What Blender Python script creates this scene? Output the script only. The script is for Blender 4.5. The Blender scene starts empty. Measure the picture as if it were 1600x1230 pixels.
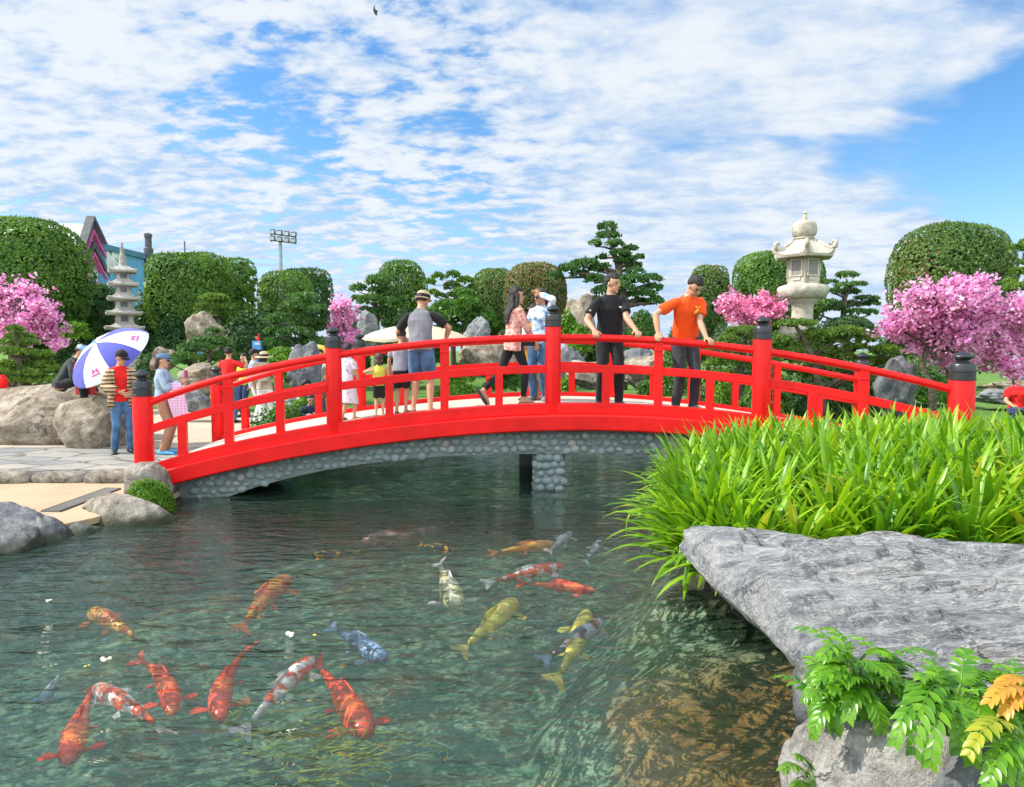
import bpy, bmesh, math, random
import numpy as np
from mathutils import Vector, Matrix, noise as mnoise

sc = bpy.context.scene
COL = sc.collection
R = math.radians

# ------------------------------------------------------------------ camera
CAM_H = 1.82
FPX = 1066.7                      # focal length in photo pixels (1600 wide)
PITCH = math.atan(67.0 / FPX)
cam_data = bpy.data.cameras.new("camera")
cam_data.lens = 24.0
cam_data.sensor_width = 36.0
cam_data.clip_start = 0.05
cam_data.clip_end = 3000.0
cam = bpy.data.objects.new("camera", cam_data)
cam.location = (0, 0, CAM_H)
cam.rotation_euler = (math.pi / 2 - PITCH, 0, 0)
COL.objects.link(cam)
sc.camera = cam

# ------------------------------------------------------------------ view / light
sc.view_settings.view_transform = 'Standard'
sc.view_settings.look = 'None'
sc.view_settings.gamma = 1.0
sc.view_settings.exposure = 0.55
sc.render.engine = 'CYCLES'
sc.cycles.use_denoising = True
sc.cycles.max_bounces = 8
sc.cycles.transparent_max_bounces = 12
sc.cycles.caustics_reflective = False
sc.cycles.caustics_refractive = False

SUN_DIR = Vector((-0.74, 0.02, 0.67)).normalized()      # towards the sun (from the left)
sd = bpy.data.lights.new("sun", 'SUN')
sd.energy = 4.6
sd.angle = R(0.55)
sd.color = (1.0, 0.94, 0.84)
sun = bpy.data.objects.new("sun", sd)
sun.rotation_euler = SUN_DIR.to_track_quat('Z', 'Y').to_euler()
sun.location = SUN_DIR * 40
COL.objects.link(sun)

world = bpy.data.worlds.new("World")
sc.world = world
world.use_nodes = True
wn = world.node_tree
wn.nodes.clear()


class G:
    """tiny node-graph helper"""
    def __init__(s, tree):
        s.t = tree

    def n(s, typ, **kw):
        nd = s.t.nodes.new(typ)
        for k, v in kw.items():
            if k in ('op',):
                nd.operation = v
            elif hasattr(nd, k) and k not in nd.inputs:
                setattr(nd, k, v)
            else:
                nd.inputs[k].default_value = v
        return nd

    def l(s, a, b):
        s.t.links.new(a, b)
        return b

    def m(s, op, a, b=0.0, c=None, clamp=False):
        nd = s.t.nodes.new('ShaderNodeMath')
        nd.operation = op
        nd.use_clamp = clamp
        for i, x in enumerate((a, b, c)):
            if x is None:
                continue
            if isinstance(x, (int, float)):
                nd.inputs[i].default_value = x
            else:
                s.t.links.new(x, nd.inputs[i])
        return nd.outputs[0]

    def ss(s, x, lo, hi, a=0.0, b=1.0):
        nd = s.t.nodes.new('ShaderNodeMapRange')
        nd.interpolation_type = 'SMOOTHSTEP'
        s.t.links.new(x, nd.inputs[0])
        for i, v in enumerate((lo, hi, a, b)):
            nd.inputs[i + 1].default_value = v
        return nd.outputs[0]

    def mix(s, f, a, b, mode='MIX'):
        nd = s.t.nodes.new('ShaderNodeMix')
        nd.data_type = 'RGBA'
        nd.blend_type = mode
        for sock, x in ((nd.inputs[0], f), (nd.inputs[6], a), (nd.inputs[7], b)):
            if isinstance(x, (int, float)):
                sock.default_value = x
            elif isinstance(x, tuple):
                sock.default_value = x if len(x) == 4 else (*x, 1)
            else:
                s.t.links.new(x, sock)
        return nd.outputs[2]

    def noise(s, vec, scale, detail=4, rough=0.5, dist=0.0, dim='3D'):
        nd = s.t.nodes.new('ShaderNodeTexNoise')
        nd.noise_dimensions = dim
        nd.inputs['Scale'].default_value = scale
        nd.inputs['Detail'].default_value = detail
        nd.inputs['Roughness'].default_value = rough
        nd.inputs['Distortion'].default_value = dist
        if vec is not None:
            s.t.links.new(vec, nd.inputs['Vector'])
        return nd.outputs[0]

    def ramp(s, f, stops):
        nd = s.t.nodes.new('ShaderNodeValToRGB')
        el = nd.color_ramp.elements
        while len(el) < len(stops):
            el.new(0.5)
        for e, (p, c) in zip(el, stops):
            e.position = p
            e.color = c if len(c) == 4 else (*c, 1)
        s.t.links.new(f, nd.inputs[0])
        return nd.outputs[0]


def px_ray(u, v):
    dx = (u - 800.0) / FPX
    dy = (615.0 - v) / FPX
    cp, sp = math.cos(PITCH), math.sin(PITCH)
    return Vector((dx, cp + dy * sp, -sp + dy * cp))


def at(u, v, Y):
    """world point seen at photo pixel (u,v) that stands Y metres ahead"""
    d = px_ray(u, v)
    return Vector((0, 0, CAM_H)) + d * (Y / d.y)


def on(u, v, h):
    """world point seen at (u,v) that lies at height h"""
    d = px_ray(u, v)
    return Vector((0, 0, CAM_H)) + d * ((h - CAM_H) / d.z)


# sky: Nishita with broken cloud on a plane high above
g = G(wn)
sky = g.n('ShaderNodeTexSky', sky_type='NISHITA')
sky.sun_disc = False
sky.sun_elevation = math.asin(SUN_DIR.z)
sky.sun_rotation = math.atan2(SUN_DIR.x, SUN_DIR.y)
sky.air_density = 1.0
sky.dust_density = 0.3
sky.ozone_density = 2.0
tc = g.n('ShaderNodeTexCoord')
sep = g.n('ShaderNodeSeparateXYZ')
g.l(tc.outputs['Generated'], sep.inputs[0])
zz = g.m('ADD', g.m('MAXIMUM', sep.outputs[2], 0.0), 0.17)
px_ = g.m('DIVIDE', sep.outputs[0], zz)
py_ = g.m('DIVIDE', sep.outputs[1], zz)
cmb = g.n('ShaderNodeCombineXYZ')
g.l(px_, cmb.inputs[0]); g.l(py_, cmb.inputs[1])
P = cmb.outputs[0]
mp = g.n('ShaderNodeMapping')
mp.inputs['Location'].default_value = (3.1, 1.7, 0)
mp.inputs['Rotation'].default_value = (0, 0, R(24))
mp.inputs['Scale'].default_value = (0.72, 1.0, 1)
g.l(P, mp.inputs[0])
P2 = mp.outputs[0]
mp3 = g.n('ShaderNodeMapping')
mp3.inputs['Location'].default_value = (1.3, 5.2, 0); mp3.inputs['Rotation'].default_value = (0, 0, R(-58)); mp3.inputs['Scale'].default_value = (0.45, 1.25, 1)
g.l(P, mp3.inputs[0])
n_big = g.noise(P2, 0.55, 3, 0.5, 0.4)
n_mid = g.noise(P2, 1.7, 9, 0.56, 0.25)
n_puff = g.noise(P2, 4.6, 7, 0.55, 0.15)
dens = g.m('ADD', g.m('ADD', g.m('MULTIPLY', n_big, 0.30), g.m('MULTIPLY', n_mid, 0.70)), g.m('MULTIPLY', n_puff, 0.45))


def lobe(u, v, tight):
    d = px_ray(u, v).normalized()
    dp = g.n('ShaderNodeVectorMath', op='DOT_PRODUCT')
    g.l(tc.outputs['Generated'], dp.inputs[0])
    dp.inputs[1].default_value = d
    return g.ss(dp.outputs['Value'], tight, 1.0)


# a clear window low on the right, small puffs with blue gaps at the upper left, smooth sheets elsewhere
def addl(f, amt):
    global dens
    dens = g.m('ADD', dens, g.m('MULTIPLY', f, amt))


left = g.ss(sep.outputs[0], .22, -.10)                     # the puffier side
n_mack = g.noise(P2, 11.5, 8, .60, .15)
addl(g.m('MULTIPLY', left, g.m('SUBTRACT', n_mack, .5)), 1.5)
n_fine = g.noise(mp3.outputs[0], 3.2, 10, .62, .5)
addl(g.m('MULTIPLY', g.m('SUBTRACT', 1.0, left), g.m('SUBTRACT', n_fine, .5)), .75)
for (u, v, tight, amt) in ((1680, 228, .988, -.60), (1520, 240, .993, -.36), (1390, 242, .996, -.22), (1290, 246, .997, -.18), (1570, -40, .994, -.24), (400, 190, .988, -.13), (250, 120, .985, .10), (230, 20, .992, .10),
                           (760, 400, .990, -.12), (1060, 110, .990, .10), (560, 40, .985, .12), (850, 40, .985, .10), (30, 110, .987, .10), (900, 270, .985, .06), (1230, 340, .985, .14), (1480, 120, .985, .20), (200, 290, .98, .10), (1500, 330, .990, .16), (700, 110, .993, -.10)):
    addl(lobe(u, v, tight), amt)
back = g.ss(sep.outputs[1], 0.15, -0.35)                 # unseen sky behind the viewer, clouded over and brightened to fill shaded fronts
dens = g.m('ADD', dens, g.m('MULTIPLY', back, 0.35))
mask = g.ss(dens, 0.47, 0.76)
shade = g.ss(g.m('ADD', g.m('MULTIPLY', g.m('ADD', g.noise(P2, 3.4, 8, 0.6), n_mack), 0.5), g.m('MULTIPLY', dens, 0.35)), 0.62, 0.92)
cl = g.mix(shade, (4.3, 5.9, 8.3), (8.2, 8.6, 9.0))
hs = g.n('ShaderNodeHueSaturation')
hs.inputs['Saturation'].default_value = 1.30
hs.inputs['Value'].default_value = 1.9
g.l(sky.outputs[0], hs.inputs['Color'])
skyc = g.mix(g.m('MULTIPLY', g.ss(sep.outputs[2], 0.22, 0.0), .6), hs.outputs[0], (3.6, 5.8, 8.8))
colr = g.mix(g.m('MULTIPLY', mask, 0.94), skyc, cl)
hz = g.ss(sep.outputs[2], 0.12, 0.0)
colr = g.mix(g.m('MULTIPLY', hz, 0.45), colr, (5.0, 6.9, 9.0))
colr = g.mix(back, colr, g.mix(1.0, colr, (2.5, 2.5, 2.45), 'MULTIPLY'))  # added fill light: the unseen rear sky is boosted above the visible one
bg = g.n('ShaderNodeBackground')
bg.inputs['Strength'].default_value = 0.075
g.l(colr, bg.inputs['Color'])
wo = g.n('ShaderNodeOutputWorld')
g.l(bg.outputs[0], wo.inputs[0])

# ------------------------------------------------------------------ mesh helpers
rng = np.random.default_rng(7)


def V(*a):
    return Vector(a)


def tag(o, label=None, cat=None, group=None, kind=None):
    if label: o['label'] = label
    if cat: o['category'] = cat
    if group: o['group'] = group
    if kind: o['kind'] = kind
    return o


def empty(name, loc, label=None, cat=None, group=None):
    o = bpy.data.objects.new(name, None)
    o.empty_display_size = 0.1
    o.location = loc
    COL.objects.link(o)
    return tag(o, label, cat, group)


def link(name, me, mat=None, parent=None, smooth=None, origin=None):
    """link mesh as ONE object; vertices given in world space, re-based on the parent (or origin)"""
    base = None
    if parent is not None:
        base = parent.matrix_world.translation if parent.parent is None else None
        base = Vector((0, 0, 0))
        p = parent
        while p is not None:
            base = base + p.location
            p = p.parent
    elif origin is not None:
        base = Vector(origin)
    if base is not None and base.length > 0:
        me.transform(Matrix.Translation(-base))
    o = bpy.data.objects.new(name, me)
    COL.objects.link(o)
    if parent is not None:
        o.parent = parent
    elif origin is not None:
        o.location = base
    if mat is not None:
        for m in (mat if isinstance(mat, (list, tuple)) else [mat]):
            me.materials.append(m)
    if smooth is not None:
        for p in me.polygons:
            p.use_smooth = True
        if smooth < 180:
            me.set_sharp_from_angle(angle=R(smooth))
    return o


class MB:
    """collects shapes for ONE mesh"""
    def __init__(s):
        s.v, s.f, s.mi = [], [], []

    def add(s, vs, fs, mi=0):
        b = len(s.v)
        s.v += [tuple(x) for x in vs]
        s.f += [tuple(i + b for i in f) for f in fs]
        s.mi += [mi] * len(fs)
        return s

    def box(s, c, half, rot=None, mi=0):
        c = Vector(c)
        vs = []
        for z in (-1, 1):
            for x, y in ((-1, -1), (1, -1), (1, 1), (-1, 1)):
                p = Vector((x * half[0], y * half[1], z * half[2]))
                if rot is not None:
                    p = rot @ p
                vs.append(c + p)
        return s.add(vs, [(3, 2, 1, 0), (4, 5, 6, 7), (0, 1, 5, 4), (1, 2, 6, 5), (2, 3, 7, 6), (3, 0, 4, 7)], mi)

    def loft(s, rings, cap=True, mi=0):
        """rings: list of equal-length point lists"""
        n = len(rings[0])
        vs = [p for r in rings for p in r]
        fs = []
        for k in range(len(rings) - 1):
            for i in range(n):
                j = (i + 1) % n
                fs.append((k * n + i, k * n + j, (k + 1) * n + j, (k + 1) * n + i))
        if cap:
            fs.append(tuple(range(n - 1, -1, -1)))
            fs.append(tuple(range((len(rings) - 1) * n, len(rings) * n)))
        return s.add(vs, fs, mi)

    def tube(s, pts, rad, n=10, cap=True, mi=0, round_ends=False):
        pts = [Vector(p) for p in pts]
        if not hasattr(rad, '__len__'):
            rad = [rad] * len(pts)
        rad = list(rad)
        if round_ends:
            d0 = (pts[0] - pts[1]).normalized(); d1 = (pts[-1] - pts[-2]).normalized()
            r0, r1 = rad[0], rad[-1]
            pts = [pts[0] + d0 * r0 * .9, pts[0] + d0 * r0 * .6] + pts + [pts[-1] + d1 * r1 * .6, pts[-1] + d1 * r1 * .9]
            rad = [r0 * .4, r0 * .8] + rad + [r1 * .8, r1 * .4]
        t0 = (pts[1] - pts[0]).normalized()
        up = Vector((0, 0, 1)) if abs(t0.z) < .9 else Vector((1, 0, 0))
        x = t0.cross(up).normalized()
        rings = []
        for i, p in enumerate(pts):
            a = pts[max(i - 1, 0)]; b = pts[min(i + 1, len(pts) - 1)]
            t = (b - a).normalized()
            x = (x - t * x.dot(t)).normalized()
            y = t.cross(x)
            rings.append([p + x * (math.cos(2 * math.pi * k / n) * rad[i]) + y * (math.sin(2 * math.pi * k / n) * rad[i]) for k in range(n)])
        return s.loft(rings, cap, mi)

    def lathe(s, c, prof, n=20, mi=0, axis=None, cap=True):
        """prof: (radius, z) list"""
        c = Vector(c)
        if axis is None:
            X, Y, Z = V(1, 0, 0), V(0, 1, 0), V(0, 0, 1)
        else:
            Z = Vector(axis).normalized()
            X = Z.cross(V(0, 0, 1) if abs(Z.z) < .9 else V(1, 0, 0)).normalized()
            Y = Z.cross(X)
        rings = [[c + Z * z + X * (math.cos(2 * math.pi * k / n) * r) + Y * (math.sin(2 * math.pi * k / n) * r) for k in range(n)] for r, z in prof]
        return s.loft(rings, cap, mi)

    def ell(s, c, ax, ay, az, n=14, m=9, mi=0):
        c = Vector(c)
        rings = []
        for j in range(m + 1):
            a = math.pi * (0.02 + 0.96 * j / m)
            rings.append([c - Vector(az) * math.cos(a) + (Vector(ax) * math.cos(2 * math.pi * k / n) + Vector(ay) * math.sin(2 * math.pi * k / n)) * math.sin(a) for k in range(n)])
        return s.loft(rings, True, mi)

    def sweep(s, pts, ws, profile, mi=0):
        """profile: (across, up) list swept along pts; ws = across directions"""
        rings = [[Vector(p) + Vector(w) * a + V(0, 0, u) for a, u in profile] for p, w in zip(pts, ws)]
        return s.loft(rings, True, mi)

    def mesh(s, name):
        me = bpy.data.meshes.new(name)
        me.from_pydata(s.v, [], s.f)
        if any(s.mi):
            me.polygons.foreach_set('material_index', s.mi)
        me.update()
        bm = bmesh.new(); bm.from_mesh(me)
        bmesh.ops.recalc_face_normals(bm, faces=bm.faces)
        bm.to_mesh(me); bm.free()
        return me

    def build(s, name, mat, parent=None, smooth=40, origin=None, bevel=0.0, seg=2):
        o = link(name, s.mesh(name), mat, parent, smooth, origin)
        if bevel:
            b = o.modifiers.new('bevel', 'BEVEL'); b.width = bevel; b.segments = seg; b.limit_method = 'ANGLE'; b.angle_limit = R(50)
        return o


def quads_mesh(name, verts, nper=4):
    """verts (n,nper,3) -> mesh of separate faces"""
    n = verts.shape[0]
    me = bpy.data.meshes.new(name)
    me.vertices.add(n * nper)
    me.vertices.foreach_set('co', verts.reshape(-1).astype(np.float32))
    me.loops.add(n * nper)
    me.loops.foreach_set('vertex_index', np.arange(n * nper, dtype=np.int32))
    me.polygons.add(n)
    me.polygons.foreach_set('loop_start', np.arange(0, n * nper, nper, dtype=np.int32))
    me.update(calc_edges=True)
    return me


def grid_mesh(name, vs, fs):
    me = bpy.data.meshes.new(name)
    n = len(vs); k = fs.shape[1]; m = len(fs)
    me.vertices.add(n); me.vertices.foreach_set('co', np.asarray(vs, dtype=np.float32).reshape(-1))
    me.loops.add(m * k); me.loops.foreach_set('vertex_index', fs.reshape(-1).astype(np.int32))
    me.polygons.add(m); me.polygons.foreach_set('loop_start', np.arange(0, m * k, k, dtype=np.int32))
    me.update(calc_edges=True)
    return me


def unit(a):
    return a / np.maximum(np.linalg.norm(a, axis=-1, keepdims=True), 1e-9)


def leaves(P, N, L, W, spread=0.8, rs=rng, lvar=0.35, along=False):
    """diamond leaf quads at points P facing roughly N; returns (n,4,3)"""
    n = len(P)
    nn = unit(N + rs.normal(0, spread, (n, 3)))
    t = unit(np.cross(nn, rs.normal(0, 1, (n, 3))))
    if along:                                     # leaf axis follows N (needles, tips pointing outwards)
        t = unit(N + rs.normal(0, spread, (n, 3)))
        nn = unit(np.cross(t, rs.normal(0, 1, (n, 3))))
    b = np.cross(nn, t)
    s = (1 + rs.uniform(-lvar, lvar, (n, 1)))
    t = t * L * s * .5
    b = b * W * s * .5
    return np.stack([P - t, P - b * 1.0 + t * .1, P + t, P + b * 1.0 + t * .1], axis=1)


def vnoise(P, scale, seed=0):
    o = Vector((seed * 13.7, seed * 7.3, seed * 3.1))
    return np.array([mnoise.noise(Vector(p) * scale + o) for p in P])


# ------------------------------------------------------------------ materials
def newmat(name):
    m = bpy.data.materials.new(name)
    m.use_nodes = True
    t = m.node_tree
    t.nodes.clear()
    gg = G(t)
    out = gg.n('ShaderNodeOutputMaterial')
    return m, gg, out


def paint(name, col, rough=0.4, var=0.12, bump=0.0, bscale=30.0, spec=0.5, vscale=3.0, coat=0.0, sheen=0.0, metal=0.0):
    m, g, out = newmat(name)
    tc = g.n('ShaderNodeTexCoord')
    p = g.n('ShaderNodeBsdfPrincipled')
    nz = g.noise(tc.outputs['Object'], vscale, 6, 0.6)
    c2 = tuple(max(0, c * (1 - var * 2.2)) for c in col); c1 = tuple(min(1, c * (1 + var)) for c in col)
    g.l(g.ramp(nz, [(0.3, c2), (0.7, c1)]), p.inputs['Base Color'])
    g.l(g.m('ADD', g.m('MULTIPLY', g.noise(tc.outputs['Object'], vscale * 4, 4), 0.25), rough - 0.12), p.inputs['Roughness'])
    p.inputs['Specular IOR Level'].default_value = spec
    p.inputs['Metallic'].default_value = metal
    if coat: p.inputs['Coat Weight'].default_value = coat
    if sheen: p.inputs['Sheen Weight'].default_value = sheen
    if bump:
        b = g.n('ShaderNodeBump'); b.inputs['Strength'].default_value = bump; b.inputs['Distance'].default_value = 0.02
        g.l(g.noise(tc.outputs['Object'], bscale, 5, 0.6), b.inputs['Height'])
        g.l(b.outputs[0], p.inputs['Normal'])
    g.l(p.outputs[0], out.inputs[0])
    return m


def leafmat(name, dark, light, transl=0.35, third=None, thirdf=0.1, rough=0.5, clump=0.6, spec=0.35, clump_amt=0.45, trc=(1.5, 1.35, 0.7)):
    m, g, out = newmat(name)
    geo = g.n('ShaderNodeNewGeometry')
    tc = g.n('ShaderNodeTexCoord')
    nz = g.noise(tc.outputs['Object'], clump, 4, 0.6)
    f = g.m('ADD', g.m('MULTIPLY', geo.outputs['Random Per Island'], 1 - clump_amt), g.m('MULTIPLY', g.ss(nz, 0.3, 0.7), clump_amt))
    col = g.ramp(f, [(0.05, dark), (0.95, light)])
    if third:
        w = g.n('ShaderNodeTexWhiteNoise', noise_dimensions='1D')
        g.l(geo.outputs['Random Per Island'], w.inputs['W'])
        cond = g.m('GREATER_THAN', g.m('ADD', w.outputs[0], g.m('MULTIPLY', g.m('SUBTRACT', g.noise(tc.outputs['Object'], clump * .5, 2), 0.5), 1.2)), 1 - thirdf)
        col = g.mix(cond, col, third)
    p = g.n('ShaderNodeBsdfPrincipled')
    g.l(col, p.inputs['Base Color'])
    p.inputs['Roughness'].default_value = rough
    p.inputs['Specular IOR Level'].default_value = spec
    tr = g.n('ShaderNodeBsdfTranslucent')
    g.l(g.mix(1.0, col, trc, 'MULTIPLY'), tr.inputs['Color'])
    mx = g.n('ShaderNodeMixShader'); mx.inputs[0].default_value = transl
    g.l(p.outputs[0], mx.inputs[1]); g.l(tr.outputs[0], mx.inputs[2])
    g.l(mx.outputs[0], out.inputs[0])
    return m


def rockmat(name, c1, c2, c3, scale=1.0, bump=0.7, strata=0.0, rough=0.85, moss=None):
    m, g, out = newmat(name)
    tc = g.n('ShaderNodeTexCoord')
    mp = g.n('ShaderNodeMapping')
    mp.inputs['Scale'].default_value = (scale, scale * (1.0 if not strata else 2.2), scale * (1 + strata * 3))
    g.l(tc.outputs['Object'], mp.inputs[0])
    v = mp.outputs[0]
    a = g.noise(v, 2.2, 10, 0.65, 0.6)
    b = g.noise(v, 9.0, 8, 0.7, 0.3)
    c = g.noise(v, 40.0, 4, 0.6)
    col = g.ramp(g.m('ADD', g.m('MULTIPLY', a, 0.6), g.m('MULTIPLY', b, 0.4)), [(0.38, c1), (0.5, c2), (0.62, c3)])
    col = g.mix(g.m('MULTIPLY', g.ss(c, 0.35, 0.65), 0.45), col, g.mix(1.0, col, (0.55, 0.55, 0.55), 'MULTIPLY'))
    vo = g.n('ShaderNodeTexVoronoi', feature='DISTANCE_TO_EDGE'); vo.inputs['Scale'].default_value = 2.6
    dv = g.n('ShaderNodeVectorMath', op='ADD')
    nv = g.n('ShaderNodeTexNoise'); nv.inputs['Scale'].default_value = 3.0; nv.inputs['Detail'].default_value = 5
    g.l(v, nv.inputs['Vector'])
    g.l(v, dv.inputs[0]); g.l(nv.outputs[1], dv.inputs[1]); g.l(dv.outputs[0], vo.inputs['Vector'])
    crack = g.ss(vo.outputs[0], 0.0, 0.05)
    crk = g.m('MULTIPLY', g.m('SUBTRACT', 1.0, crack), g.ss(g.noise(v, 1.3, 3), .50, .66))
    col = g.mix(g.m('MULTIPLY', crk, 0.5), col, tuple(x * .35 for x in c1))
    if moss:
        geo = g.n('ShaderNodeNewGeometry')
        s2 = g.n('ShaderNodeSeparateXYZ'); g.l(geo.outputs['Position'], s2.inputs[0])
        mf = g.m('MULTIPLY', g.ss(g.m('ADD', s2.outputs[2], g.m('MULTIPLY', g.m('SUBTRACT', a, .5), .25)), 0.16, 0.02), 0.85)
        col = g.mix(mf, col, moss)
    p = g.n('ShaderNodeBsdfPrincipled')
    g.l(col, p.inputs['Base Color'])
    p.inputs['Roughness'].default_value = rough
    p.inputs['Specular IOR Level'].default_value = 0.3
    hgt = g.m('ADD', g.m('ADD', g.m('MULTIPLY', a, 1.0), g.m('MULTIPLY', b, 0.5)), g.m('ADD', g.m('MULTIPLY', c, 0.15), g.m('MULTIPLY', crk, -0.3)))
    bp = g.n('ShaderNodeBump'); bp.inputs['Strength'].default_value = bump; bp.inputs['Distance'].default_value = 0.08
    g.l(hgt, bp.inputs['Height']); g.l(bp.outputs[0], p.inputs['Normal'])
    g.l(p.outputs[0], out.inputs[0])
    return m


M = {}
M['red'] = paint('red_paint', (0.82, 0.012, 0.011), 0.42, 0.09, 0.16, 22, vscale=2.6, spec=.22)
M['black'] = paint('black_paint', (0.022, 0.024, 0.028), 0.38, 0.15, 0.05, 25)
M['deck'] = paint('deck_concrete', (0.50, 0.455, 0.37), 0.8, 0.10, 0.25, 40)
M['mortar'] = paint('mortar', (0.20, 0.225, 0.22), 0.9, 0.2, 0.5, 40)
M['cobble'] = leafmat('cobble', (0.17, 0.21, 0.21), (0.27, 0.325, 0.32), 0.0, (0.33, 0.33, 0.30), 0.08, rough=0.75, clump=2.0, spec=0.3)
M['stone_lantern'] = rockmat('pale_stone', (0.32, 0.285, 0.225), (0.50, 0.455, 0.375), (0.60, 0.56, 0.48), 1.2, 0.3)
M['stone_pagoda'] = rockmat('weathered_stone', (0.24, 0.23, 0.21), (0.42, 0.40, 0.36), (0.52, 0.50, 0.45), 1.0, 0.3)


def slabmat():
    m, g, out = newmat('slab_rock')
    tc = g.n('ShaderNodeTexCoord')
    mp = g.n('ShaderNodeMapping'); mp.inputs['Scale'].default_value = (.9, 2.7, 3.2); mp.inputs['Rotation'].default_value = (0, 0, R(-9))
    g.l(tc.outputs['Object'], mp.inputs[0]); v = mp.outputs[0]; o = tc.outputs['Object']
    a = g.noise(v, 1.6, 12, .62, 1.4); b = g.noise(v, 6.5, 10, .68, 1.1); c = g.noise(o, 60, 5, .65); d = g.noise(o, 1.1, 4, .5, .3); e = g.noise(v, 17, 6, .7, .8)
    f = g.m('ADD', g.m('ADD', g.m('MULTIPLY', a, .45), g.m('MULTIPLY', b, .35)), g.m('MULTIPLY', e, .20))
    col = g.ramp(f, [(.36, (.075, .082, .095)), (.44, (.225, .24, .258)), (.51, (.39, .40, .41)), (.59, (.58, .57, .55)), (.69, (.74, .71, .66))])
    col = g.mix(g.m('MULTIPLY', g.ss(g.m('ADD', g.m('MULTIPLY', d, .7), g.m('MULTIPLY', b, .3)), .50, .62), .65), col, g.ramp(f, [(.35, (.20, .17, .13)), (.6, (.55, .49, .40))]))
    col = g.mix(g.m('MULTIPLY', g.ss(c, .38, .62), .30), col, g.mix(1.0, col, (.5, .5, .5), 'MULTIPLY'))
    r1 = g.m('ABSOLUTE', g.m('SUBTRACT', g.noise(v, 2.6, 7, .6, 1.6), .5))
    vein = g.m('MULTIPLY', g.ss(r1, .022, .0), g.ss(d, .42, .6))
    col = g.mix(g.m('MULTIPLY', vein, .8), col, (.05, .05, .055))
    wv = g.m('ABSOLUTE', g.m('SUBTRACT', g.noise(v, 3.6, 9, .62, 2.0), .5))
    col = g.mix(g.m('MULTIPLY', g.ss(wv, .03, .0), .6), col, (.74, .74, .72))
    p = g.n('ShaderNodeBsdfPrincipled'); g.l(col, p.inputs['Base Color']); p.inputs['Roughness'].default_value = .72; p.inputs['Specular IOR Level'].default_value = .35
    h = g.m('ADD', g.m('ADD', g.m('MULTIPLY', a, 1.0), g.m('MULTIPLY', b, .55)), g.m('ADD', g.m('MULTIPLY', e, .25), g.m('ADD', g.m('MULTIPLY', c, .10), g.m('MULTIPLY', vein, -.35))))
    bp = g.n('ShaderNodeBump'); bp.inputs['Strength'].default_value = 1.0; bp.inputs['Distance'].default_value = .13
    g.l(h, bp.inputs['Height']); g.l(bp.outputs[0], p.inputs['Normal']); g.l(p.outputs[0], out.inputs[0])
    return m


M['rock_slab'] = slabmat()
M['rock_grey'] = rockmat('grey_rock', (0.09, 0.095, 0.105), (0.21, 0.22, 0.23), (0.40, 0.39, 0.365), 1.3, 0.9, moss=(0.035, 0.045, 0.018))
M['rock_tan'] = rockmat('tan_rock', (0.11, 0.085, 0.06), (0.31, 0.255, 0.19), (0.50, 0.435, 0.345), 1.2, 1.0)
M['rock_pale'] = rockmat('pale_rock', (0.17, 0.155, 0.14), (0.42, 0.395, 0.365), (0.64, 0.60, 0.55), 2.2, 1.0)
M['rock_shore'] = rockmat('shore_rock', (0.12, 0.10, 0.075), (0.31, 0.275, 0.225), (0.50, 0.455, 0.385), 1.5, 0.9, moss=(0.03, 0.04, 0.015))
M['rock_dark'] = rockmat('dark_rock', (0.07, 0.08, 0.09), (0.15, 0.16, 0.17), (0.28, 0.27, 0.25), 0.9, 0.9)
M['bark'] = rockmat('bark', (0.05, 0.038, 0.028), (0.12, 0.095, 0.07), (0.22, 0.19, 0.15), 3.0, 0.7)
M['bark_grey'] = rockmat('grey_bark', (0.10, 0.10, 0.09), (0.22, 0.215, 0.20), (0.34, 0.33, 0.31), 3.0, 0.7)
M['hedge'] = leafmat('hedge_leaf', (0.03, 0.088, 0.018), (0.16, 0.31, 0.045), 0.3, (0.16, 0.26, 0.03), 0.10)
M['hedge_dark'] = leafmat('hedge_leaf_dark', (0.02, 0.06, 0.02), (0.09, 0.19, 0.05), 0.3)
M['hedge_brown'] = leafmat('hedge_leaf_russet', (0.045, 0.09, 0.025), (0.16, 0.24, 0.055), 0.3, (0.25, 0.16, 0.075), 0.46, clump=0.5)
M['hedge_brown2'] = leafmat('hedge_leaf_tinged', (0.045, 0.10, 0.026), (0.16, 0.28, 0.06), 0.3, (0.24, 0.15, 0.075), 0.20, clump=0.5)
M['pine'] = leafmat('pine_needle', (0.024, 0.075, 0.022), (0.12, 0.26, 0.06), 0.25, rough=0.55)
M['pine_light'] = leafmat('pine_needle_bright', (0.03, 0.085, 0.014), (0.19, 0.32, 0.045), 0.3, rough=0.55)
M['shrub_bright'] = leafmat('bright_shrub_leaf', (0.04, 0.13, 0.012), (0.20, 0.38, 0.03), 0.35)
M['shrub_mid'] = leafmat('shrub_leaf', (0.025, 0.08, 0.015), (0.13, 0.29, 0.042), 0.3)
M['pandan'] = leafmat('strap_leaf', (0.05, 0.19, 0.010), (0.33, 0.56, 0.024), 0.45, (0.46, 0.50, 0.04), 0.05, rough=0.34, spec=0.5, clump=1.2, clump_amt=0.3)
M['fern'] = leafmat('glossy_leaflet', (0.035, 0.17, 0.010), (0.22, 0.46, 0.02), 0.42, rough=0.28, spec=0.55, clump=3)
M['fern_orange'] = leafmat('young_leaflet', (0.55, 0.22, 0.04), (0.62, 0.42, 0.06), 0.4, rough=0.35)
M['fern_yellow'] = leafmat('yellowing_leaflet', (0.20, 0.30, 0.02), (0.50, 0.46, 0.04), 0.4, rough=0.35)
M['stem'] = paint('green_stem', (0.12, 0.2, 0.04), 0.5)
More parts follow.
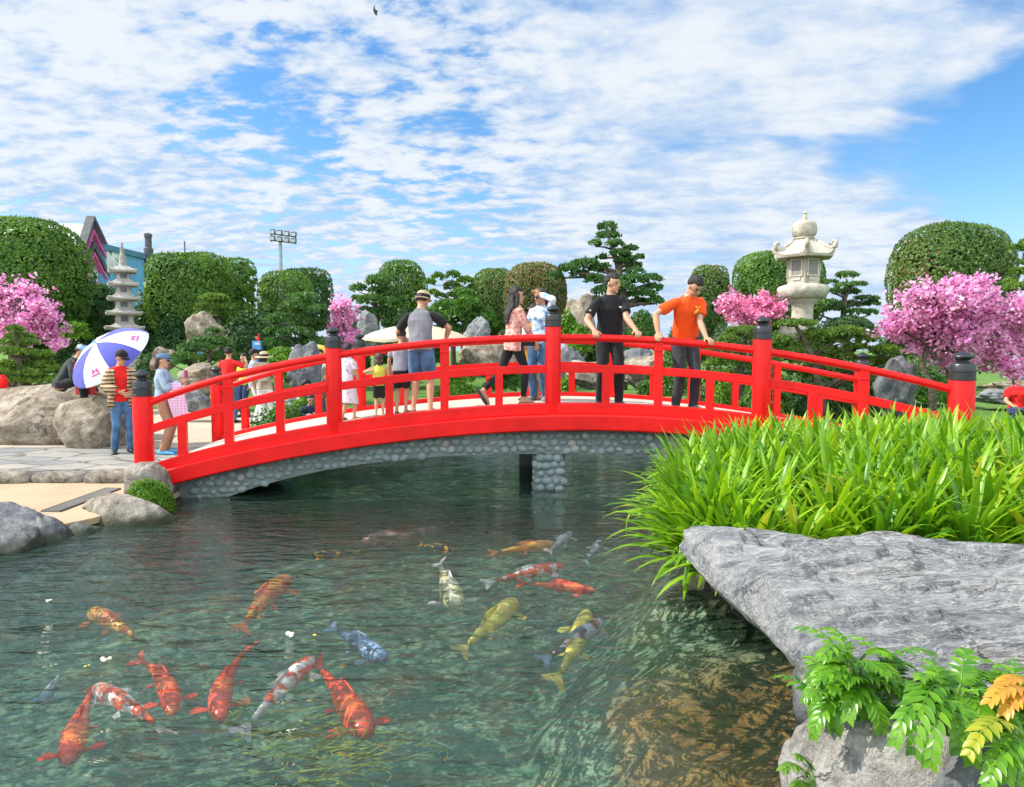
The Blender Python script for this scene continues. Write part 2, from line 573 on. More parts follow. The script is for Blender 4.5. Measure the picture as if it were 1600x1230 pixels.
M['pink'] = leafmat('pink_blossom', (0.62, 0.18, 0.50), (0.90, 0.49, 0.77), 0.45, (0.93, 0.76, 0.92), 0.15, rough=0.7, clump=1.5, clump_amt=0.3, trc=(1.25, 1.08, 1.0))
M['pink2'] = leafmat('rose_blossom', (0.60, 0.13, 0.34), (0.88, 0.36, 0.62), 0.4, (0.93, 0.60, 0.82), 0.12, rough=0.7, clump=1.5, clump_amt=0.3, trc=(1.3, 1.1, .9))

# ------------------------------------------------------------------ ground, pond bed, water
POND = np.array([(-12, -6), (-5.6, 3.2), (-4.75, 5.2), (-4.5, 6.4), (-4.12, 7.5), (-4.0, 9.0), (-4.2, 10.5), (-4.5, 12.2), (-4.2, 13.6),
                 (-3.0, 14.6), (-1.8, 17.0), (0.3, 19.0), (3.0, 18.2), (4.6, 15.5), (4.9, 12.5), (5.0, 10.5), (4.3, 8.6),
                 (2.6, 7.2), (1.7, 6.2), (1.3, 5.2), (1.55, 4.5), (2.1, 4.0), (2.1, 2.6), (1.5, 2.0), (1.35, 1.2), (1.3, 0.6), (1.3, -6)])


def sdist(X, Y):
    """signed distance to the pond edge, positive in the water"""
    p = np.stack([X, Y], -1)
    d = np.full(X.shape, 1e9); inside = np.zeros(X.shape, bool)
    n = len(POND)
    for i in range(n):
        a, b = POND[i], POND[(i + 1) % n]
        ab = b - a
        t = np.clip(((p - a) @ ab) / (ab @ ab), 0, 1)
        q = a + t[..., None] * ab
        d = np.minimum(d, np.linalg.norm(p - q, axis=-1))
        c = ((a[1] > Y) != (b[1] > Y)) & (X < (b[0] - a[0]) * (Y - a[1]) / (b[1] - a[1] + 1e-12) + a[0])
        inside ^= c
    return np.where(inside, d, -d)


PLAZA_H = 0.22


def land_h(X, Y):
    h = np.full(np.shape(X), PLAZA_H)
    h = h + np.clip((Y - 19.5) * 0.045, 0, 1.15)
    h = h + 0.35 * np.exp(-(((X - 9) / 6) ** 2 + ((Y - 17) / 5) ** 2))
    low = (X < -3.3) & (Y < 9.15)
    h = np.where(low, 0.075, h)
    # mound that carries the strap-leaved plants
    h = h + 0.21 * np.exp(-(((X - 3.6) / 1.9) ** 2 + ((Y - 5.6) / 1.3) ** 2))
    return h


def ground_z(x, y):
    X = np.array([[float(x)]]); Y = np.array([[float(y)]])
    return float(land_h(X, Y)[0, 0])


def axis(lo, hi, step, far, k=1.22):
    a = list(np.arange(lo, hi + 1e-6, step))
    s = step; x = a[-1]
    while x < far:
        s *= k; x += s; a.append(x)
    s = step; x = a[0]; b = []
    while x > -far:
        s *= k; x -= s; b.append(x)
    return np.array(b[::-1] + a)


gx = axis(-7, 7, 0.10, 900); gy = axis(-1.0, 20, 0.10, 900)
GX, GY = np.meshgrid(gx, gy)
SD = sdist(GX, GY)
sm = lambda x, a, b: (lambda t: t * t * (3 - 2 * t))(np.clip((x - a) / (b - a), 0, 1))
slope = 0.9 - 0.71 * sm(GX, -1.2, .9) * sm(-GY, -5.6, -4.0)
bed = -np.clip(0.06 + SD * slope, 0, 0.72) + 0.03 * np.sin(GX * 5.1 + GY * 2.0) * np.cos(GY * 4.3)
lh = land_h(GX, GY)
blend = np.clip(-SD / 0.12, 0, 1)
GZ = np.where(SD > 0, bed, -0.05 + (lh + 0.05) * blend)
nx, ny = len(gx), len(gy)
idx = np.arange(nx * ny).reshape(ny, nx)
fs = np.stack([idx[:-1, :-1], idx[:-1, 1:], idx[1:, 1:], idx[1:, :-1]], -1).reshape(-1, 4)
me = grid_mesh('ground', np.stack([GX, GY, GZ], -1).reshape(-1, 3), fs)
fsd = SD[:-1, :-1].reshape(-1)
me.polygons.foreach_set('material_index', np.where(fsd > 0.13, 1, np.where(fsd > -.45, 2, 0)).astype(np.int32))


def lawn_mat():
    m, g, out = newmat('lawn')
    tc = g.n('ShaderNodeTexCoord'); v = tc.outputs['Object']
    a = g.noise(v, 0.6, 5, 0.6); b = g.noise(v, 14, 6, 0.7)
    col = g.ramp(g.m('ADD', g.m('MULTIPLY', a, .5), g.m('MULTIPLY', b, .5)), [(0.3, (0.035, 0.10, 0.012)), (0.55, (0.11, 0.23, 0.025)), (0.75, (0.20, 0.30, 0.05))])
    p = g.n('ShaderNodeBsdfPrincipled'); g.l(col, p.inputs['Base Color']); p.inputs['Roughness'].default_value = .9
    bp = g.n('ShaderNodeBump'); bp.inputs['Strength'].default_value = .8; bp.inputs['Distance'].default_value = .05
    g.l(g.noise(v, 40, 5, .7), bp.inputs['Height']); g.l(bp.outputs[0], p.inputs['Normal'])
    g.l(p.outputs[0], out.inputs[0])
    return m


def bed_mat():
    m, g, out = newmat('pond_mud')
    tc = g.n('ShaderNodeTexCoord'); v = tc.outputs['Object']
    s = g.n('ShaderNodeSeparateXYZ'); g.l(v, s.inputs[0])
    a = g.noise(v, 0.55, 5, .6, .5); b = g.noise(v, 3.0, 8, .65, .6); c = g.noise(v, 15, 5, .65)
    green = g.ramp(g.m('ADD', g.m('MULTIPLY', b, .6), g.m('MULTIPLY', c, .4)), [(0.36, (0.07, 0.14, 0.10)), (0.52, (0.19, 0.29, 0.205)), (0.66, (0.46, 0.56, 0.36))])
    warm = g.ramp(g.m('ADD', g.m('MULTIPLY', b, .55), g.m('MULTIPLY', c, .45)), [(0.32, (0.05, 0.026, 0.008)), (0.5, (0.27, 0.145, 0.045)), (0.72, (0.52, 0.32, 0.12))])
    olive = g.ramp(b, [(0.35, (0.20, 0.24, 0.10)), (0.65, (0.46, 0.48, 0.24))])
    col = g.mix(g.m('MULTIPLY', g.ss(a, .56, .66), .6), green, olive)
    rust = g.ss(g.noise(v, .8, 5, .6, .4), .56, .68)
    col = g.mix(g.m('MULTIPLY', rust, .55), col, (.30, .17, .10))
    # brown sediment in the shallows along the right bank
    k = g.m('ADD', g.m('ADD', s.outputs[0], g.m('MULTIPLY', s.outputs[1], -0.10)), g.m('ADD', g.m('MULTIPLY', g.m('SUBTRACT', b, .5), .7), g.m('MULTIPLY', g.m('SUBTRACT', g.noise(v, 1.4, 4, .6, .6), .5), 1.1)))
    near = g.m('MULTIPLY', g.ss(k, 0.04, 0.46), g.ss(s.outputs[1], 4.6, 3.7))
    col = g.mix(near, col, warm)
    p = g.n('ShaderNodeBsdfPrincipled'); g.l(col, p.inputs['Base Color']); p.inputs['Roughness'].default_value = .9
    p.inputs['Specular IOR Level'].default_value = .1
    bp = g.n('ShaderNodeBump'); bp.inputs['Strength'].default_value = .7; bp.inputs['Distance'].default_value = .06
    g.l(g.m('ADD', b, g.m('MULTIPLY', c, .4)), bp.inputs['Height']); g.l(bp.outputs[0], p.inputs['Normal'])
    g.l(p.outputs[0], out.inputs[0])
    return m


M['bank'] = rockmat('dark_bank_earth', (.03, .026, .018), (.075, .062, .042), (.15, .125, .085), 2.0, .8, moss=(.02, .035, .012))
M['lawn'] = lawn_mat(); M['bed'] = bed_mat()
o = link('ground', me, [M['lawn'], M['bed'], M['bank']], smooth=180)
tag(o, kind='structure', label='green lawn and muddy pond bed of the garden')


def water_mat():
    m, g, out = newmat('water')
    tc = g.n('ShaderNodeTexCoord')
    mp = g.n('ShaderNodeMapping'); mp.inputs['Rotation'].default_value = (0, 0, R(-22)); mp.inputs['Scale'].default_value = (1.0, 2.6, 1)
    g.l(tc.outputs['Object'], mp.inputs[0]); v = mp.outputs[0]
    w = g.m('ADD', g.m('ADD', g.m('MULTIPLY', g.noise(v, 1.25, 2, .45, 1.2), .9), g.m('MULTIPLY', g.noise(v, 3.4, 3, .5, 1.2), .42)), g.m('MULTIPLY', g.noise(v, 10, 2, .5, .8), .07))
    bp = g.n('ShaderNodeBump'); bp.inputs['Strength'].default_value = 1.0; bp.inputs['Distance'].default_value = .072
    g.l(w, bp.inputs['Height'])
    fr = g.n('ShaderNodeFresnel'); fr.inputs['IOR'].default_value = 1.36; g.l(bp.outputs[0], fr.inputs['Normal'])
    tr = g.n('ShaderNodeBsdfTransparent'); tr.inputs['Color'].default_value = (1, 1, 1, 1)
    gl = g.n('ShaderNodeBsdfGlossy'); gl.inputs['Roughness'].default_value = .02; gl.inputs['Color'].default_value = (1, 1, 1, 1)
    g.l(bp.outputs[0], gl.inputs['Normal'])
    mx = g.n('ShaderNodeMixShader'); g.l(fr.outputs[0], mx.inputs[0]); g.l(tr.outputs[0], mx.inputs[1]); g.l(gl.outputs[0], mx.inputs[2])
    # fine green silt suspended in the water
    df = g.n('ShaderNodeBsdfDiffuse'); sl_ = g.noise(tc.outputs['Object'], .8, 4, .6, .5)
    g.l(g.ramp(sl_, [(.3, (.10, .24, .17)), (.7, (.18, .34, .22))]), df.inputs['Color'])
    va = g.n('ShaderNodeVolumeAbsorption'); va.inputs['Color'].default_value = (.34, .54, .46, 1); va.inputs['Density'].default_value = .46
    g.l(va.outputs[0], out.inputs['Volume'])
    m0 = g.n('ShaderNodeMixShader'); m0.inputs[0].default_value = .085; g.l(bp.outputs[0], df.inputs['Normal'])
    g.l(tr.outputs[0], m0.inputs[1]); g.l(df.outputs[0], m0.inputs[2])
    g.l(m0.outputs[0], mx.inputs[1])
    g.l(mx.outputs[0], out.inputs[0])
    return m


M['water'] = water_mat()
mb = MB(); mb.box((-3.5, 7, -.75), (9.5, 13, .75))
tag(mb.build('water', M['water']), kind='structure', label='rippled green pond water')

# paved lower terrace, flagstone path and sandy plaza on the left bank
def paving_mat(name, c1, c2, scale, line):
    m, g, out = newmat(name)
    tc = g.n('ShaderNodeTexCoord'); v = tc.outputs['Object']
    a = g.noise(v, 1.3, 7, .6, .4); b = g.noise(v, 24, 6, .7)
    col = g.ramp(g.m('ADD', g.m('MULTIPLY', a, .65), g.m('MULTIPLY', b, .35)), [(.32, c1), (.68, c2)])
    hgt = g.m('MULTIPLY', b, .4)
    if scale:
        nv = g.n('ShaderNodeTexNoise'); nv.inputs['Scale'].default_value = 1.5; g.l(v, nv.inputs['Vector'])
        ad = g.n('ShaderNodeMix'); ad.data_type = 'VECTOR'; ad.inputs[0].default_value = .12
        g.l(v, ad.inputs[4]); g.l(nv.outputs[1], ad.inputs[5])
        mp = g.n('ShaderNodeMapping'); mp.inputs['Scale'].default_value = (.75, 1.2, 1); g.l(ad.outputs[1], mp.inputs[0])
        vo = g.n('ShaderNodeTexVoronoi', feature='DISTANCE_TO_EDGE'); vo.inputs['Scale'].default_value = scale; g.l(mp.outputs[0], vo.inputs['Vector'])
        vc = g.n('ShaderNodeTexVoronoi', feature='F1'); vc.inputs['Scale'].default_value = scale; g.l(mp.outputs[0], vc.inputs['Vector'])
        s = g.n('ShaderNodeSeparateColor'); g.l(vc.outputs['Color'], s.inputs[0])
        col = g.mix(1.0, col, g.ramp(s.outputs[0], [(0, (.62, .66, .70)), (1, (1.05, 1.0, .93))]), 'MULTIPLY')
        e = g.ss(vo.outputs[0], 0.0, .06)
        col = g.mix(e, line, col)
        hgt = g.m('ADD', hgt, e)
    p = g.n('ShaderNodeBsdfPrincipled'); g.l(col, p.inputs['Base Color']); p.inputs['Roughness'].default_value = .85
    p.inputs['Specular IOR Level'].default_value = .25
    bp = g.n('ShaderNodeBump'); bp.inputs['Strength'].default_value = .6; bp.inputs['Distance'].default_value = .03
    g.l(hgt, bp.inputs['Height']); g.l(bp.outputs[0], p.inputs['Normal'])
    g.l(p.outputs[0], out.inputs[0])
    return m


M['flag'] = paving_mat('flagstone', (.24, .24, .235), (.42, .40, .36), 2.3, (.13, .12, .10))
M['tanpave'] = paving_mat('tan_concrete', (.36, .25, .155), (.50, .37, .245), 0, None)
M['sand'] = paving_mat('pale_paving', (.38, .32, .235), (.50, .43, .33), 0, None)


def slab(name, poly, z0, z1, mat, label, sub=0):
    b = MB(); n = len(poly)
    b.add([(x, y, z0) for x, y in poly] + [(x, y, z1) for x, y in poly],
          [tuple(range(n - 1, -1, -1)), tuple(range(n, 2 * n))] + [(i, (i + 1) % n, n + (i + 1) % n, n + i) for i in range(n)])
    return tag(b.build(name, mat, None, 30), label, kind='structure')


slab('terrace', [(-14, 5.0), (-5.6, 5.2), (-4.75, 6.3), (-4.35, 7.0), (-4.1, 8.2), (-4.2, 9.06), (-14, 9.06)], 0.02, 0.085, M['tanpave'], 'tan concrete terrace by the water')
slab('plaza', [(-30, 11.2), (-4.55, 11.0), (-4.55, 12.4), (-4.4, 14.6), (-5.5, 17.0), (-9, 18.5), (-30, 18.5)], 0.0, PLAZA_H + .006, M['sand'], 'pale sandy plaza behind the bridge')
rs = random.Random(3)
edge = [(-4.28 - i * .42, 9.05 + rs.uniform(-.09, .07)) for i in range(24)]
slab('path', edge + [(-14.4, 11.196), (-4.25, 11.196), (-4.2, 10.0)], 0.0, PLAZA_H + .012, M['flag'], 'flagstone path beside the bridge foot')
# rough kerb stones that front the path
kb = []
x = -4.5
k = 0
while x > -10.5:
    w = rs.uniform(.42, .8)
    kb.append((x - w / 2, 8.99 + rs.uniform(-.05, .03), w / 2, rs.uniform(.10, .15)))
    x -= w + .015

# grated drain set in the terrace
c4 = [on(65, 799, .09), on(94, 799.5, .09), on(188, 764, .09), on(166, 763, .09)]
drain = empty('drain_cover', on(125, 781, .09), 'narrow dark drain grating set in the tan terrace', 'drain')
fb = MB(); sl = MB()
for a, b in ((0, 3), (1, 2), (0, 1), (3, 2)):
    fb.tube([c4[a], c4[b]], .012, 6)
for i in range(22):
    t = (i + .5) / 22
    sl.tube([c4[0].lerp(c4[3], t), c4[1].lerp(c4[2], t)], .016, 5)
M['iron'] = paint('dark_iron', (.06, .055, .05), .6, .2)
fb.build('frame', M['iron'], drain); sl.build('grating', M['iron'], drain)

# ------------------------------------------------------------------ rocks
def rock_mesh(half, seed, amp=.28, sub=4, flat=0.0, power=1.0, strata=0.0, facet=0.0):
    bm = bmesh.new(); bmesh.ops.create_icosphere(bm, subdivisions=sub, radius=1)
    vs = np.array([v.co[:] for v in bm.verts]); faces = [[v.index for v in f.verts] for f in bm.faces]; bm.free()
    d = unit(vs)
    if power != 1.0:
        e = power
        rr = (np.abs(d[:, 0]) ** e + np.abs(d[:, 1]) ** e + np.abs(d[:, 2]) ** e) ** (-1 / e)
        d2 = d * rr[:, None]
    else:
        d2 = d
    hs = np.array(half)
    # planar cuts make broken faces
    rs = np.random.default_rng(seed)
    p = d2.copy()
    for _ in range(int(9 * facet)):
        nrm = unit(rs.normal(0, 1, 3)); c = rs.uniform(.62, .9)
        ex = p @ nrm - c
        p = p - np.clip(ex, 0, None)[:, None] * nrm * .92
    n = vnoise(p, 1.3, seed) * .55 + vnoise(p, 3.1, seed + 1) * .28 + vnoise(p, 7.5, seed + 2) * .13 + vnoise(p, 16, seed + 3) * .06
    p = p * (1 + amp * n)[:, None]
    if strata:
        s = vnoise(p * np.array([.35, .35, 3.0]), 2.4, seed + 4)
        p[:, :2] *= (1 + strata * s)[:, None]
    p = p * hs
    me = bpy.data.meshes.new('rock'); me.from_pydata(p.tolist(), [], faces); me.update()
    return me


def rock(name, label, u0, u1, v0, v1, Y, mat, seed, depth=.8, amp=.28, sub=4, power=2.6, group=None, sink=.12, strata=0.0, facet=.6, cat='rock'):
    if Y > 12.2:
        amp *= 1.3; facet = 1.2; sub = 5
    """boulder that fills the photo box (u0..u1, v0..v1) at distance Y"""
    a = at(u0, (v0 + v1) / 2, Y); b = at(u1, (v0 + v1) / 2, Y); t = at((u0 + u1) / 2, v0, Y); q = at((u0 + u1) / 2, v1, Y)
    hw = (b.x - a.x) / 2 * 1.08; hh = (t.z - q.z) / 2 * 1.08 + sink / 2
    c = Vector(((a.x + b.x) / 2, Y + hw * depth * .3, (t.z + q.z) / 2 - sink / 2))
    me = rock_mesh((hw, max(hw * depth, .1), hh), seed, amp, sub, 0, power, strata, facet)
    me.transform(Matrix.Translation(c))
    o = link(name, me, mat, smooth=180, origin=(c.x, c.y, c.z - hh))
    return tag(o, label, cat, group)


rock('boulder', 'large long tan boulder the hooded man sits on', -30, 176, 600, 698, 12.0, M['rock_tan'], 11, .7, .20, 5, 3.2, strata=.05)
rock('boulder', 'low rounded pale boulder below the seated man', 92, 222, 622, 706, 11.35, M['rock_tan'], 12, .7, .24, 5, 2.6)
rock('rock', 'dark grey rock at the water edge, left of the flat tan rock', 14, 114, 803, 900, 6.45, M['rock_grey'], 13, .9, .22, 5, 2.4, sink=.2)
rock('rock', 'pale grey rock cut by the left edge of the photo by the water', -90, 40, 798, 905, 6.15, M['rock_grey'], 14, .9, .22, 5, 2.6, sink=.2)
rock('rock', 'flat tan rock between the drain and the water', 112, 264, 777, 858, 7.2, M['rock_shore'], 15, .55, .18, 5, 3.0, sink=.25)
rock('rock', 'grey brown rock at the foot of the left end post', 188, 258, 726, 792, 7.95, M['rock_shore'], 16, .8, .24, 5, 2.4, sink=.2)
rock('rock', 'small wet rock under the moss cushion at the water', 225, 276, 782, 815, 7.75, M['rock_grey'], 17, .8, .24, 4, 2.4, sink=.2)
for i, (xc, yc, hw, hh) in enumerate(kb):
    me = rock_mesh((hw, .16, hh), 60 + i, .14, 3, 0, 4.5)
    c = V(xc, yc, .10); me.transform(Matrix.Translation(c))
    tag(link('kerb_stone', me, M['rock_shore'], smooth=180, origin=(xc, yc, .0)),
        'rough kerb stone in the row along the front of the flagstone path', 'kerb stone', 'kerb stones fronting the flagstone path')

# the great slab on the right bank: outline of its top face, with real thickness
def slab_rock():
    top = [(1066, 842, .74), (1080, 826, .76), (1130, 822, .78), (1200, 832, .79), (1290, 842, .80), (1380, 838, .82), (1480, 842, .82), (1600, 846, .83), (1800, 850, .84), (1900, 930, .80),
           (1800, 1150, .66), (1640, 1098, .64), (1500, 1068, .63), (1380, 1050, .62), (1280, 1042, .61), (1215, 990, .62), (1150, 930, .64), (1105, 890, .68)]
    pts = [on(u, v, h) for u, v, h in top]
    n = len(pts); M_ = 220
    ring = []
    for i in range(M_):
        t = i / M_ * n; k = int(t); f = t - k
        p0, p1, p2, p3 = (pts[(k + j) % n] for j in (-1, 0, 1, 2))
        c = 0.5 * ((2 * p1) + (p2 - p0) * f + (2 * p0 - 5 * p1 + 4 * p2 - p3) * f * f + (3 * p1 - p0 - 3 * p2 + p3) * f ** 3)
        ring.append(c.lerp(p1.lerp(p2, f), .45))
    ring = np.array([p[:] for p in ring]); cen = ring.mean(0)
    rings = []
    K = 60
    under = [(-.22, .58), (-.195, .70), (-.165, .80), (-.135, .89), (-.10, .95), (-.065, .983), (-.045, 1.002), (-.015, 1.0)]
    for dz, k in under:
        r = cen + (ring - cen) * k; r = r.copy(); r[:, 2] = ring[:, 2] + dz; rings.append(r)
    for j in range(K):
        k = 1 - (j + .4) / K * .995
        r = cen + (ring - cen) * k
        rings.append(r)
    P = np.concatenate(rings)
    nr = len(rings)
    istop = np.repeat(np.array([0] * len(under) + [1] * K), M_)
    Pq = P * np.array([1.0, 1.6, 1.0])
    big = vnoise(Pq, .9, 5); mid = vnoise(Pq + np.array([.0, .0, 0]), 2.6, 6); fine = vnoise(Pq, 8, 7); ff = vnoise(Pq, 20, 8)
    # terraces: bedding planes that break off in low ledges
    lev = big * 1.9 + mid * .55 + fine * .12
    stp = np.floor(lev * 3.2); fr = lev * 3.2 - stp
    led = (stp + np.clip((fr - .0) / .14, 0, 1)) / 3.2
    dz = led * .085 + big * .035 + mid * .022 + fine * .010 + ff * .004
    edge = np.clip((1 - np.linalg.norm((P - cen)[:, :2], axis=1) / (np.linalg.norm(np.tile((ring - cen)[:, :2], (nr, 1)), axis=1) + 1e-6)) / .12, 0, 1)
    P[:, 2] += np.where(istop > 0, dz * (.35 + .65 * edge), 0)
    # layered broken side
    sideamp = vnoise(P * np.array([1.2, 1.2, 9.0]), 1.6, 9) * .05 + vnoise(P * np.array([1.5, 1.5, 6]), 5, 10) * .018
    out = unit(np.concatenate([(P - cen)[:, :2], np.zeros((len(P), 1))], 1))
    P += out * (np.where(istop > 0, .3 * (1 - edge), 1.0) * sideamp)[:, None]
    fs = []
    for j in range(nr - 1):
        for i in range(M_):
            a = j * M_ + i; b = j * M_ + (i + 1) % M_
            fs.append((a, b, b + M_, a + M_))
    fs.append(tuple(range(M_ - 1, -1, -1)))
    fs.append(tuple((nr - 1) * M_ + i for i in range(M_)))
    me = bpy.data.meshes.new('slab'); me.from_pydata(P.tolist(), [], fs); me.update()
    bm = bmesh.new(); bm.from_mesh(me); bmesh.ops.recalc_face_normals(bm, faces=bm.faces); bm.to_mesh(me); bm.free()
    o = link('rock_slab', me, M['rock_slab'], smooth=180, origin=(cen[0], cen[1], .1))
    tag(o, 'huge flat grey slab overhanging the water below the strap leaved plants', 'rock')


slab_rock()
rock('boulder', 'rounded pale grey boulder under the fern fronds at the bottom', 1262, 1560, 1142, 1420, 1.98, M['rock_pale'], 21, .9, .16, 6, 2.5, sink=.1, facet=.8)
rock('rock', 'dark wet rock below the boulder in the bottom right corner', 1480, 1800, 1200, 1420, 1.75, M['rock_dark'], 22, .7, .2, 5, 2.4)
rock('rock', 'small dark wet stone between the grey rock and the flat tan rock', 92, 158, 822, 885, 6.75, M['rock_grey'], 25, .8, .25, 4, 2.4, sink=.2)
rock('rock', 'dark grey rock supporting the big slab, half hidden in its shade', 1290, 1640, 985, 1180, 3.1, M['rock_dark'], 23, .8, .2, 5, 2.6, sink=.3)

# ------------------------------------------------------------------ bridge
#            u    Y    v_redtop v_captop v_rail v_mid v_kerb v_base dia
NEARP = [(220, 8.30, 619, 577, 635, 675, 729, 740, .225), (521, 8.60, 544, 510.5, 556, 605, 661, 677, .198), (864, 8.80, 511, 476, 528, 576.5, 630, 647, .205),
         (1191, 8.50, 530.5, 494, 549, 596, 649, 665, .225), (1505, 8.00, 594, 548, 613, 652, 700, 720, .275)]
FARU = [(337, 11.25), (562, 11.1), (829, 11.2), (1085, 11.05), (1348, 11.2)]


def hz(u, v, Y):
    return at(u, v, Y).z


rows = []
for (u, Y, vt, vc, vr, vm, vk, vb, dia) in NEARP:
    p = at(u, 548, Y)
    rows.append((p.x, Y, hz(u, vr, Y), hz(u, vm, Y), hz(u, vk, Y), hz(u, vt, Y), hz(u, vc, Y), hz(u, vb, Y), dia))
rows = np.array(rows)
farxy = np.array([(at(u, 548, Y).x, Y) for u, Y in FARU])
T5 = np.arange(5.0)


def cr(vals, t):
    """smooth interpolation through 5 stations, t in 0..4"""
    vals = np.asarray(vals, float)
    c = np.polyfit(T5, vals, 4)
    return np.polyval(c, t)


rail_h = rows[:, 2]; mid_h = rows[:, 3]; kerb_h = rows[:, 4]
kerb_h = kerb_h.copy(); kerb_h[4] = kerb_h[0] + .16; mid_h = mid_h.copy(); mid_h[4] = rail_h[4] - .36


def npt(t, h=0.0):
    return V(cr(rows[:, 0], t), cr(rows[:, 1], t), h)


def fpt(t, h=0.0):
    return V(cr(farxy[:, 0], t), cr(farxy[:, 1], t), h)


def across(fn, t):
    d = fn(t + .02) - fn(t - .02); d.z = 0; d.normalize()
    return V(d.y, -d.x, 0)         # points to the viewer's side


def deck_h(t):
    return float(cr(kerb_h, t)) - .065


def deck_h_x(x):
    t = np.interp(x, rows[:, 0], T5)
    return deck_h(float(t))


bridge = empty('footbridge', (float(rows[2, 0]), 10.0, 0.0), 'red arched footbridge with black capped posts on a cobbled stone arch', 'bridge')


def sweep_part(name, fn, hfn, t0, t1, w, hgt, mat, off=0.0, n=40, bevel=.008, roundn=0):
    b = MB()
    ts = np.linspace(t0, t1, n)
    pts = []; ws = []
    for t in ts:
        a = across(fn, t); p = fn(t) + a * off; p.z = hfn(t)
        pts.append(p); ws.append(a)
    if roundn:
        prof = [(math.cos(2 * math.pi * k / roundn) * w, math.sin(2 * math.pi * k / roundn) * hgt) for k in range(roundn)]
    else:
        prof = [(-w, -hgt), (w, -hgt), (w, hgt), (-w, hgt)]
    b.sweep(pts, ws, prof)
    return b.build(name, mat, bridge, 50, bevel=bevel)


for side, fn, sg in ((0, npt, 1), (1, fpt, -1)):
    for i in range(5):
        r = rows[i, 8] / 2 * (1.0 if side == 0 else (.92 if i in (1, 2, 3) else .85))
        p = fn(float(i))
        zt, zc, zb = rows[i, 5], rows[i, 6], rows[i, 7]
        if side == 1:
            zc -= .02
        base = zb - .02 if i in (1, 2, 3) else min(.10, zb)
        b = MB()
        b.lathe((p.x, p.y, 0), [(r * .97, base), (r, base + .01), (r, zt - .012), (r * .97, zt)], 28)
        po = b.build('post', M['red'], bridge, 50)
        h = zc - zt
        b = MB()
        prof = [(1.03, 0), (1.06, .012), (1.06, .05), (1.0, .06), (1.0, .27), (1.045, .285), (1.045, .315), (.99, .33), (.97, .50), (.90, .55), (.60, .60), (.44, .63), (.42, .66),
                (.56, .69), (.76, .74), (.82, .79), (.78, .84), (.60, .89), (.34, .935), (.14, .97), (.05, 1.0)]
        b.lathe((p.x, p.y, zt), [(r * a, h * z) for a, z in prof], 28)
        b.build('cap', M['black'], po, 35)
    for i in range(4):
        a, c = i + .02, i + .98
        sweep_part('handrail', fn, lambda t: float(cr(rail_h, t)), a, c, .047, .047, M['red'], n=18, bevel=0, roundn=16)
        sweep_part('lower_rail', fn, lambda t: float(cr(mid_h, t)), a, c, .038, .052, M['red'], n=18)
        for q, (f, full) in enumerate(((.25, 0), (.5, 1), (.75, 0))):
            t = i + f
            p = fn(t); ac = across(fn, t); d = V(-ac.y, ac.x, 0)
            rot = Matrix((d, ac, V(0, 0, 1))).transposed()
            zb = float(cr(kerb_h, t)) - .05
            zt = float(cr(rail_h, t)) - .02 if full else float(cr(mid_h, t)) - .03
            w = .052 if full else .05
            b = MB(); b.box((p.x, p.y, (zb + zt) / 2), (w, .042, (zt - zb) / 2), rot)
            if full:
                b.box((p.x, p.y, zt - .10), (w + .006, .048, .012), rot)
            b.build('baluster', M['red'], bridge, None, bevel=.006)
    # kerb beam and lower girder
    e0, e1 = (.06, 3.96)
    sweep_part('kerb_beam', fn, lambda t: float(cr(kerb_h, t)) - .07, e0, e1, .085, .070, M['red'], off=-.0, n=60)
    gb = sweep_part('girder', fn, lambda t: float(cr(kerb_h, t)) - .243 + .03 * (abs(t - 2) / 2) ** 2, e0 - .02, e1 + .02, .105, .103 , M['red'], off=.055, n=60, bevel=.02)
# deck
b = MB()
rings = []
for t in np.linspace(-.05, 4.05, 60):
    a = npt(t); c = fpt(t); d = (c - a).normalized(); z = deck_h(t) + .0
    a = a + d * .08; c = c - d * .08
    rings.append([V(a.x, a.y, z - .12), V(c.x, c.y, z - .12), V(c.x, c.y, z), V(a.x, a.y, z)])
b.loft(rings)
b.build('deck', M['deck'], bridge, 40)


# stone arch: a curved wall under each girder, faced with set cobbles
def arch_bottom(t):
    return .475 - .62 * (abs(t - 1.95) / 1.62) ** 2.6


def arch_top(t):
    return float(cr(kerb_h, t)) - .345 + .03 * (abs(t - 2) / 2) ** 2


def stone_part(fn, sg, sides, facing):
    b = MB(); rings = []
    for t in np.linspace(.12, 3.9, 70):
        a = across(fn, t); p = fn(t)
        f = p - a * .04; k = p - a * .42
        zt = arch_top(t); zb = max(min(arch_bottom(t), zt - .02), -.5)
        rings.append([V(f.x, f.y, zb), V(k.x, k.y, zb), V(k.x, k.y, zt), V(f.x, f.y, zt)])
    b.loft(rings)
    return b.build('stone_arch', M['mortar'], bridge, 40)


def cobbles(spots, name, parent):
    b = MB()
    for (c, a, d, up, r, k) in spots:
        # flattened pebble: a = outward, d = along, up
        b.ell(c, d * r * k, up * r * (1.9 - k) , a * r * .62, 9, 6)
    return b.build(name, M['cobble'], parent, 180)


rs = random.Random(5)


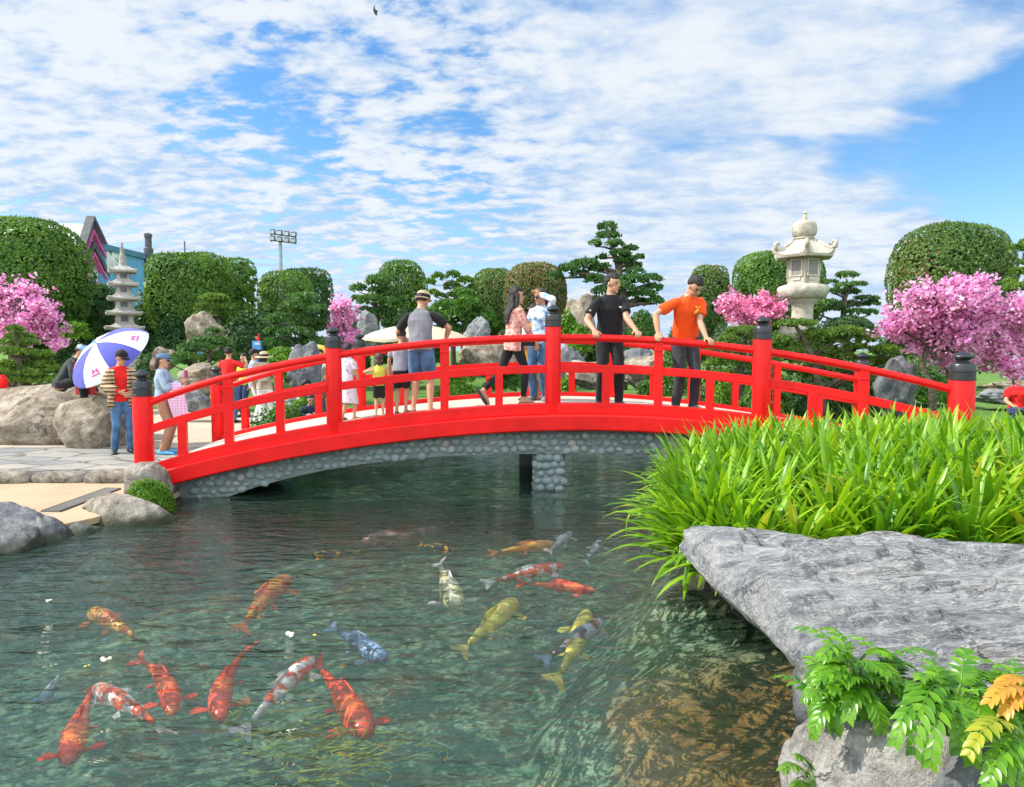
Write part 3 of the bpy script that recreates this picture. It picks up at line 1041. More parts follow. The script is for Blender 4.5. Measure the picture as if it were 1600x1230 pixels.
def face_cobbles(fn, sgn, t0, t1, parent):
    spots = []
    L = 0.115
    ts = np.linspace(t0, t1, 900)
    # arc length
    acc = 0; last = fn(ts[0]); pos = [0]
    for t in ts[1:]:
        q = fn(t); acc += (q - last).length; pos.append(acc); last = q
    row = 0
    z = -.3
    while z < 1.0:
        s = (row % 2) * L * .5
        while s < acc:
            t = float(np.interp(s, pos, ts))
            zz = z + rs.uniform(-.022, .022)
            if arch_bottom(t) + .012 < zz < arch_top(t) - .03:
                a = across(fn, t)
                d = V(-a.y, a.x, 0)
                c = fn(t) - a * .045; c.z = zz
                r = rs.uniform(.040, .068)
                ang = rs.uniform(-.5, .5)
                dd = d * math.cos(ang) + V(0, 0, 1) * math.sin(ang); uu = V(0, 0, 1) * math.cos(ang) - d * math.sin(ang)
                spots.append((c, a, dd, uu, r, rs.uniform(.9, 1.2)))
            s += L * rs.uniform(.82, 1.12)
        z += L * .80
        row += 1
    return cobbles(spots, 'cobble_facing', parent)


sa = stone_part(npt, 1, 0, True)
face_cobbles(npt, 1, .3, 3.7, sa)
stone_part(fpt, -1, 0, False)
# vault between the two walls
b = MB(); rings = []
for t in np.linspace(.5, 3.5, 40):
    a = npt(t); c = fpt(t); d = (c - a).normalized(); z = min(arch_top(t), deck_h(t) - .14)
    a = a + d * .3; c = c - d * .3
    zb = max(arch_bottom(t) + .06, -.4)
    rings.append([V(a.x, a.y, zb), V(c.x, c.y, zb), V(c.x, c.y, max(z, zb + .02)), V(a.x, a.y, max(z, zb + .02))])
b.loft(rings); b.build('vault', M['mortar'], bridge, 40)
# pier: two stone legs, one behind the other
for k, (fn, uu) in enumerate(((npt, 857.5), (fpt, 838))):
    tt = 1.985 if k == 0 else 2.0
    p = fn(tt); a = across(fn, tt); d = V(-a.y, a.x, 0)
    if k == 1:
        a = -a
    c = p - a * .26
    rot = Matrix((d, a, V(0, 0, 1))).transposed()
    b = MB(); b.box((c.x, c.y, -.02), (.185, .20, .52), rot)
    pr = b.build('pier', M['mortar'], bridge, None, bevel=.02)
    if k == 0:
        spots = []
        for fa, (ax, al, wid) in enumerate(((a, d, .2), (-d, a, .2), (d, a, .2))):
            z = -.28; row = 0
            while z < .45:
                s = -wid + .05 + (row % 2) * .04
                while s < wid:
                    cc = c + ax * (.20 if fa == 0 else .185) + al * s; 
                    r = rs.uniform(.045, .07)
                    spots.append((V(cc.x, cc.y, z + rs.uniform(-.02, .02)), ax, al, V(0, 0, 1), r, rs.uniform(.9, 1.15)))
                    s += rs.uniform(.10, .13)
                z += .10; row += 1
        cobbles(spots, 'cobble_facing', pr)
# a paved approach under each end so the deck lands on the bank
for i, (x0, x1) in enumerate(((-4.66, -4.12), (4.9, 6.6))):
    zt = PLAZA_H + .02
    b = MB(); b.box(((x0 + x1) / 2, 9.8, .04), ((x1 - x0) / 2, 1.62, .20))
    b.build('abutment', M['rock_shore'], bridge, None, bevel=.03)

# ------------------------------------------------------------------ vegetation builders
def seed_rng(k):
    return np.random.default_rng(1000 + k)


def super_dirs(n, rs, upper=False):
    d = unit(rs.normal(0, 1, (n, 3)))
    if upper:
        d[:, 2] = np.abs(d[:, 2])
    return d


def hedge(label, u0, u1, v0, vb, Y, mat, seed, n=4.0, dens=1.0, leaf=.13, sparse=0.0, dome=0.0, group='clipped topiary trees behind the garden', cat='topiary tree', trunk='bark', name='topiary_tree'):
    """clipped ficus block: leafy shell over an inner leafy core, trunk fan below"""
    rs = seed_rng(seed)
    a = at(u0, v0, Y); b = at(u1, v0, Y); q = at((u0 + u1) / 2, vb, Y)
    hw = (b.x - a.x) / 2; zt = a.z; zb = max(q.z, -.2)
    cx = (a.x + b.x) / 2; cz = (zt + zb) / 2; hh = (zt - zb) / 2
    dp = hw * .85
    gz = ground_z(cx, Y)
    root = empty(name, (cx, Y, gz), label, cat, group)
    area = 4 * hw * hh * 2 + 4 * hw * dp
    leaf *= .72
    N = int(area / (leaf * leaf * .5) * 1.35 * dens)
    N = min(N, 26000)
    d = super_dirs(N * 2, rs)
    d = d[(d[:, 1] < .55)][:N]                        # mostly the sides that can be seen, plus part of the back
    e = n
    rr = (np.abs(d[:, 0]) ** e + np.abs(d[:, 1]) ** 2.6 + np.abs(d[:, 2]) ** e) ** (-1 / e)
    S = d * rr[:, None]
    m = np.abs(S).max(0)
    nz = vnoise(S, 2.2, seed) * .028 + vnoise(S, 6.0, seed + 1) * .018
    Nn = unit(np.sign(S) * np.abs(S) ** (e - 1) / np.array([hw, dp, hh]))
    if dome:
        k = 1 - dome * np.clip(S[:, 2], 0, 1) ** 2
        S[:, 0] *= k; S[:, 1] *= k
        taper = 1 - .10 * np.clip(-S[:, 2], 0, 1)
        S[:, 0] *= taper
    P = S * (1 + nz - rs.uniform(0, .035, len(S)))[:, None] * np.array([hw, dp, hh]) + np.array([cx, Y, cz])
    keep = np.ones(len(P), bool)
    if sparse:
        fz = (P[:, 2] - zb) / (zt - zb)
        hole = vnoise(P, 1.0, seed + 9) + vnoise(P, 3.0, seed + 3) * .6
        keep = ~((fz < .80) & (rs.uniform(0, 1, len(P)) < sparse * (1.0 - np.clip((fz - .45) / .35, 0, 1)) + .0) & (hole > -.25))
    P = P[keep]; Nn = Nn[keep]
    q1 = leaves(P, Nn, leaf, leaf * .6, .55, rs)
    # wispy new shoots on top
    ns = N // 30
    ti = rs.choice(len(P), ns, p=(np.clip(Nn[:, 2], 0.02, 1) / np.clip(Nn[:, 2], 0.02, 1).sum()))
    q2 = leaves(P[ti] + np.array([0, 0, leaf * .4]), np.tile([0, 0, 1.0], (ns, 1)), leaf * 1.1, leaf * .35, .5, rs, along=True)
    # inner leaves so that no light shows through
    nc = N // 3 if not sparse else N // 6
    core = super_dirs(nc, rs); rc = (np.abs(core) ** e).sum(1) ** (-1 / e)
    C = core * rc[:, None] * .86 * rs.uniform(.75, 1, (nc, 1))
    if dome:
        k = 1 - dome * np.clip(C[:, 2], 0, 1) ** 2
        C[:, 0] *= k; C[:, 1] *= k
    C = C * np.array([hw, dp, hh]) + np.array([cx, Y, cz])
    q3 = leaves(C, core, leaf * 3.6, leaf * 2.8, .7, rs)
    me = quads_mesh('crown', np.concatenate([q1, q2, q3]))
    link('crown', me, mat, root)
    tb = MB()
    r0 = max(.10, hw * .10)
    k = 9 if sparse else 5
    tb.tube([(cx, Y, gz - .1), (cx, Y, zb + .2 * (zt - zb))], [r0 * 1.2, r0], 10)
    for i in range(k):
        ang = (i / (k - 1) - .5) * 1.6 + rs.uniform(-.1, .1)
        yy = Y - dp * (.80 if sparse else .3) * math.cos(ang)
        p0 = V(cx + rs.uniform(-.1, .1), Y - dp * .15, gz + (zb - gz) * .3 + .2)
        p1 = V(cx + math.sin(ang) * hw * .42, (Y + yy * 1.6) / 2.6, zb + (zt - zb) * .28)
        p2 = V(cx + math.sin(ang) * hw * .66, yy, zb + (zt - zb) * .55)
        p3 = V(cx + math.sin(ang) * hw * .78, yy, zb + (zt - zb) * .8)
        tb.tube([p0, p1, p2, p3], [r0 * .7, r0 * .5, r0 * .33, r0 * .12], 7)
        if sparse:
            for s_ in (-1, 1):
                q = p1.lerp(p2, .4)
                tb.tube([q, q + V(s_ * hw * .12, -dp * .12, (zt - zb) * .18), q + V(s_ * hw * .16, -dp * .14, (zt - zb) * .38)], [r0 * .3, r0 * .2, r0 * .08], 6)
    tb.build('trunk', M['bark_grey' if sparse else trunk], root, 180)
    return root


def pad_leaves(c, r, rs, leaf, dens=1.0):
    """a cloud-pruned pad: flat-bottomed dome of upright needle tufts"""
    area = math.pi * r[0] * r[1] * 1.6 + 2 * math.pi * r[0] * r[2]
    n = int(min(2600, max(60, area / (leaf * leaf) * 2.6 * dens)))
    d = super_dirs(n, rs)
    d[:, 2] = np.where(d[:, 2] < -.25, -d[:, 2], d[:, 2])
    nz = vnoise(d + np.array(c) * .7, 2.6, 3) * .16 + vnoise(d + np.array(c), 6.5, 4) * .10
    P = d * np.array(r) * (1 + nz - rs.uniform(0, .18, n))[:, None] + np.array(c)
    Nn = unit(d / np.array(r) * np.array([.6, .6, 1.0]) * r[2] + np.array([0, 0, .25]))
    return leaves(P, Nn, leaf, leaf * .34, .55, rs, along=True), leaves(d[: n // 4] * np.array(r) * .75 + np.array(c), d[: n // 4], leaf * 1.9, leaf * 1.3, .9, rs)


def pad_tree(label, pads, base, Y, mat, seed, name='cloud_pruned_pine', cat='pine', leaf=.09, trunk_px=None, r0=.12, deep=.8, group=None, bark='bark', dens=1.0, jitter=.9):
    """tree of separate needle pads: pads = (u,v,ru,rv) in photo pixels at about distance Y"""
    rs = seed_rng(seed)
    k = Y / FPX
    b = at(base[0], base[1], Y)
    gz = min(b.z, ground_z(b.x, Y) + .0)
    root = empty(name, (b.x, Y, gz), label, cat, group)
    quads = []
    tp = [V(b.x, Y, gz - .05), ]
    for (u, v) in (trunk_px or []):
        tp.append(at(u, v, Y))
    tb = MB()
    if len(tp) < 2:
        top = min(pads, key=lambda p: p[1]); tp.append(at((base[0] + top[0]) / 2 + 3, (base[1] + top[1]) / 2, Y)); tp.append(at(top[0], top[1], Y))
    # smooth the trunk line
    sm = []
    for i in range(len(tp) - 1):
        for j in range(4):
            t = j / 4
            p0, p1, p2, p3 = tp[max(i - 1, 0)], tp[i], tp[i + 1], tp[min(i + 2, len(tp) - 1)]
            sm.append(0.5 * ((2 * p1) + (p2 - p0) * t + (2 * p0 - 5 * p1 + 4 * p2 - p3) * t * t + (3 * p1 - p0 - 3 * p2 + p3) * t ** 3))
    sm.append(tp[-1])
    nn = len(sm)
    tb.tube(sm, [r0 * (1 - .8 * i / (nn - 1)) for i in range(nn)], 9)
    for (u, v, ru, rv) in pads:
        yy = Y + rs.uniform(-1, 1) * jitter * ru * k
        c = at(u, v, yy)
        r = (ru * k * 1.05, ru * k * deep, rv * k * 1.08)
        a, bq = pad_leaves(tuple(c), r, rs, leaf, dens)
        quads += [a, bq]
        j = min(range(nn), key=lambda i: (sm[i] - V(c.x, c.y, c.z - .25 * abs(c.x - sm[i].x) - .1)).length)
        s = sm[j]
        e = V(c.x, c.y, c.z - r[2] * .4)
        if (e - s).length > .12:
            mid = s.lerp(e, .5) + V(0, 0, .05 * (e - s).length)
            rr = r0 * (1 - .8 * j / (nn - 1)) * .5
            tb.tube([s, mid, e], [rr, rr * .75, rr * .4], 6)
    link('crown', quads_mesh('crown', np.concatenate(quads)), mat, root)
    tb.build('trunk', M[bark], root, 180)
    return root


def dome_shrub(label, u0, u1, v0, v1, Y, mat, seed, leaf=.06, name='shrub', cat='shrub', group=None, lump=.06, wild=.6, dens=1.0, deep=.9, mixdown=.1):
    rs = seed_rng(seed)
    a = at(u0, v1, Y); b = at(u1, v1, Y); t = at((u0 + u1) / 2, v0, Y)
    hw = (b.x - a.x) / 2; cx = (a.x + b.x) / 2; zb = a.z; hh = t.z - zb
    gz = min(ground_z(cx, Y), zb) if Y > 5 else zb
    n = int(min(9000, 2 * math.pi * hw * max(hh, hw * .6) / (leaf * leaf * .5) * 1.7 * dens))
    d = super_dirs(n, rs, True)
    d[:, 2] = d[:, 2] - mixdown
    nz = vnoise(d, 2.0, seed) * lump * 2 + vnoise(d, 5.5, seed + 1) * lump
    r = np.array([hw, hw * deep, hh])
    P = d * r * (1 + nz - rs.uniform(0, .08, n))[:, None] + np.array([cx, Y, zb])
    q = leaves(P, unit(d / r), leaf, leaf * .5, wild, rs)
    nc = n // 3
    C = d[:nc] * r * .85 + np.array([cx, Y, zb])
    q2 = leaves(C, d[:nc], leaf * 2.4, leaf * 1.8, .8, rs)
    me = quads_mesh(name, np.concatenate([q, q2]))
    o = link(name, me, mat, origin=(cx, Y, gz))
    return tag(o, label, cat, group)


def blossom_tree(label, base, trunk, lobes, Y, mat, seed, size=.07, per=900, group=None, droop=0.0, spiky=.35, r0=.09, name='blossom_tree', deepk=.8):
    rs = seed_rng(seed)
    k = Y / FPX
    b = at(base[0], base[1], Y)
    gz = min(b.z, ground_z(b.x, Y))
    root = empty(name, (b.x, Y, gz), label, 'blossom tree', group)
    tb = MB()
    tp = [V(b.x, Y, gz - .05)] + [at(u, v, Y) for u, v in trunk]
    n = len(tp)
    tb.tube(tp, [r0 * (1 - .5 * i / (n - 1)) for i in range(n)], 9)
    top = tp[-1]
    Q = []
    for (u, v, ru, rv) in lobes:
        yy = Y + rs.uniform(-.6, .6) * ru * k
        c = np.array(at(u, v, yy)); r = np.array([ru * k, ru * k * deepk, rv * k])
        c0 = Vector(c)
        tb.tube([top, top.lerp(c0, .55) + V(0, 0, .08 * r[2]), c0], [r0 * .45, r0 * .3, r0 * .15], 6)
        nt = max(12, int(per * ru * rv / 1600 / 17))
        dirs = unit(rs.normal(0, 1, (nt, 3)) + np.array([0, 0, .12]))
        for dvec in dirs:
            s = c + dvec * r * rs.uniform(0, .35)
            e = c + dvec * r * (rs.uniform(.7, 1.0) + (spiky * rs.uniform(.3, 1.5) if rs.uniform() < .5 else 0))
            if droop:
                e = e + np.array([0, 0, -droop * rs.uniform(.2, 1) * r[2]])
            mid = (s + e) / 2 + rs.normal(0, .06, 3) * r
            if rs.uniform() < .8:
                tb.tube([tuple(s), tuple(mid), tuple(e)], [r0 * .12, r0 * .09, r0 * .04], 4)
            m = int(rs.integers(16, 30))
            t = rs.uniform(0, 1, (m, 1)) ** .8
            pts = (1 - t) ** 2 * s + 2 * t * (1 - t) * mid + t ** 2 * e + rs.normal(0, .035 + .5 * size, (m, 3)) * np.array([1, 1, 1]) * (1 - .5 * t)
            Q.append(leaves(pts, rs.normal(0, 1, (m, 3)), size, size * .8, 1.0, rs, .45))
    link('crown', quads_mesh('crown', np.concatenate(Q)), mat, root)
    tb.build('trunk', M['bark'], root, 180)
    return root


# ------------------------------------------------------------------ clipped trees along the back
hedge('massive clipped green tree at the left edge with a sunlit rough top', -75, 124, 341, 525, 24, M['hedge'], 1, 3.4, 1.2, .15, dome=.10)
hedge('low dark clipped hedge block between the big left tree and the pagoda', 118, 176, 444, 530, 27, M['hedge_dark'], 2, 6, 1, .13, trunk='bark')
hedge('boxy clipped tree with a sunlit left side, right of the stone pagoda', 234, 357, 396, 520, 26, M['hedge'], 3, 5.0, 1.2, .14)
hedge('thin clipped tree with bare branches showing, behind the boxy tree right of the pagoda', 330, 399, 403, 515, 29, M['hedge'], 4, 5, .8, .13, sparse=.55)
hedge('clipped tree under the floodlight mast with a bare patch on its left side', 404, 488, 424, 515, 27, M['hedge'], 5, 4, .9, .13, sparse=.45, dome=.12)
hedge('clipped tree with grey branches showing, right of the floodlight mast', 436, 518, 420, 518, 30, M['hedge_dark'], 6, 5, .9, .13, sparse=.5)
hedge('dome topped clipped tree with pale fanned branches behind the straw hat man', 586, 668, 407, 520, 30, M['hedge'], 7, 3.2, .9, .13, sparse=.6, dome=.12)
hedge('yellow green clipped tree left of the russet clipped tree', 735, 812, 420, 520, 31, M['hedge_brown2'], 8, 3.6, 1, .13, dome=.1)
hedge('russet brown clipped tree behind the women on the bridge', 787, 886, 411, 525, 27, M['hedge_brown'], 9, 3.4, 1.2, .13, dome=.10)
hedge('small clipped tree behind the man in the orange shirt', 1080, 1139, 415, 520, 29, M['hedge_brown2'], 10, 4.5, 1, .13)
hedge('dark green clipped tree behind the white stone lantern', 1149, 1284, 394, 515, 30, M['hedge'], 11, 4.2, 1, .14)
hedge('largest clipped tree at the right, with russet flecks, behind the pink tree', 1400, 1572, 350, 525, 24, M['hedge_brown2'], 12, 3.1, 1.2, .14, dome=.10)

# ------------------------------------------------------------------ cloud-pruned pines
pad_tree('tall cloud pruned pine with a pointed top behind the man in black', [(949, 355, 16, 8), (951, 369, 20, 8), (930, 382, 11, 7), (961, 382, 15, 7), (985, 389, 13, 5), (969, 397, 17, 7), (998, 402, 9, 4), (940, 403, 10, 5),
          (982, 405, 11, 5), (969, 409, 12, 5), (914, 414, 24, 10), (888, 422, 17, 10), (868, 432, 12, 7), (907, 430, 16, 8), (933, 420, 15, 9), (945, 417, 9, 5), (987, 416, 17, 7), (992, 425, 15, 7), (930, 438, 17, 10),
          (987, 438, 21, 10), (1016, 438, 20, 10), (1021, 451, 16, 8), (1003, 461, 24, 9), (998, 474, 18, 8), (1024, 471, 14, 8), (945, 456, 21, 10), (930, 471, 15, 9), (960, 475, 20, 10), (975, 450, 18, 10)],
         (972, 520), 24, M['pine'], 31, leaf=.12, trunk_px=[(975, 480), (968, 440), (966, 415), (957, 390), (950, 360)], r0=.22)
pad_tree('dark cloud pruned tree with round pads, left of the dome topped tree', [(560, 452, 14, 9), (592, 441, 21, 12), (587, 456, 13, 8), (608, 458, 16, 10), (579, 471, 21, 11), (571, 487, 15, 8), (608, 474, 17, 9), (600, 492, 22, 12), (622, 470, 12, 9), (556, 468, 9, 7), (614, 508, 18, 12)],
         (590, 530), 23, M['pine'], 32, leaf=.11, trunk_px=[(588, 500), (586, 470), (592, 445)], r0=.14, name='cloud_pruned_tree', cat='tree')
pad_tree('ball pruned tree with sky between its thin stems, right of the straw hat man', [(685, 434, 11, 8), (672, 442, 10, 7), (708, 432, 12, 9), (707, 450, 14, 11), (727, 441, 15, 9), (677, 459, 10, 7), (688, 463, 8, 6), (706, 465, 11, 9), (721, 458, 14, 10), (738, 452, 10, 8), (735, 468, 14, 9)],
         (708, 520), 26, M['hedge'], 33, leaf=.11, trunk_px=[(708, 490), (710, 465), (707, 440)], r0=.12, name='ball_pruned_tree', cat='tree')
pad_tree('dense glossy green tree above the pointed rocks, between straw hat man and long haired woman', [(700, 482, 26, 14), (730, 478, 24, 14), (752, 492, 22, 14), (690, 500, 24, 14), (720, 498, 26, 15), (745, 510, 24, 15), (700, 516, 24, 12), (762, 505, 16, 12), (675, 490, 12, 10), (728, 462, 16, 10)],
         (720, 540), 23, M['shrub_mid'], 34, leaf=.12, r0=.15, name='broadleaf_tree', cat='tree')
pad_tree('layered cloud pruned pine behind the bridge rail, left of the narrow pink tree', [(478, 467, 22, 10), (462, 481, 26, 11), (495, 486, 20, 10), (440, 500, 26, 11), (475, 503, 30, 11), (500, 511, 17, 10), (430, 519, 18, 9), (465, 522, 30, 11), (446, 536, 34, 10), (490, 536, 25, 10)],
         (468, 570), 20, M['pine'], 35, leaf=.095, r0=.14)
pad_tree('small pine on the tan rock below the boxy clipped tree', [(335, 468, 22, 9), (318, 481, 14, 8), (350, 482, 20, 9), (362, 494, 13, 8), (337, 492, 12, 7), (312, 492, 10, 6)],
         (345, 528), 21, M['pine_light'], 36, leaf=.095, r0=.09)
pad_tree('low spreading juniper in front of the tan rock, left bank', [(333, 520, 13, 8), (328, 533, 28, 8), (307, 544, 28, 9), (348, 538, 16, 8), (286, 559, 26, 9), (320, 562, 24, 9), (351, 555, 18, 8), (265, 566, 14, 7)],
         (318, 585), 18, M['pine'], 37, leaf=.085, r0=.09, name='juniper', cat='juniper')
pad_tree('tiered cone shaped pine under the pink tree at the left edge', [(23, 516, 14, 8), (31, 527, 23, 8), (16, 536, 18, 8), (44, 537, 17, 8), (13, 549, 20, 8), (36, 552, 26, 8), (68, 554, 16, 7), (60, 562, 21, 8), (13, 571, 22, 8), (39, 573, 22, 8), (70, 571, 18, 8), (10, 582, 20, 8), (49, 583, 24, 8), (82, 577, 13, 8), (26, 594, 30, 9), (60, 595, 28, 9), (88, 592, 12, 8), (-12, 590, 20, 9)],
         (32, 610), 16, M['pine_light'], 38, leaf=.075, r0=.10)
pad_tree('small layered pine right of the white stone lantern', [(1323, 431, 18, 7), (1300, 442, 10, 5), (1340, 445, 15, 5), (1320, 447, 15, 5), (1299, 456, 15, 5), (1325, 457, 20, 6), (1353, 467, 20, 5), (1294, 474, 18, 6), (1325, 477, 22, 7), (1361, 475, 15, 5), (1361, 489, 12, 6), (1273, 487, 13, 6), (1304, 483, 20, 6), (1338, 488, 18, 6)],
         (1322, 512), 21, M['pine'], 39, leaf=.085, trunk_px=[(1318, 480), (1326, 455), (1322, 435)], r0=.11)
pad_tree('wide spreading juniper behind the right half of the bridge', [(1242, 507, 34, 8), (1223, 533, 17, 9), (1270, 526, 24, 12), (1265, 539, 18, 9), (1322, 521, 28, 11), (1312, 534, 17, 9), (1356, 531, 20, 9), (1338, 544, 20, 8), (1382, 549, 24, 10), (1410, 553, 14, 7), (1317, 558, 20, 9), (1286, 557, 17, 9), (1345, 562, 14, 8),
          (1240, 552, 20, 10), (1218, 560, 16, 9), (1365, 566, 18, 9), (1300, 575, 20, 9), (1255, 566, 22, 10), (1390, 566, 18, 9), (1330, 578, 20, 9), (1215, 575, 16, 8), (1275, 590, 22, 9), (1360, 584, 18, 8), (1295, 548, 18, 8), (1245, 582, 18, 8)],
         (1290, 610), 13.5, M['pine_light'], 40, leaf=.06, r0=.13, name='juniper', cat='juniper', jitter=.5)
pad_tree('second spreading juniper, left part, below the rose pink tree', [(1161, 520, 30, 10), (1139, 532, 18, 8), (1187, 530, 18, 9), (1120, 545, 20, 9), (1155, 548, 22, 9), (1145, 567, 38, 10), (1185, 575, 20, 9), (1130, 585, 22, 9), (1170, 592, 24, 9), (1110, 570, 14, 8)],
         (1150, 620), 14, M['pine_light'], 41, leaf=.06, r0=.11, name='juniper', cat='juniper', jitter=.5)
pad_tree('dark pine cut by the right edge, with flat pads', [(1588, 390, 16, 8), (1606, 380, 14, 8), (1592, 425, 14, 7), (1588, 450, 24, 8), (1606, 470, 16, 8), (1578, 441, 12, 6), (1610, 410, 14, 8), (1625, 440, 24, 10), (1620, 400, 20, 10)],
         (1612, 530), 20, M['pine_light'], 42, leaf=.085, r0=.13)

# ------------------------------------------------------------------ blossom trees
blossom_tree('pink blossom tree drooping over the pine at the left edge', (20, 600), [(18, 540), (25, 500), (30, 470)],
             [(40, 462, 38, 34), (18, 488, 40, 38), (62, 492, 34, 30), (80, 520, 24, 20), (-10, 470, 40, 40), (30, 510, 36, 24), (-5, 525, 34, 24), (92, 540, 10, 12)], 17.5, M['pink'], 51, .085, 1050, droop=.25)
blossom_tree('narrow pink blossom tree behind the second bridge post', (537, 590), [(538, 550), (537, 510)],
             [(534, 478, 22, 22), (540, 496, 24, 24), (536, 520, 22, 24), (545, 535, 16, 18), (520, 515, 9, 10)], 20, M['pink'], 52, .085, 1500, droop=.2)
blossom_tree('rose pink blossom tree left of the white stone lantern', (1170, 560), [(1172, 530), (1170, 500)],
             [(1165, 482, 44, 25), (1145, 478, 30, 20), (1195, 480, 34, 24), (1170, 497, 36, 16), (1210, 488, 18, 18)], 18, M['pink2'], 53, .08, 1500)
blossom_tree('largest pink blossom tree, leaning, right of the bridge', (1462, 625), [(1456, 600), (1440, 572), (1450, 540)],
             [(1470, 468, 62, 34), (1425, 500, 50, 26), (1530, 490, 52, 42), (1452, 535, 50, 28), (1565, 535, 46, 40), (1500, 560, 34, 22), (1580, 575, 34, 22), (1500, 512, 50, 34), (1398, 512, 26, 16), (1510, 450, 40, 24), (1600, 500, 30, 40)],
             11.8, M['pink'], 54, .062, 1500, r0=.07)

# ------------------------------------------------------------------ shrubs
dome_shrub('bright green clipped dome shrub behind the straw hat visitor', 404, 474, 537, 585, 17.5, M['shrub_bright'], 61, .07)
dome_shrub('smooth green clipped dome between the man in black and the man in orange', 974, 1032, 478, 540, 21.5, M['shrub_mid'], 62, .075)
dome_shrub('low dark clipped mound under the small layered pine', 1277, 1372, 488, 525, 18.5, M['hedge_dark'], 63, .07)
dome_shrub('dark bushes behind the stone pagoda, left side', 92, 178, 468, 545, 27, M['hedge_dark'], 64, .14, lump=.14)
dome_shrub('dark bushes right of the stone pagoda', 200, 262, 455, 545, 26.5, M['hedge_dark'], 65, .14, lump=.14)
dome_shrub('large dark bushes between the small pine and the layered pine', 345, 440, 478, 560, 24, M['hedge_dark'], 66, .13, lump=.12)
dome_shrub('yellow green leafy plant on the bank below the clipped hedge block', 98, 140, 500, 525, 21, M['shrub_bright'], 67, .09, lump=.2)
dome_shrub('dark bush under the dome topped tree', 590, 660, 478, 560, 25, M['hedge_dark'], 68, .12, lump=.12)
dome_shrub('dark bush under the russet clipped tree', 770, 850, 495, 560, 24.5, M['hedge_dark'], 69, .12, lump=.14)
dome_shrub('green bush behind the man in the orange shirt', 1036, 1110, 495, 560, 22.5, M['shrub_mid'], 70, .10, lump=.12)
dome_shrub('green bush under the dark green clipped tree', 1105, 1215, 500, 560, 20.5, M['hedge_dark'], 71, .10, lump=.12)
dome_shrub('dark green undergrowth below the largest clipped tree', 1375, 1500, 490, 565, 20, M['hedge_dark'], 72, .10, lump=.14)
dome_shrub('green undergrowth at the right edge under the dark pine', 1500, 1680, 480, 570, 21.5, M['shrub_mid'], 73, .11, lump=.14)
dome_shrub('bright leafy plant left of the tall rock behind the bridge', 872, 905, 486, 530, 20, M['shrub_bright'], 74, .10, lump=.25)
dome_shrub('bright leafy plant right of the tall rock, behind the arm of the man in black', 888, 925, 502, 545, 19.5, M['shrub_bright'], 75, .09, lump=.25)
dome_shrub('bright green tussock on the bank behind the straw hat man', 676, 752, 592, 627, 16.6, M['shrub_bright'], 76, .09, lump=.2)
dome_shrub('small green cushion by the white stones, left of the long haired woman', 700, 745, 564, 590, 18, M['shrub_bright'], 77, .08)
dome_shrub('light green plant between bridge post and man in black', 868, 902, 590, 622, 16.5, M['shrub_bright'], 78, .09, lump=.2)
dome_shrub('small dark bush beside the legs of the man in black', 992, 1018, 592, 622, 16, M['shrub_mid'], 79, .08, lump=.12)
dome_shrub('bright bush behind the rail right of the man in orange', 1098, 1150, 592, 655, 13.2, M['shrub_bright'], 80, .07, lump=.16)
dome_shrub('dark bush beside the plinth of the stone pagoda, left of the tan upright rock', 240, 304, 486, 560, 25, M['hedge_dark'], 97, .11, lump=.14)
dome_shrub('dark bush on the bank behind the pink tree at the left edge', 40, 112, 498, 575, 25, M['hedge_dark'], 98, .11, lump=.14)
dome_shrub('dark green low bush below the second spreading juniper', 1082, 1240, 556, 640, 15.6, M['hedge_dark'], 92, .07, lump=.14)
dome_shrub('dark green bush on the lawn behind the dark weathered rock', 1385, 1480, 548, 620, 15.8, M['shrub_mid'], 93, .07, lump=.14)
dome_shrub('mixed green bush behind the tan flat rock and the men', 1010, 1100, 545, 610, 17.4, M['shrub_mid'], 94, .08, lump=.16)
dome_shrub('dark bush behind the dark rocks right of the central post', 905, 985, 520, 590, 20.2, M['hedge_dark'], 95, .09, lump=.16)
dome_shrub('green bush between the grey pointed rock and the long haired woman', 760, 880, 535, 600, 19.6, M['shrub_mid'], 96, .09, lump=.16)
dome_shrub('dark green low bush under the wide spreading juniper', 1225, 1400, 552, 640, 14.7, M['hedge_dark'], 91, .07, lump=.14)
dome_shrub('deep green bush by the third bridge post', 1150, 1230, 585, 655, 12.8, M['shrub_mid'], 81, .07, lump=.16)
dome_shrub('leafy green bush on the left bank seen through the lower rails', 388, 512, 628, 690, 13.2, M['shrub_mid'], 82, .07, lump=.16)
dome_shrub('pale green spray of leaves under the rail by the seated child', 452, 505, 616, 660, 13.6, M['shrub_bright'], 83, .07, lump=.2)
dome_shrub('moss green leafy cushion on the rock at the foot of the left end post', 194, 272, 741, 800, 7.62, M['shrub_bright'], 84, .028, lump=.07, wild=.7, cat='cushion plant', name='cushion_plant', deep=.8)
dome_shrub('bush at the left edge behind the tiered pine', -60, 20, 560, 620, 17.5, M['shrub_mid'], 85, .09, lump=.14)
dome_shrub('low bush on the lawn behind the striped cardigan woman', 214, 262, 545, 590, 18.5, M['hedge_dark'], 86, .08, lump=.14)
dome_shrub('bushes along the back behind the cream parasol', 620, 700, 500, 560, 24, M['hedge_dark'], 87, .12, lump=.12)
dome_shrub('bushes at the back behind the narrow pink tree', 505, 580, 490, 570, 24.5, M['hedge_dark'], 88, .12, lump=.12)
dome_shrub('light green bushes between the rose pink tree and the lantern base', 1195, 1300, 500, 545, 19, M['shrub_mid'], 89, .09, lump=.14)

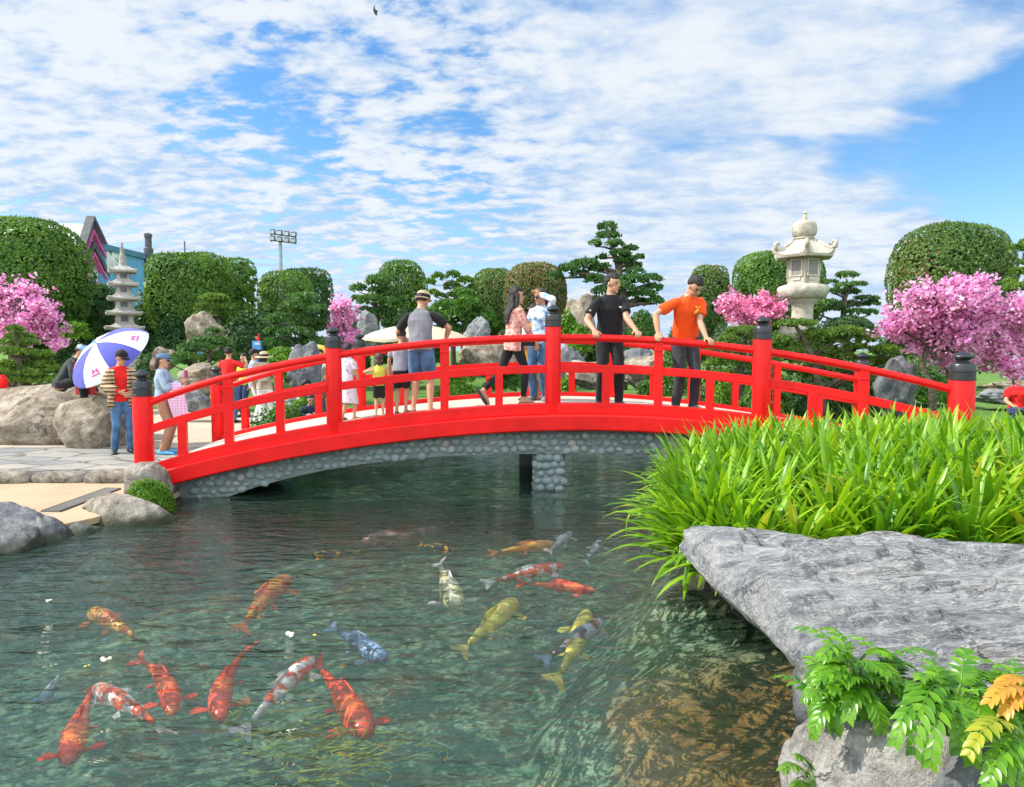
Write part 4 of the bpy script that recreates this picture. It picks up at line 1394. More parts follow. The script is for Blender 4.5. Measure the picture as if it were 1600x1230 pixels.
# ------------------------------------------------------------------ garden rocks beyond the bridge
rock('rock', 'tan upright rock beside the small pine on the left bank', 294, 348, 489, 545, 20.3, M['rock_tan'], 31, .8, .3, 4, 2.6)
rock('rock', 'stacked tan rock behind the grey denim woman', 276, 334, 568, 604, 16.5, M['rock_tan'], 32, .8, .3, 4, 3.2, strata=.12)
rock('rock', 'brown rock under the dark bushes left of the low juniper', 236, 276, 546, 575, 18.2, M['rock_tan'], 33, .8, .3, 4, 2.4)
rock('boulder', 'dark grey boulder with a pale tip behind the seated child', 452, 502, 541, 620, 15.2, M['rock_dark'], 34, .8, .34, 4, 2.4)
rock('rock', 'layered tan ledge left of the second bridge post', 486, 524, 572, 612, 15.8, M['rock_tan'], 35, .8, .25, 4, 3.4, strata=.14)
rock('rock', 'grey pointed rock under the dense glossy tree', 722, 764, 497, 550, 21, M['rock_grey'], 36, .8, .36, 4, 2.2)
rock('rock', 'tan broad rock behind the legs of the long haired woman', 722, 800, 534, 592, 18.8, M['rock_tan'], 37, .8, .28, 4, 2.8)
rock('rock', 'tall grey brown rock left of the man in black', 886, 938, 468, 560, 21.5, M['rock_tan'], 38, .8, .34, 5, 2.4)
rock('rock', 'dark rock leaning on the tall rock left of the man in black', 886, 912, 466, 520, 22.2, M['rock_dark'], 39, .8, .3, 4, 2.4)
rock('rock', 'dark rocks right of the central bridge post', 868, 918, 544, 590, 18.6, M['rock_dark'], 40, .8, .35, 4, 2.2)
rock('rock', 'tan flat rock behind the arm of the man in black', 972, 1040, 556, 606, 18.3, M['rock_tan'], 41, .8, .28, 4, 2.8)
rock('rock', 'blue grey rock behind the rail between the two men', 978, 1016, 544, 566, 19.3, M['rock_dark'], 42, .8, .3, 4, 2.4)
rock('rock', 'orange tan rock low behind the central bridge post', 880, 950, 566, 600, 17.6, M['rock_tan'], 43, .8, .28, 4, 2.6)
rock('rock', 'dark weathered rock behind the far right rail', 1366, 1440, 556, 640, 12.6, M['rock_dark'], 44, .8, .34, 5, 2.4)
rock('rock', 'pale rock at the back by the lantern foot', 1222, 1262, 506, 530, 18.4, M['stone_lantern'], 45, .8, .3, 4, 2.4)
rock('rock', 'grey brown rock trunk shaped, below the dark cloud pruned tree', 560, 590, 488, 540, 22, M['rock_grey'], 46, .8, .3, 4, 2.4)
rock('rock', 'flat grey ledge on the lawn behind the right end post', 1530, 1640, 608, 628, 15, M['rock_grey'], 47, .5, .2, 4, 3.2, strata=.1)
rock('rock', 'tan ledge on the lawn behind the right end post', 1540, 1660, 596, 610, 18, M['rock_tan'], 48, .5, .2, 4, 3.2, strata=.1)
rock('rock', 'low tan ledge behind the narrow trunk of the largest pink tree', 1408, 1460, 565, 585, 17, M['rock_tan'], 49, .6, .2, 4, 3.2, strata=.1)
rock('rock', 'rough stones behind the grey denim woman at plaza edge', 262, 330, 604, 640, 15.3, M['rock_grey'], 50, .5, .25, 4, 3.4, strata=.14)
# the row of pale stones that edges the far bank
rs = random.Random(12)
PTS = [(-1.6, 17.1), (.3, 19.05), (3.0, 18.25), (4.6, 15.6), (4.95, 12.8)]
k = 0
for a, b in zip(PTS[:-1], PTS[1:]):
    L = math.hypot(b[0] - a[0], b[1] - a[1]); s = 0
    while s < L:
        t = s / L; x = a[0] + (b[0] - a[0]) * t + rs.uniform(-.1, .1); y = a[1] + (b[1] - a[1]) * t + rs.uniform(-.1, .1)
        w = rs.uniform(.14, .30); h = w * rs.uniform(.6, .95)
        me = rock_mesh((w, w * .8, h), 200 + k, .3, 3, 0, 2.6, 0, .5)
        me.transform(Matrix.Rotation(rs.uniform(0, 6), 4, 'Z')); me.transform(Matrix.Translation((x, y, .08 + h * .5)))
        tag(link('shore_stone', me, M['stone_lantern' if rs.random() < .6 else 'rock_grey'], smooth=180, origin=(x, y, 0)),
            'pale stone in the row edging the far bank behind the bridge', 'stone', 'pale stones edging the far bank')
        s += w * 1.75; k += 1
PTS = [(-4.5, 12.3), (-4.15, 13.6), (-2.95, 14.7), (-1.85, 16.9)]
for a, b in zip(PTS[:-1], PTS[1:]):
    L = math.hypot(b[0] - a[0], b[1] - a[1]); s = 0
    while s < L:
        t = s / L; x = a[0] + (b[0] - a[0]) * t + rs.uniform(-.1, .1); y = a[1] + (b[1] - a[1]) * t + rs.uniform(-.1, .1)
        w = rs.uniform(.16, .34); h = w * rs.uniform(.6, .9)
        me = rock_mesh((w, w * .8, h), 300 + k, .3, 3, 0, 2.6, 0, .5)
        me.transform(Matrix.Translation((x, y, .05 + h * .5)))
        tag(link('shore_stone', me, M['rock_shore'], smooth=180, origin=(x, y, 0)),
            'brown stone edging the left bank beyond the bridge', 'stone', 'brown stones edging the left bank')
        s += w * 1.7; k += 1

# ------------------------------------------------------------------ strap-leaved plants on the right bank
def strap_mass():
    rs = seed_rng(77)
    poly = [(1.32, 4.75), (1.48, 5.6), (1.85, 6.35), (2.5, 6.9), (3.6, 7.15), (5.2, 7.1), (6.6, 6.8), (6.6, 4.35), (4.6, 4.12), (2.6, 4.15), (1.8, 4.15), (1.45, 4.35)]
    def inside(x, y):
        c = False; n = len(poly)
        for i in range(n):
            a, b = poly[i], poly[(i + 1) % n]
            if (a[1] > y) != (b[1] > y) and x < (b[0] - a[0]) * (y - a[1]) / (b[1] - a[1]) + a[0]:
                c = not c
        return c
    ros = []
    while len(ros) < 150:
        x, y = rs.uniform(.9, 6.6), rs.uniform(4.0, 7.2)
        if not inside(x, y):
            continue
        if any((x - q[0]) ** 2 + (y - q[1]) ** 2 < .25 ** 2 for q in ros):
            continue
        ros.append((x, y))
    # plants that hang over the water's edge
    ros += [(1.5, 4.2), (1.36, 4.45), (1.28, 4.75), (1.30, 5.05), (1.38, 5.4), (1.5, 5.8), (1.7, 6.15), (1.98, 6.5), (2.3, 6.75), (2.9, 7.0), (1.42, 4.3), (1.32, 4.6)]
    verts = []; faces = []
    base = 0
    S = 9
    for (x, y) in ros:
        gz = ground_z(x, y) + (.0)
        ed = min(1.0, max(0.0, (x - .9) / 1.3))
        edge_y = min(1, max(0, (y - 4.1) / .5))
        h0 = gz + .02 + (.12 if ed > .3 else 0)
        nb = int(rs.integers(54, 72))
        grow = (.66 + .34 * ed) * (.64 + .36 * edge_y)
        stem = .24 * grow
        for i in range(nb):
            f = i / nb
            ang = i * 2.39996 + rs.uniform(-.25, .25)
            L = rs.uniform(.52, .82) * (1.0 - .20 * f) * (.72 + .28 * grow)
            el = R(18 + 64 * f + rs.uniform(-10, 10))
            W = rs.uniform(.018, .028)
            dirh = np.array([math.cos(ang), math.sin(ang), 0])
            # lean outwards, to the water, on the edge plants
            p = np.array([x, y, h0 + stem * f]) + dirh * .015
            bend = R(rs.uniform(45, 100)) * (1.0 - .55 * f)
            fold = .35
            pts = []
            kink = rs.uniform() < .12
            for k in range(S + 1):
                t = k / S
                e = el - bend * t ** 1.7
                if kink and t > .6:
                    e -= .9
                dvec = dirh * math.cos(e) + np.array([0, 0, math.sin(e)])
                w = W * (.55 + .9 * t if t < .35 else (1.0 if t < .6 else max(0.02, 1 - ((t - .6) / .4) ** 1.6)))
                side = np.array([-dirh[1], dirh[0], 0])
                nrm = np.cross(side, dvec)
                pts.append((p + side * w + nrm * w * fold, p.copy(), p - side * w + nrm * w * fold))
                p = p + dvec * L / S
            for a in pts:
                verts += [a[0], a[1], a[2]]
            for k in range(S):
                o = base + k * 3
                faces += [(o, o + 1, o + 4, o + 3), (o + 1, o + 2, o + 5, o + 4)]
            base += 3 * (S + 1)
    me = grid_mesh('strap_leaves', np.array(verts), np.array(faces))
    o = link('strap_leaf_foliage', me, M['pandan'], smooth=180, origin=(3, 5.5, .3))
    tag(o, 'dense mass of bright green strap leaves on the right bank', kind='stuff')


strap_mass()


# ------------------------------------------------------------------ fern-like shrubs at the lower right
def frond(mb, base, tip_dir, L, rs, pairs=9, droop=.9, leafL=.11, leafW=.026, mi=0, up=0.5):
    """pinnate leaf: arching stalk with paired lance-shaped leaflets"""
    d = Vector(tip_dir).normalized(); p = Vector(base)
    el = math.asin(max(-1, min(1, d.z))); hd = V(d.x, d.y, 0).normalized()
    pts = []; dirs = []
    S = pairs * 2
    for k in range(S + 1):
        t = k / S
        e = el + up * (1 - t) - droop * t ** 1.4
        v = hd * math.cos(e) + V(0, 0, math.sin(e))
        pts.append(p.copy()); dirs.append(v)
        p = p + v * L / S
    side = V(-hd.y, hd.x, 0)
    for k in range(2, S + 1):
        t = k / S
        v = dirs[k]
        nrm = side.cross(v).normalized()
        if nrm.z < 0: nrm = -nrm
        sgs = (1, -1)
        if k % 2 and k < S: 
            continue
        for sg in sgs:
            ll = leafL * (1 - .45 * abs(t - .45) * 1.6) * rs.uniform(.88, 1.1)
            ang = R(62 - 30 * t + rs.uniform(-8, 8))
            ld = (v * math.cos(ang) + side * sg * math.sin(ang)).normalized()
            hang = rs.uniform(.25, .7)
            q = pts[k].copy()
            N = 6
            rows_ = []
            for j in range(N + 1):
                s = j / N
                dd = (ld - V(0, 0, 1) * hang * s * 1.1).normalized()
                w = leafW * max(.02, math.sin(math.pi * min(.97, (s * .93 + .06)) ** .8)) 
                wd = dd.cross(nrm).normalized()
                n2 = wd.cross(dd)
                rows_.append((q + wd * w + n2 * w * .3, q.copy(), q - wd * w + n2 * w * .3))
                q = q + dd * ll / N
            vs = [x for r in rows_ for x in r]
            fs = []
            for j in range(N):
                o = j * 3
                fs += [(o, o + 1, o + 4, o + 3), (o + 1, o + 2, o + 5, o + 4)]
            mb.add(vs, fs, mi)
    return pts


def fern_plant(label, fronds, base, seed, mat, name='fern_shrub', group=None):
    """fronds: (start px u,v,Y, end px u,v,Y, droop, pairs, leafL, matkey)"""
    rs = random.Random(seed)
    b = at(*base)
    root = empty(name, b, label, 'fern', group)
    st = MB()
    for (u0, v0, y0, u1, v1, y1, droop, pairs, lL, mk) in fronds:
        a = at(u0, v0, y0); c = at(u1, v1, y1)
        L = (c - a).length * 1.0
        m = MB()
        d = (c - a)
        up = droop * .55
        pts = frond(m, a, d, L, rs, pairs + 2, droop, lL * .70, lL * .12, 0, up)
        m.tube(pts, [.0035 * (1 - .7 * i / len(pts)) for i in range(len(pts))], 5)
        m.build('frond', M[mk or mat], root, 180)
        st.tube([b, b.lerp(a, .5) + V(0, 0, .02), a], [.008, .006, .004], 6)
    # younger fronds filling the heart of the plant
    ex = EXTRA.get(seed)
    if ex:
        (u0, v0, y0, ru, rv, cnt, lmin, lmax, ll) = ex
        for i in range(cnt):
            a = at(u0 + rs.uniform(-ru, ru), v0 + rs.uniform(-rv, rv), y0 + rs.uniform(-.12, .12))
            az = rs.uniform(0, 6.283); elv = R(rs.uniform(5, 45))
            d = V(math.cos(az) * math.cos(elv), math.sin(az) * math.cos(elv), math.sin(elv))
            m = MB(); L = rs.uniform(lmin, lmax); pr = rs.randint(6, 9)
            pts = frond(m, a, d, L, rs, pr, rs.uniform(.7, 1.3), ll * rs.uniform(.75, 1.05), ll * .155, 0, .3)
            m.tube(pts, [.003 * (1 - .7 * k / len(pts)) for k in range(len(pts))], 5)
            m.build('frond', M[mat], root, 180)
            st.tube([b, b.lerp(a, .5) + V(0, 0, .02), a], [.007, .005, .003], 5)
    st.build('stem', M['stem'], root, 180)


Fm = 'fern'
EXTRA = {1: (1335, 1070, 2.16, 55, 38, 40, .12, .19, .054), 2: (1480, 1090, 1.98, 45, 22, 22, .11, .17, .052), 3: (1570, 1105, 2.08, 50, 32, 34, .12, .19, .054), 7: None}
fern_plant('leafy green fern shrub over the front edge of the big slab', [
    (1330, 1060, 2.15, 1262, 1110, 2.05, 1.1, 8, .085, None), (1335, 1050, 2.15, 1270, 1050, 2.1, .9, 8, .085, None), (1340, 1040, 2.18, 1290, 1022, 2.15, .8, 7, .08, None),
    (1345, 1045, 2.15, 1400, 1050, 2.05, 1.0, 9, .09, None), (1330, 1060, 2.1, 1360, 1120, 1.98, 1.2, 9, .09, None), (1325, 1070, 2.1, 1300, 1140, 1.98, 1.2, 9, .085, None),
    (1350, 1060, 2.12, 1430, 1090, 2.0, 1.1, 9, .09, None), (1320, 1060, 2.15, 1255, 1085, 2.1, .8, 8, .075, None), (1345, 1030, 2.2, 1385, 1015, 2.15, .9, 8, .08, None),
    (1340, 1080, 2.05, 1385, 1140, 1.93, 1.2, 9, .085, None), (1315, 1090, 2.05, 1265, 1145, 1.97, 1.0, 8, .075, None), (1310, 1050, 2.2, 1320, 1012, 2.2, .7, 7, .075, None), (1360, 1080, 2.1, 1320, 1110, 1.95, 1.2, 8, .085, None)],
    (1335, 1150, 2.1), 1, Fm)
fern_plant('green fern shrub draped over the bottom boulder', [
    (1470, 1075, 1.95, 1420, 1165, 1.72, 1.25, 9, .085, None), (1480, 1085, 1.92, 1400, 1120, 1.8, 1.1, 9, .08, None), (1490, 1080, 1.95, 1500, 1170, 1.74, 1.2, 9, .085, None),
    (1475, 1090, 1.9, 1450, 1190, 1.70, 1.2, 8, .085, None), (1495, 1085, 1.93, 1550, 1140, 1.76, 1.1, 9, .085, None), (1460, 1095, 1.9, 1390, 1150, 1.75, 1.1, 8, .075, None),
    (1500, 1095, 1.9, 1525, 1190, 1.72, 1.2, 8, .08, None), (1480, 1080, 1.95, 1440, 1090, 1.85, 1.0, 8, .08, None)],
    (1480, 1150, 1.95), 2, Fm)
fern_plant('arching green fern frond against the big slab, toward the right edge', [
    (1560, 1100, 2.1, 1470, 1050, 2.05, .9, 10, .085, None), (1570, 1095, 2.1, 1500, 1035, 2.1, 1.0, 10, .085, None), (1580, 1105, 2.05, 1520, 1100, 1.95, 1.1, 9, .08, None), (1590, 1095, 2.08, 1560, 1040, 2.05, 1.1, 9, .08, None),
    (1600, 1120, 2.0, 1560, 1180, 1.8, 1.1, 9, .08, None), (1610, 1130, 2.0, 1590, 1200, 1.8, 1.0, 9, .085, None)],
    (1600, 1180, 2.0), 3, Fm)
fern_plant('young fern with orange new leaflets at the right edge', [
    (1615, 1085, 1.85, 1545, 1085, 1.78, .8, 7, .075, 'fern_orange'), (1620, 1075, 1.88, 1565, 1060, 1.85, .8, 6, .07, 'fern_orange'), (1610, 1090, 1.83, 1570, 1105, 1.76, .9, 6, .07, 'fern_orange')],
    (1625, 1180, 1.85), 4, 'fern_orange')
fern_plant('yellowing fern frond in the bottom right corner', [
    (1585, 1140, 1.75, 1510, 1160, 1.62, 1.0, 8, .075, 'fern_yellow'), (1595, 1150, 1.72, 1570, 1210, 1.6, 1.1, 8, .075, 'fern'), (1600, 1160, 1.72, 1610, 1230, 1.6, 1.0, 8, .08, 'fern'), (1590, 1165, 1.7, 1540, 1220, 1.58, 1.0, 8, .075, 'fern')],
    (1605, 1230, 1.75), 5, 'fern_yellow')
fern_plant('lone lime green sprig at the water edge left of the bottom boulder', [
    (1262, 1215, 1.85, 1225, 1195, 1.8, .8, 5, .06, 'shrub_bright'), (1265, 1225, 1.83, 1235, 1240, 1.78, .9, 5, .06, 'shrub_bright'), (1268, 1205, 1.86, 1250, 1180, 1.85, .7, 5, .055, 'shrub_bright')],
    (1275, 1260, 1.85), 6, Fm)

# ------------------------------------------------------------------ stone pagoda, stone lantern
def square_ring(c, h, z, rot):
    return [V(c[0] + math.cos(a + rot) * h * 1.4142, c[1] + math.sin(a + rot) * h * 1.4142, z) for a in (math.pi / 4 + math.pi / 2 * i for i in range(4))]


def pagoda():
    Y = 21.0; k = Y / FPX
    c = at(196, 548, Y)
    z = lambda v: at(196, v, Y).z
    root = empty('stone_pagoda', (c.x, Y, z(580)), 'grey five tier stone pagoda with a spire, behind the blue and white umbrella', 'pagoda')
    rot = R(32)
    tiers = [(424, 24, 9.5), (445, 26, 10.5), (467, 28, 11.5), (490, 31, 12.5), (513, 34, 13.5)]
    for i, (v, hw, bw) in enumerate(tiers):
        b = MB()
        e = hw * k * .80; zt = z(v); th = 3.0 * k
        rings = [square_ring(c, e * .93, zt - th * .8, rot), square_ring(c, e, zt - th * .2, rot), square_ring(c, e, zt + th * .35, rot), square_ring(c, e * .70, zt + th * 1.15, rot), square_ring(c, bw * k * .95, zt + th * 2.5, rot)]
        # lifted corners
        for q in (1, 2):
            n_ = []
            for j in range(4):
                a_, b_ = rings[q][j], rings[q][(j + 1) % 4]
                n_ += [a_ + V(0, 0, th * .65), a_.lerp(b_, .22), a_.lerp(b_, .5) - V(0, 0, th * .1), a_.lerp(b_, .78)]
            rings[q] = n_
        for q in (0, 3, 4):
            n_ = []
            for j in range(4):
                a_, b_ = rings[q][j], rings[q][(j + 1) % 4]
                n_ += [a_, a_.lerp(b_, .22), a_.lerp(b_, .5), a_.lerp(b_, .78)]
            rings[q] = n_
        b.loft(rings)
        b.build('roof', M['stone_pagoda'], root, 25)
        b = MB(); nv = tiers[i + 1][0] - 7 if i < 4 else 550
        h0 = zt - th * .8; h1 = z(nv) - .0
        b.loft([square_ring(c, bw * k, h1, rot), square_ring(c, bw * k * .92, h0, rot)])
        # recessed niche on each face
        bd = b.build('storey', M['stone_pagoda'], root, 25)
        nb = MB()
        for q in range(4):
            a = rot + math.pi / 2 * q
            dvec = V(math.cos(a), math.sin(a), 0)
            hh = (h0 - h1)
            nb.box(c.xy.to_3d() + dvec * bw * k * .955 + V(0, 0, (h0 + h1) / 2), (.02, bw * k * .42, hh * .28), Matrix.Rotation(a, 3, 'Z'))
        nb.build('niche', M['rock_dark'], bd, None)
    b = MB()
    b.lathe((c.x, c.y, 0), [(7 * k, z(421)), (7.5 * k, z(417)), (5 * k, z(414)), (5.4 * k, z(411)), (4.2 * k, z(408)), (4.4 * k, z(402)), (3.2 * k, z(398)), (2.6 * k, z(390)), (1.6 * k, z(384)), (2.2 * k, z(382)), (1.4 * k, z(379)), (.2 * k, z(377))], 14)
    b.build('spire', M['stone_pagoda'], root, 40)
    b = MB()
    for v0, v1, w in ((550, 556, 26), (556, 563, 33), (563, 572, 40), (572, 590, 46)):
        b.loft([square_ring(c, w * k * .8, z(v1), rot), square_ring(c, w * k * .8, z(v0) - .004, rot)])
    b.build('plinth', M['stone_pagoda'], root, 25)


pagoda()


def lantern():
    Y = 19.0; k = Y / FPX
    c = at(1252, 548, Y)
    z = lambda v: at(1252, v, Y).z
    root = empty('stone_lantern', (c.x, Y, z(545)), 'tall white stone lantern with upturned roof corners', 'stone lantern')
    S = M['stone_lantern']
    def hexr(r, zz, n=6, rot=R(12)):
        return [V(c.x + math.cos(rot + 2 * math.pi * i / n) * r * k, c.y + math.sin(rot + 2 * math.pi * i / n) * r * k, zz) for i in range(n)]
    b = MB()
    b.lathe((c.x, c.y, 0), [(9, z(379)), (13, z(376)), (16, z(373.5)), (13, z(371)), (17, z(368)), (18.5, z(360)), (17.5, z(352)), (15, z(347.5)), (9, z(345.5)), (4, z(344.5)), (3.6, z(338)), (2.6, z(335)), (4.0, z(333)), (2.5, z(331)), (.3, z(330))], 24)
    b.v = [(c.x + (x - c.x) * k, c.y + (y - c.y) * k, zz) for x, y, zz in b.v]
    b.build('finial', S, root, 45)
    # roof: six-sided, concave, corners curling up
    b = MB()
    prof = [(24, 404, 0), (45, 404.5, 0), (47, 401, 1.0), (43, 397, .9), (31, 389, .25), (22, 380, 0), (13, 374, 0)]
    rings = []
    n = 48
    for r, v, cu in prof:
        ring = []
        for i in range(n):
            a = R(12) + 2 * math.pi * i / n
            f = (i % 8) / 8.0; cc = abs(f - .5) * 2          # 1 at corners
            rad = r * (math.cos(math.pi / 6) / math.cos((f - .5) * math.pi / 3)) * (1 + .03 * cu * cc ** 4)
            ring.append(V(c.x + math.cos(a) * rad * k, c.y + math.sin(a) * rad * k, z(v) + cu * cc ** 5 * 9 * k))
        rings.append(ring)
    b.loft(rings)
    rf = b.build('roof', S, root, 35)
    for i in range(6):
        a = R(12) + math.pi / 3 * i
        d = V(math.cos(a), math.sin(a), 0); p = V(c.x, c.y, 0)
        b = MB()
        b.tube([p + d * 20 * k + V(0, 0, z(378)), p + d * 32 * k + V(0, 0, z(387)), p + d * 42 * k + V(0, 0, z(393)), p + d * 47.5 * k + V(0, 0, z(390)), p + d * 49 * k + V(0, 0, z(383)), p + d * 45 * k + V(0, 0, z(380.5)), p + d * 42.5 * k + V(0, 0, z(384))],
               [2.2 * k, 2.6 * k, 3.4 * k, 3.8 * k, 3.4 * k, 2.6 * k, 1.4 * k], 8, round_ends=True)
        b.build('roof_scroll', S, rf, 180)
    b = MB(); b.loft([hexr(25.5, z(446)), hexr(24, z(403))])
    fb = b.build('fire_box', S, root, 25)
    for i in range(6):
        a = R(12) + math.pi / 3 * (i + .5); d = V(math.cos(a), math.sin(a), 0)
        rot = Matrix.Rotation(a, 3, 'Z')
        q = V(c.x, c.y, (z(432) + z(408)) / 2) + d * 21.6 * k
        b = MB(); b.box(q, (.02, 7.5 * k, (z(408) - z(432)) / 2), rot)
        w = b.build('window', M['window_dark'], fb, None)
        b = MB()
        for s in (-1, 1):
            b.box(q + Matrix.Rotation(a, 3, 'Z') @ V(.01, s * 8.3 * k, 0), (.03, 1.0 * k, (z(408) - z(432)) / 2 + .02), rot)
            b.box(q + V(0, 0, s * ((z(408) - z(432)) / 2 + .01)) + d * .01, (.031, 7.4 * k, .02), rot)
        b.box(q - V(0, 0, 17 * k) + d * .008, (.026, 6 * k, 2.2 * k), rot)
        b.build('frame', S, w, None)
    b = MB(); rings = []
    for r, v in ((27, 468), (33, 463), (36, 457), (36.5, 451), (34, 447.5), (27, 445)):
        ring = []
        for i in range(48):
            a = R(12) + 2 * math.pi * i / 48
            ring.append(V(c.x + math.cos(a) * r * k * (1 + .035 * math.cos(i * math.pi / 2)), c.y + math.sin(a) * r * k * (1 + .035 * math.cos(i * math.pi / 2)), z(v)))
        rings.append(ring)
    b.loft(rings)
    b.build('lotus_platform', S, root, 50)
    b = MB(); b.v = []
    b.lathe((c.x, c.y, 0), [(24, z(552)), (26, z(548)), (26, z(534)), (22, z(528)), (17.5, z(520)), (16, z(505)), (15.5, z(485)), (16, z(478)), (20, z(473)), (24, z(470)), (25, z(466))], 28)
    b.v = [(c.x + (x - c.x) * k, c.y + (y - c.y) * k, zz) for x, y, zz in b.v]
    b.build('shaft', S, root, 50)


M['window_dark'] = paint('carved_recess', (.25, .24, .22), .9)
lantern()

# ------------------------------------------------------------------ blue building, floodlight mast, parasol
def building():
    M['blue_wall'] = paint('blue_wall', (.13, .36, .60), .7, .12, vscale=.3)
    M['blue_trim'] = paint('dark_blue_trim', (.08, .20, .30), .6)
    M['white_wall'] = paint('white_wall', (.72, .72, .72), .7, .12, vscale=.6)
    M['slate'] = paint('dark_slate', (.08, .085, .10), .7, .2)
    M['magenta'] = paint('magenta_trim', (.70, .10, .36), .6)
    M['banner'] = paint('red_banner', (.62, .06, .05), .6)
    M['ink'] = paint('grey_ink', (.32, .33, .36), .8)
    Y0 = 60.0
    A = at(166, 460, Y0); B = at(300, 460, 74.0)
    top = at(166, 382, Y0).z; base = 0.6
    root = empty('blue_building', (A.x, Y0, base), 'blue walled building with a steep slate gable behind the pagoda', 'building')
    d = (V(B.x, B.y, 0) - V(A.x, A.y, 0)); L = d.length; d.normalize(); n = V(d.y, -d.x, 0)
    rot = Matrix((d, -n, V(0, 0, 1))).transposed()
    def bx(mb, s0, s1, z0, z1, off, th):
        c = V(A.x, A.y, 0) + d * ((s0 + s1) / 2) + n * off + V(0, 0, (z0 + z1) / 2)
        mb.box(c, ((s1 - s0) / 2, th, (z1 - z0) / 2), rot)
    b = MB(); bx(b, 0, L + 6, base, top - .5, -3, 3); b.build('wall', M['blue_wall'], root, None)
    b = MB(); bx(b, -.1, L + 6.1, top - .5, top, -2.9, 3.12); b.build('parapet', M['blue_trim'], root, None)
    # white mural panel beside the corner column
    u0 = 167; u1 = 199
    def s_of(u):
        r_ = px_ray(u, 460); # intersect with wall plane
        den = r_.x * n.x + r_.y * n.y
        t = (A.x * n.x + A.y * n.y) / den
        q = V(r_.x * t, r_.y * t, 0)
        return (q - V(A.x, A.y, 0)).dot(d), t * r_.y
    s0, _ = s_of(168); s1, yy = s_of(198)
    zt = at(183, 388, (Y0 + yy) / 2).z; zb = at(183, 428, (Y0 + yy) / 2).z
    b = MB(); bx(b, s0, s1, zb, zt, .03, .04); mp = b.build('panel', M['white_wall'], root, None)
    rs = random.Random(4)
    b = MB()
    for i in range(16):
        s = s0 + (s1 - s0) * rs.uniform(.45, .95); zq = zb + (zt - zb) * rs.uniform(.1, .9)
        p = V(A.x, A.y, zq) + d * s + n * .09
        b.tube([p + d * rs.uniform(-.3, .3) + V(0, 0, rs.uniform(-.6, .6)), p, p + d * rs.uniform(-.25, .25) + V(0, 0, rs.uniform(-.6, .6))], .045, 4)
    b.build('drawing', M['ink'], mp, None)
    # gabled bay facing left-forward
    gl = at(128, 460, 57.0); gr = at(154.5, 460, 59.6)
    g0 = V(gl.x, gl.y, 0); g1 = V(gr.x, gr.y, 0); gd = (g1 - g0); gL = gd.length; gd.normalize(); gn = V(gd.y, -gd.x, 0)
    rotg = Matrix((gd, -gn, V(0, 0, 1))).transposed()
    ze = at(154, 392, 59).z; zp = at(141, 350, 58.3).z; zb2 = at(141, 446, 58.3).z
    b = MB()
    q = [g0 + V(0, 0, base), g1 + V(0, 0, base), g1 + V(0, 0, ze), g0.lerp(g1, .5) + V(0, 0, zp), g0 + V(0, 0, ze)]
    b.loft([[p for p in q], [p - gn * 4 for p in q]]); bay = b.build('gable_bay', M['white_wall'], root, None)
    b = MB()
    c = g1 + gd * .72 + V(0, 0, (base + ze) / 2) - gn * .6
    b.box(c, (.70, .9, (ze - base) / 2), rotg); b.build('corner_column', M['blue_wall'], root, None)
    for s in (0, 1):
        e = (g0 - gd * .9) if s == 0 else (g1 + gd * 1.9)
        pk = g0.lerp(g1, .5) + V(0, 0, zp + .3)
        ez = ze - 1.3 if s == 0 else ze - 1.0
        e = e + V(0, 0, ez)
        b = MB(); t = V(0, 0, .38)
        b.loft([[pk + gn * .6, e + gn * .6, e + gn * .6 + t, pk + gn * .6 + t], [pk - gn * .1, e - gn * .1, e - gn * .1 + t, pk - gn * .1 + t]])
        rf = b.build('roof', M['slate'], root, None)
        for kk, (dn, mk) in enumerate(((.62, 'magenta'), (1.55, 'slate'), (2.5, 'magenta'))):
            b = MB(); w = V(0, 0, .22 if mk == 'magenta' else .55)
            o = V(0, 0, -.15 - dn)
            b.loft([[pk + gn * .5 + o, e.lerp(pk, .12) + gn * .5 + o, e.lerp(pk, .12) + gn * .5 + o - w, pk + gn * .5 + o - w], [pk + gn * .1 + o, e.lerp(pk, .12) + gn * .1 + o, e.lerp(pk, .12) + gn * .1 + o - w, pk + gn * .1 + o - w]])
            b.build('trim', M[mk], rf, None)
    b = MB(); b.box(g0.lerp(g1, .45) + gn * .06 + V(0, 0, (at(140, 386, 58).z + at(140, 394, 58).z) / 2), (.34, .05, .35), rotg); b.build('banner', M['banner'], bay, None)
    b = MB()
    for i in range(22):
        zq = at(140, rs.uniform(398, 440), 58.3).z
        p = g0.lerp(g1, rs.uniform(.15, .95)) + gn * .05 + V(0, 0, zq)
        b.tube([p + gd * rs.uniform(-.3, .3) + V(0, 0, rs.uniform(-.25, .25)), p, p + gd * rs.uniform(-.3, .3) + V(0, 0, rs.uniform(-.25, .25))], .05, 4)
    b.build('drawing', M['ink'], bay, None)
    b = MB(); b.box(g0.lerp(g1, .5) + gn * .2 + V(0, 0, at(140, 443, 58.3).z), (gL * .55, .35, .12), rotg); b.build('ledge', M['rock_tan'], bay, None)
    # water tank on the roof and thin aerial
    tk = at(232, 390, 66); b = MB()
    z0 = at(232, 392, 66).z; z1 = at(232, 364, 66).z
    b.lathe((tk.x, 66, 0), [(.42, z0 - 2.0), (.42, z0 + .2), (.30, z0 + .3), (.30, z1 - .45), (.36, z1 - .4), (.36, z1 - .12), (.12, z1)], 14)
    b.build('flue', M['slate'], root, 40)
    aa = at(289, 400, 73); b = MB(); b.tube([V(aa.x, 73, aa.z - 3), V(aa.x, 73, at(289, 377, 73).z)], .07, 6); b.build('aerial', M['slate'], root, 40)


building()


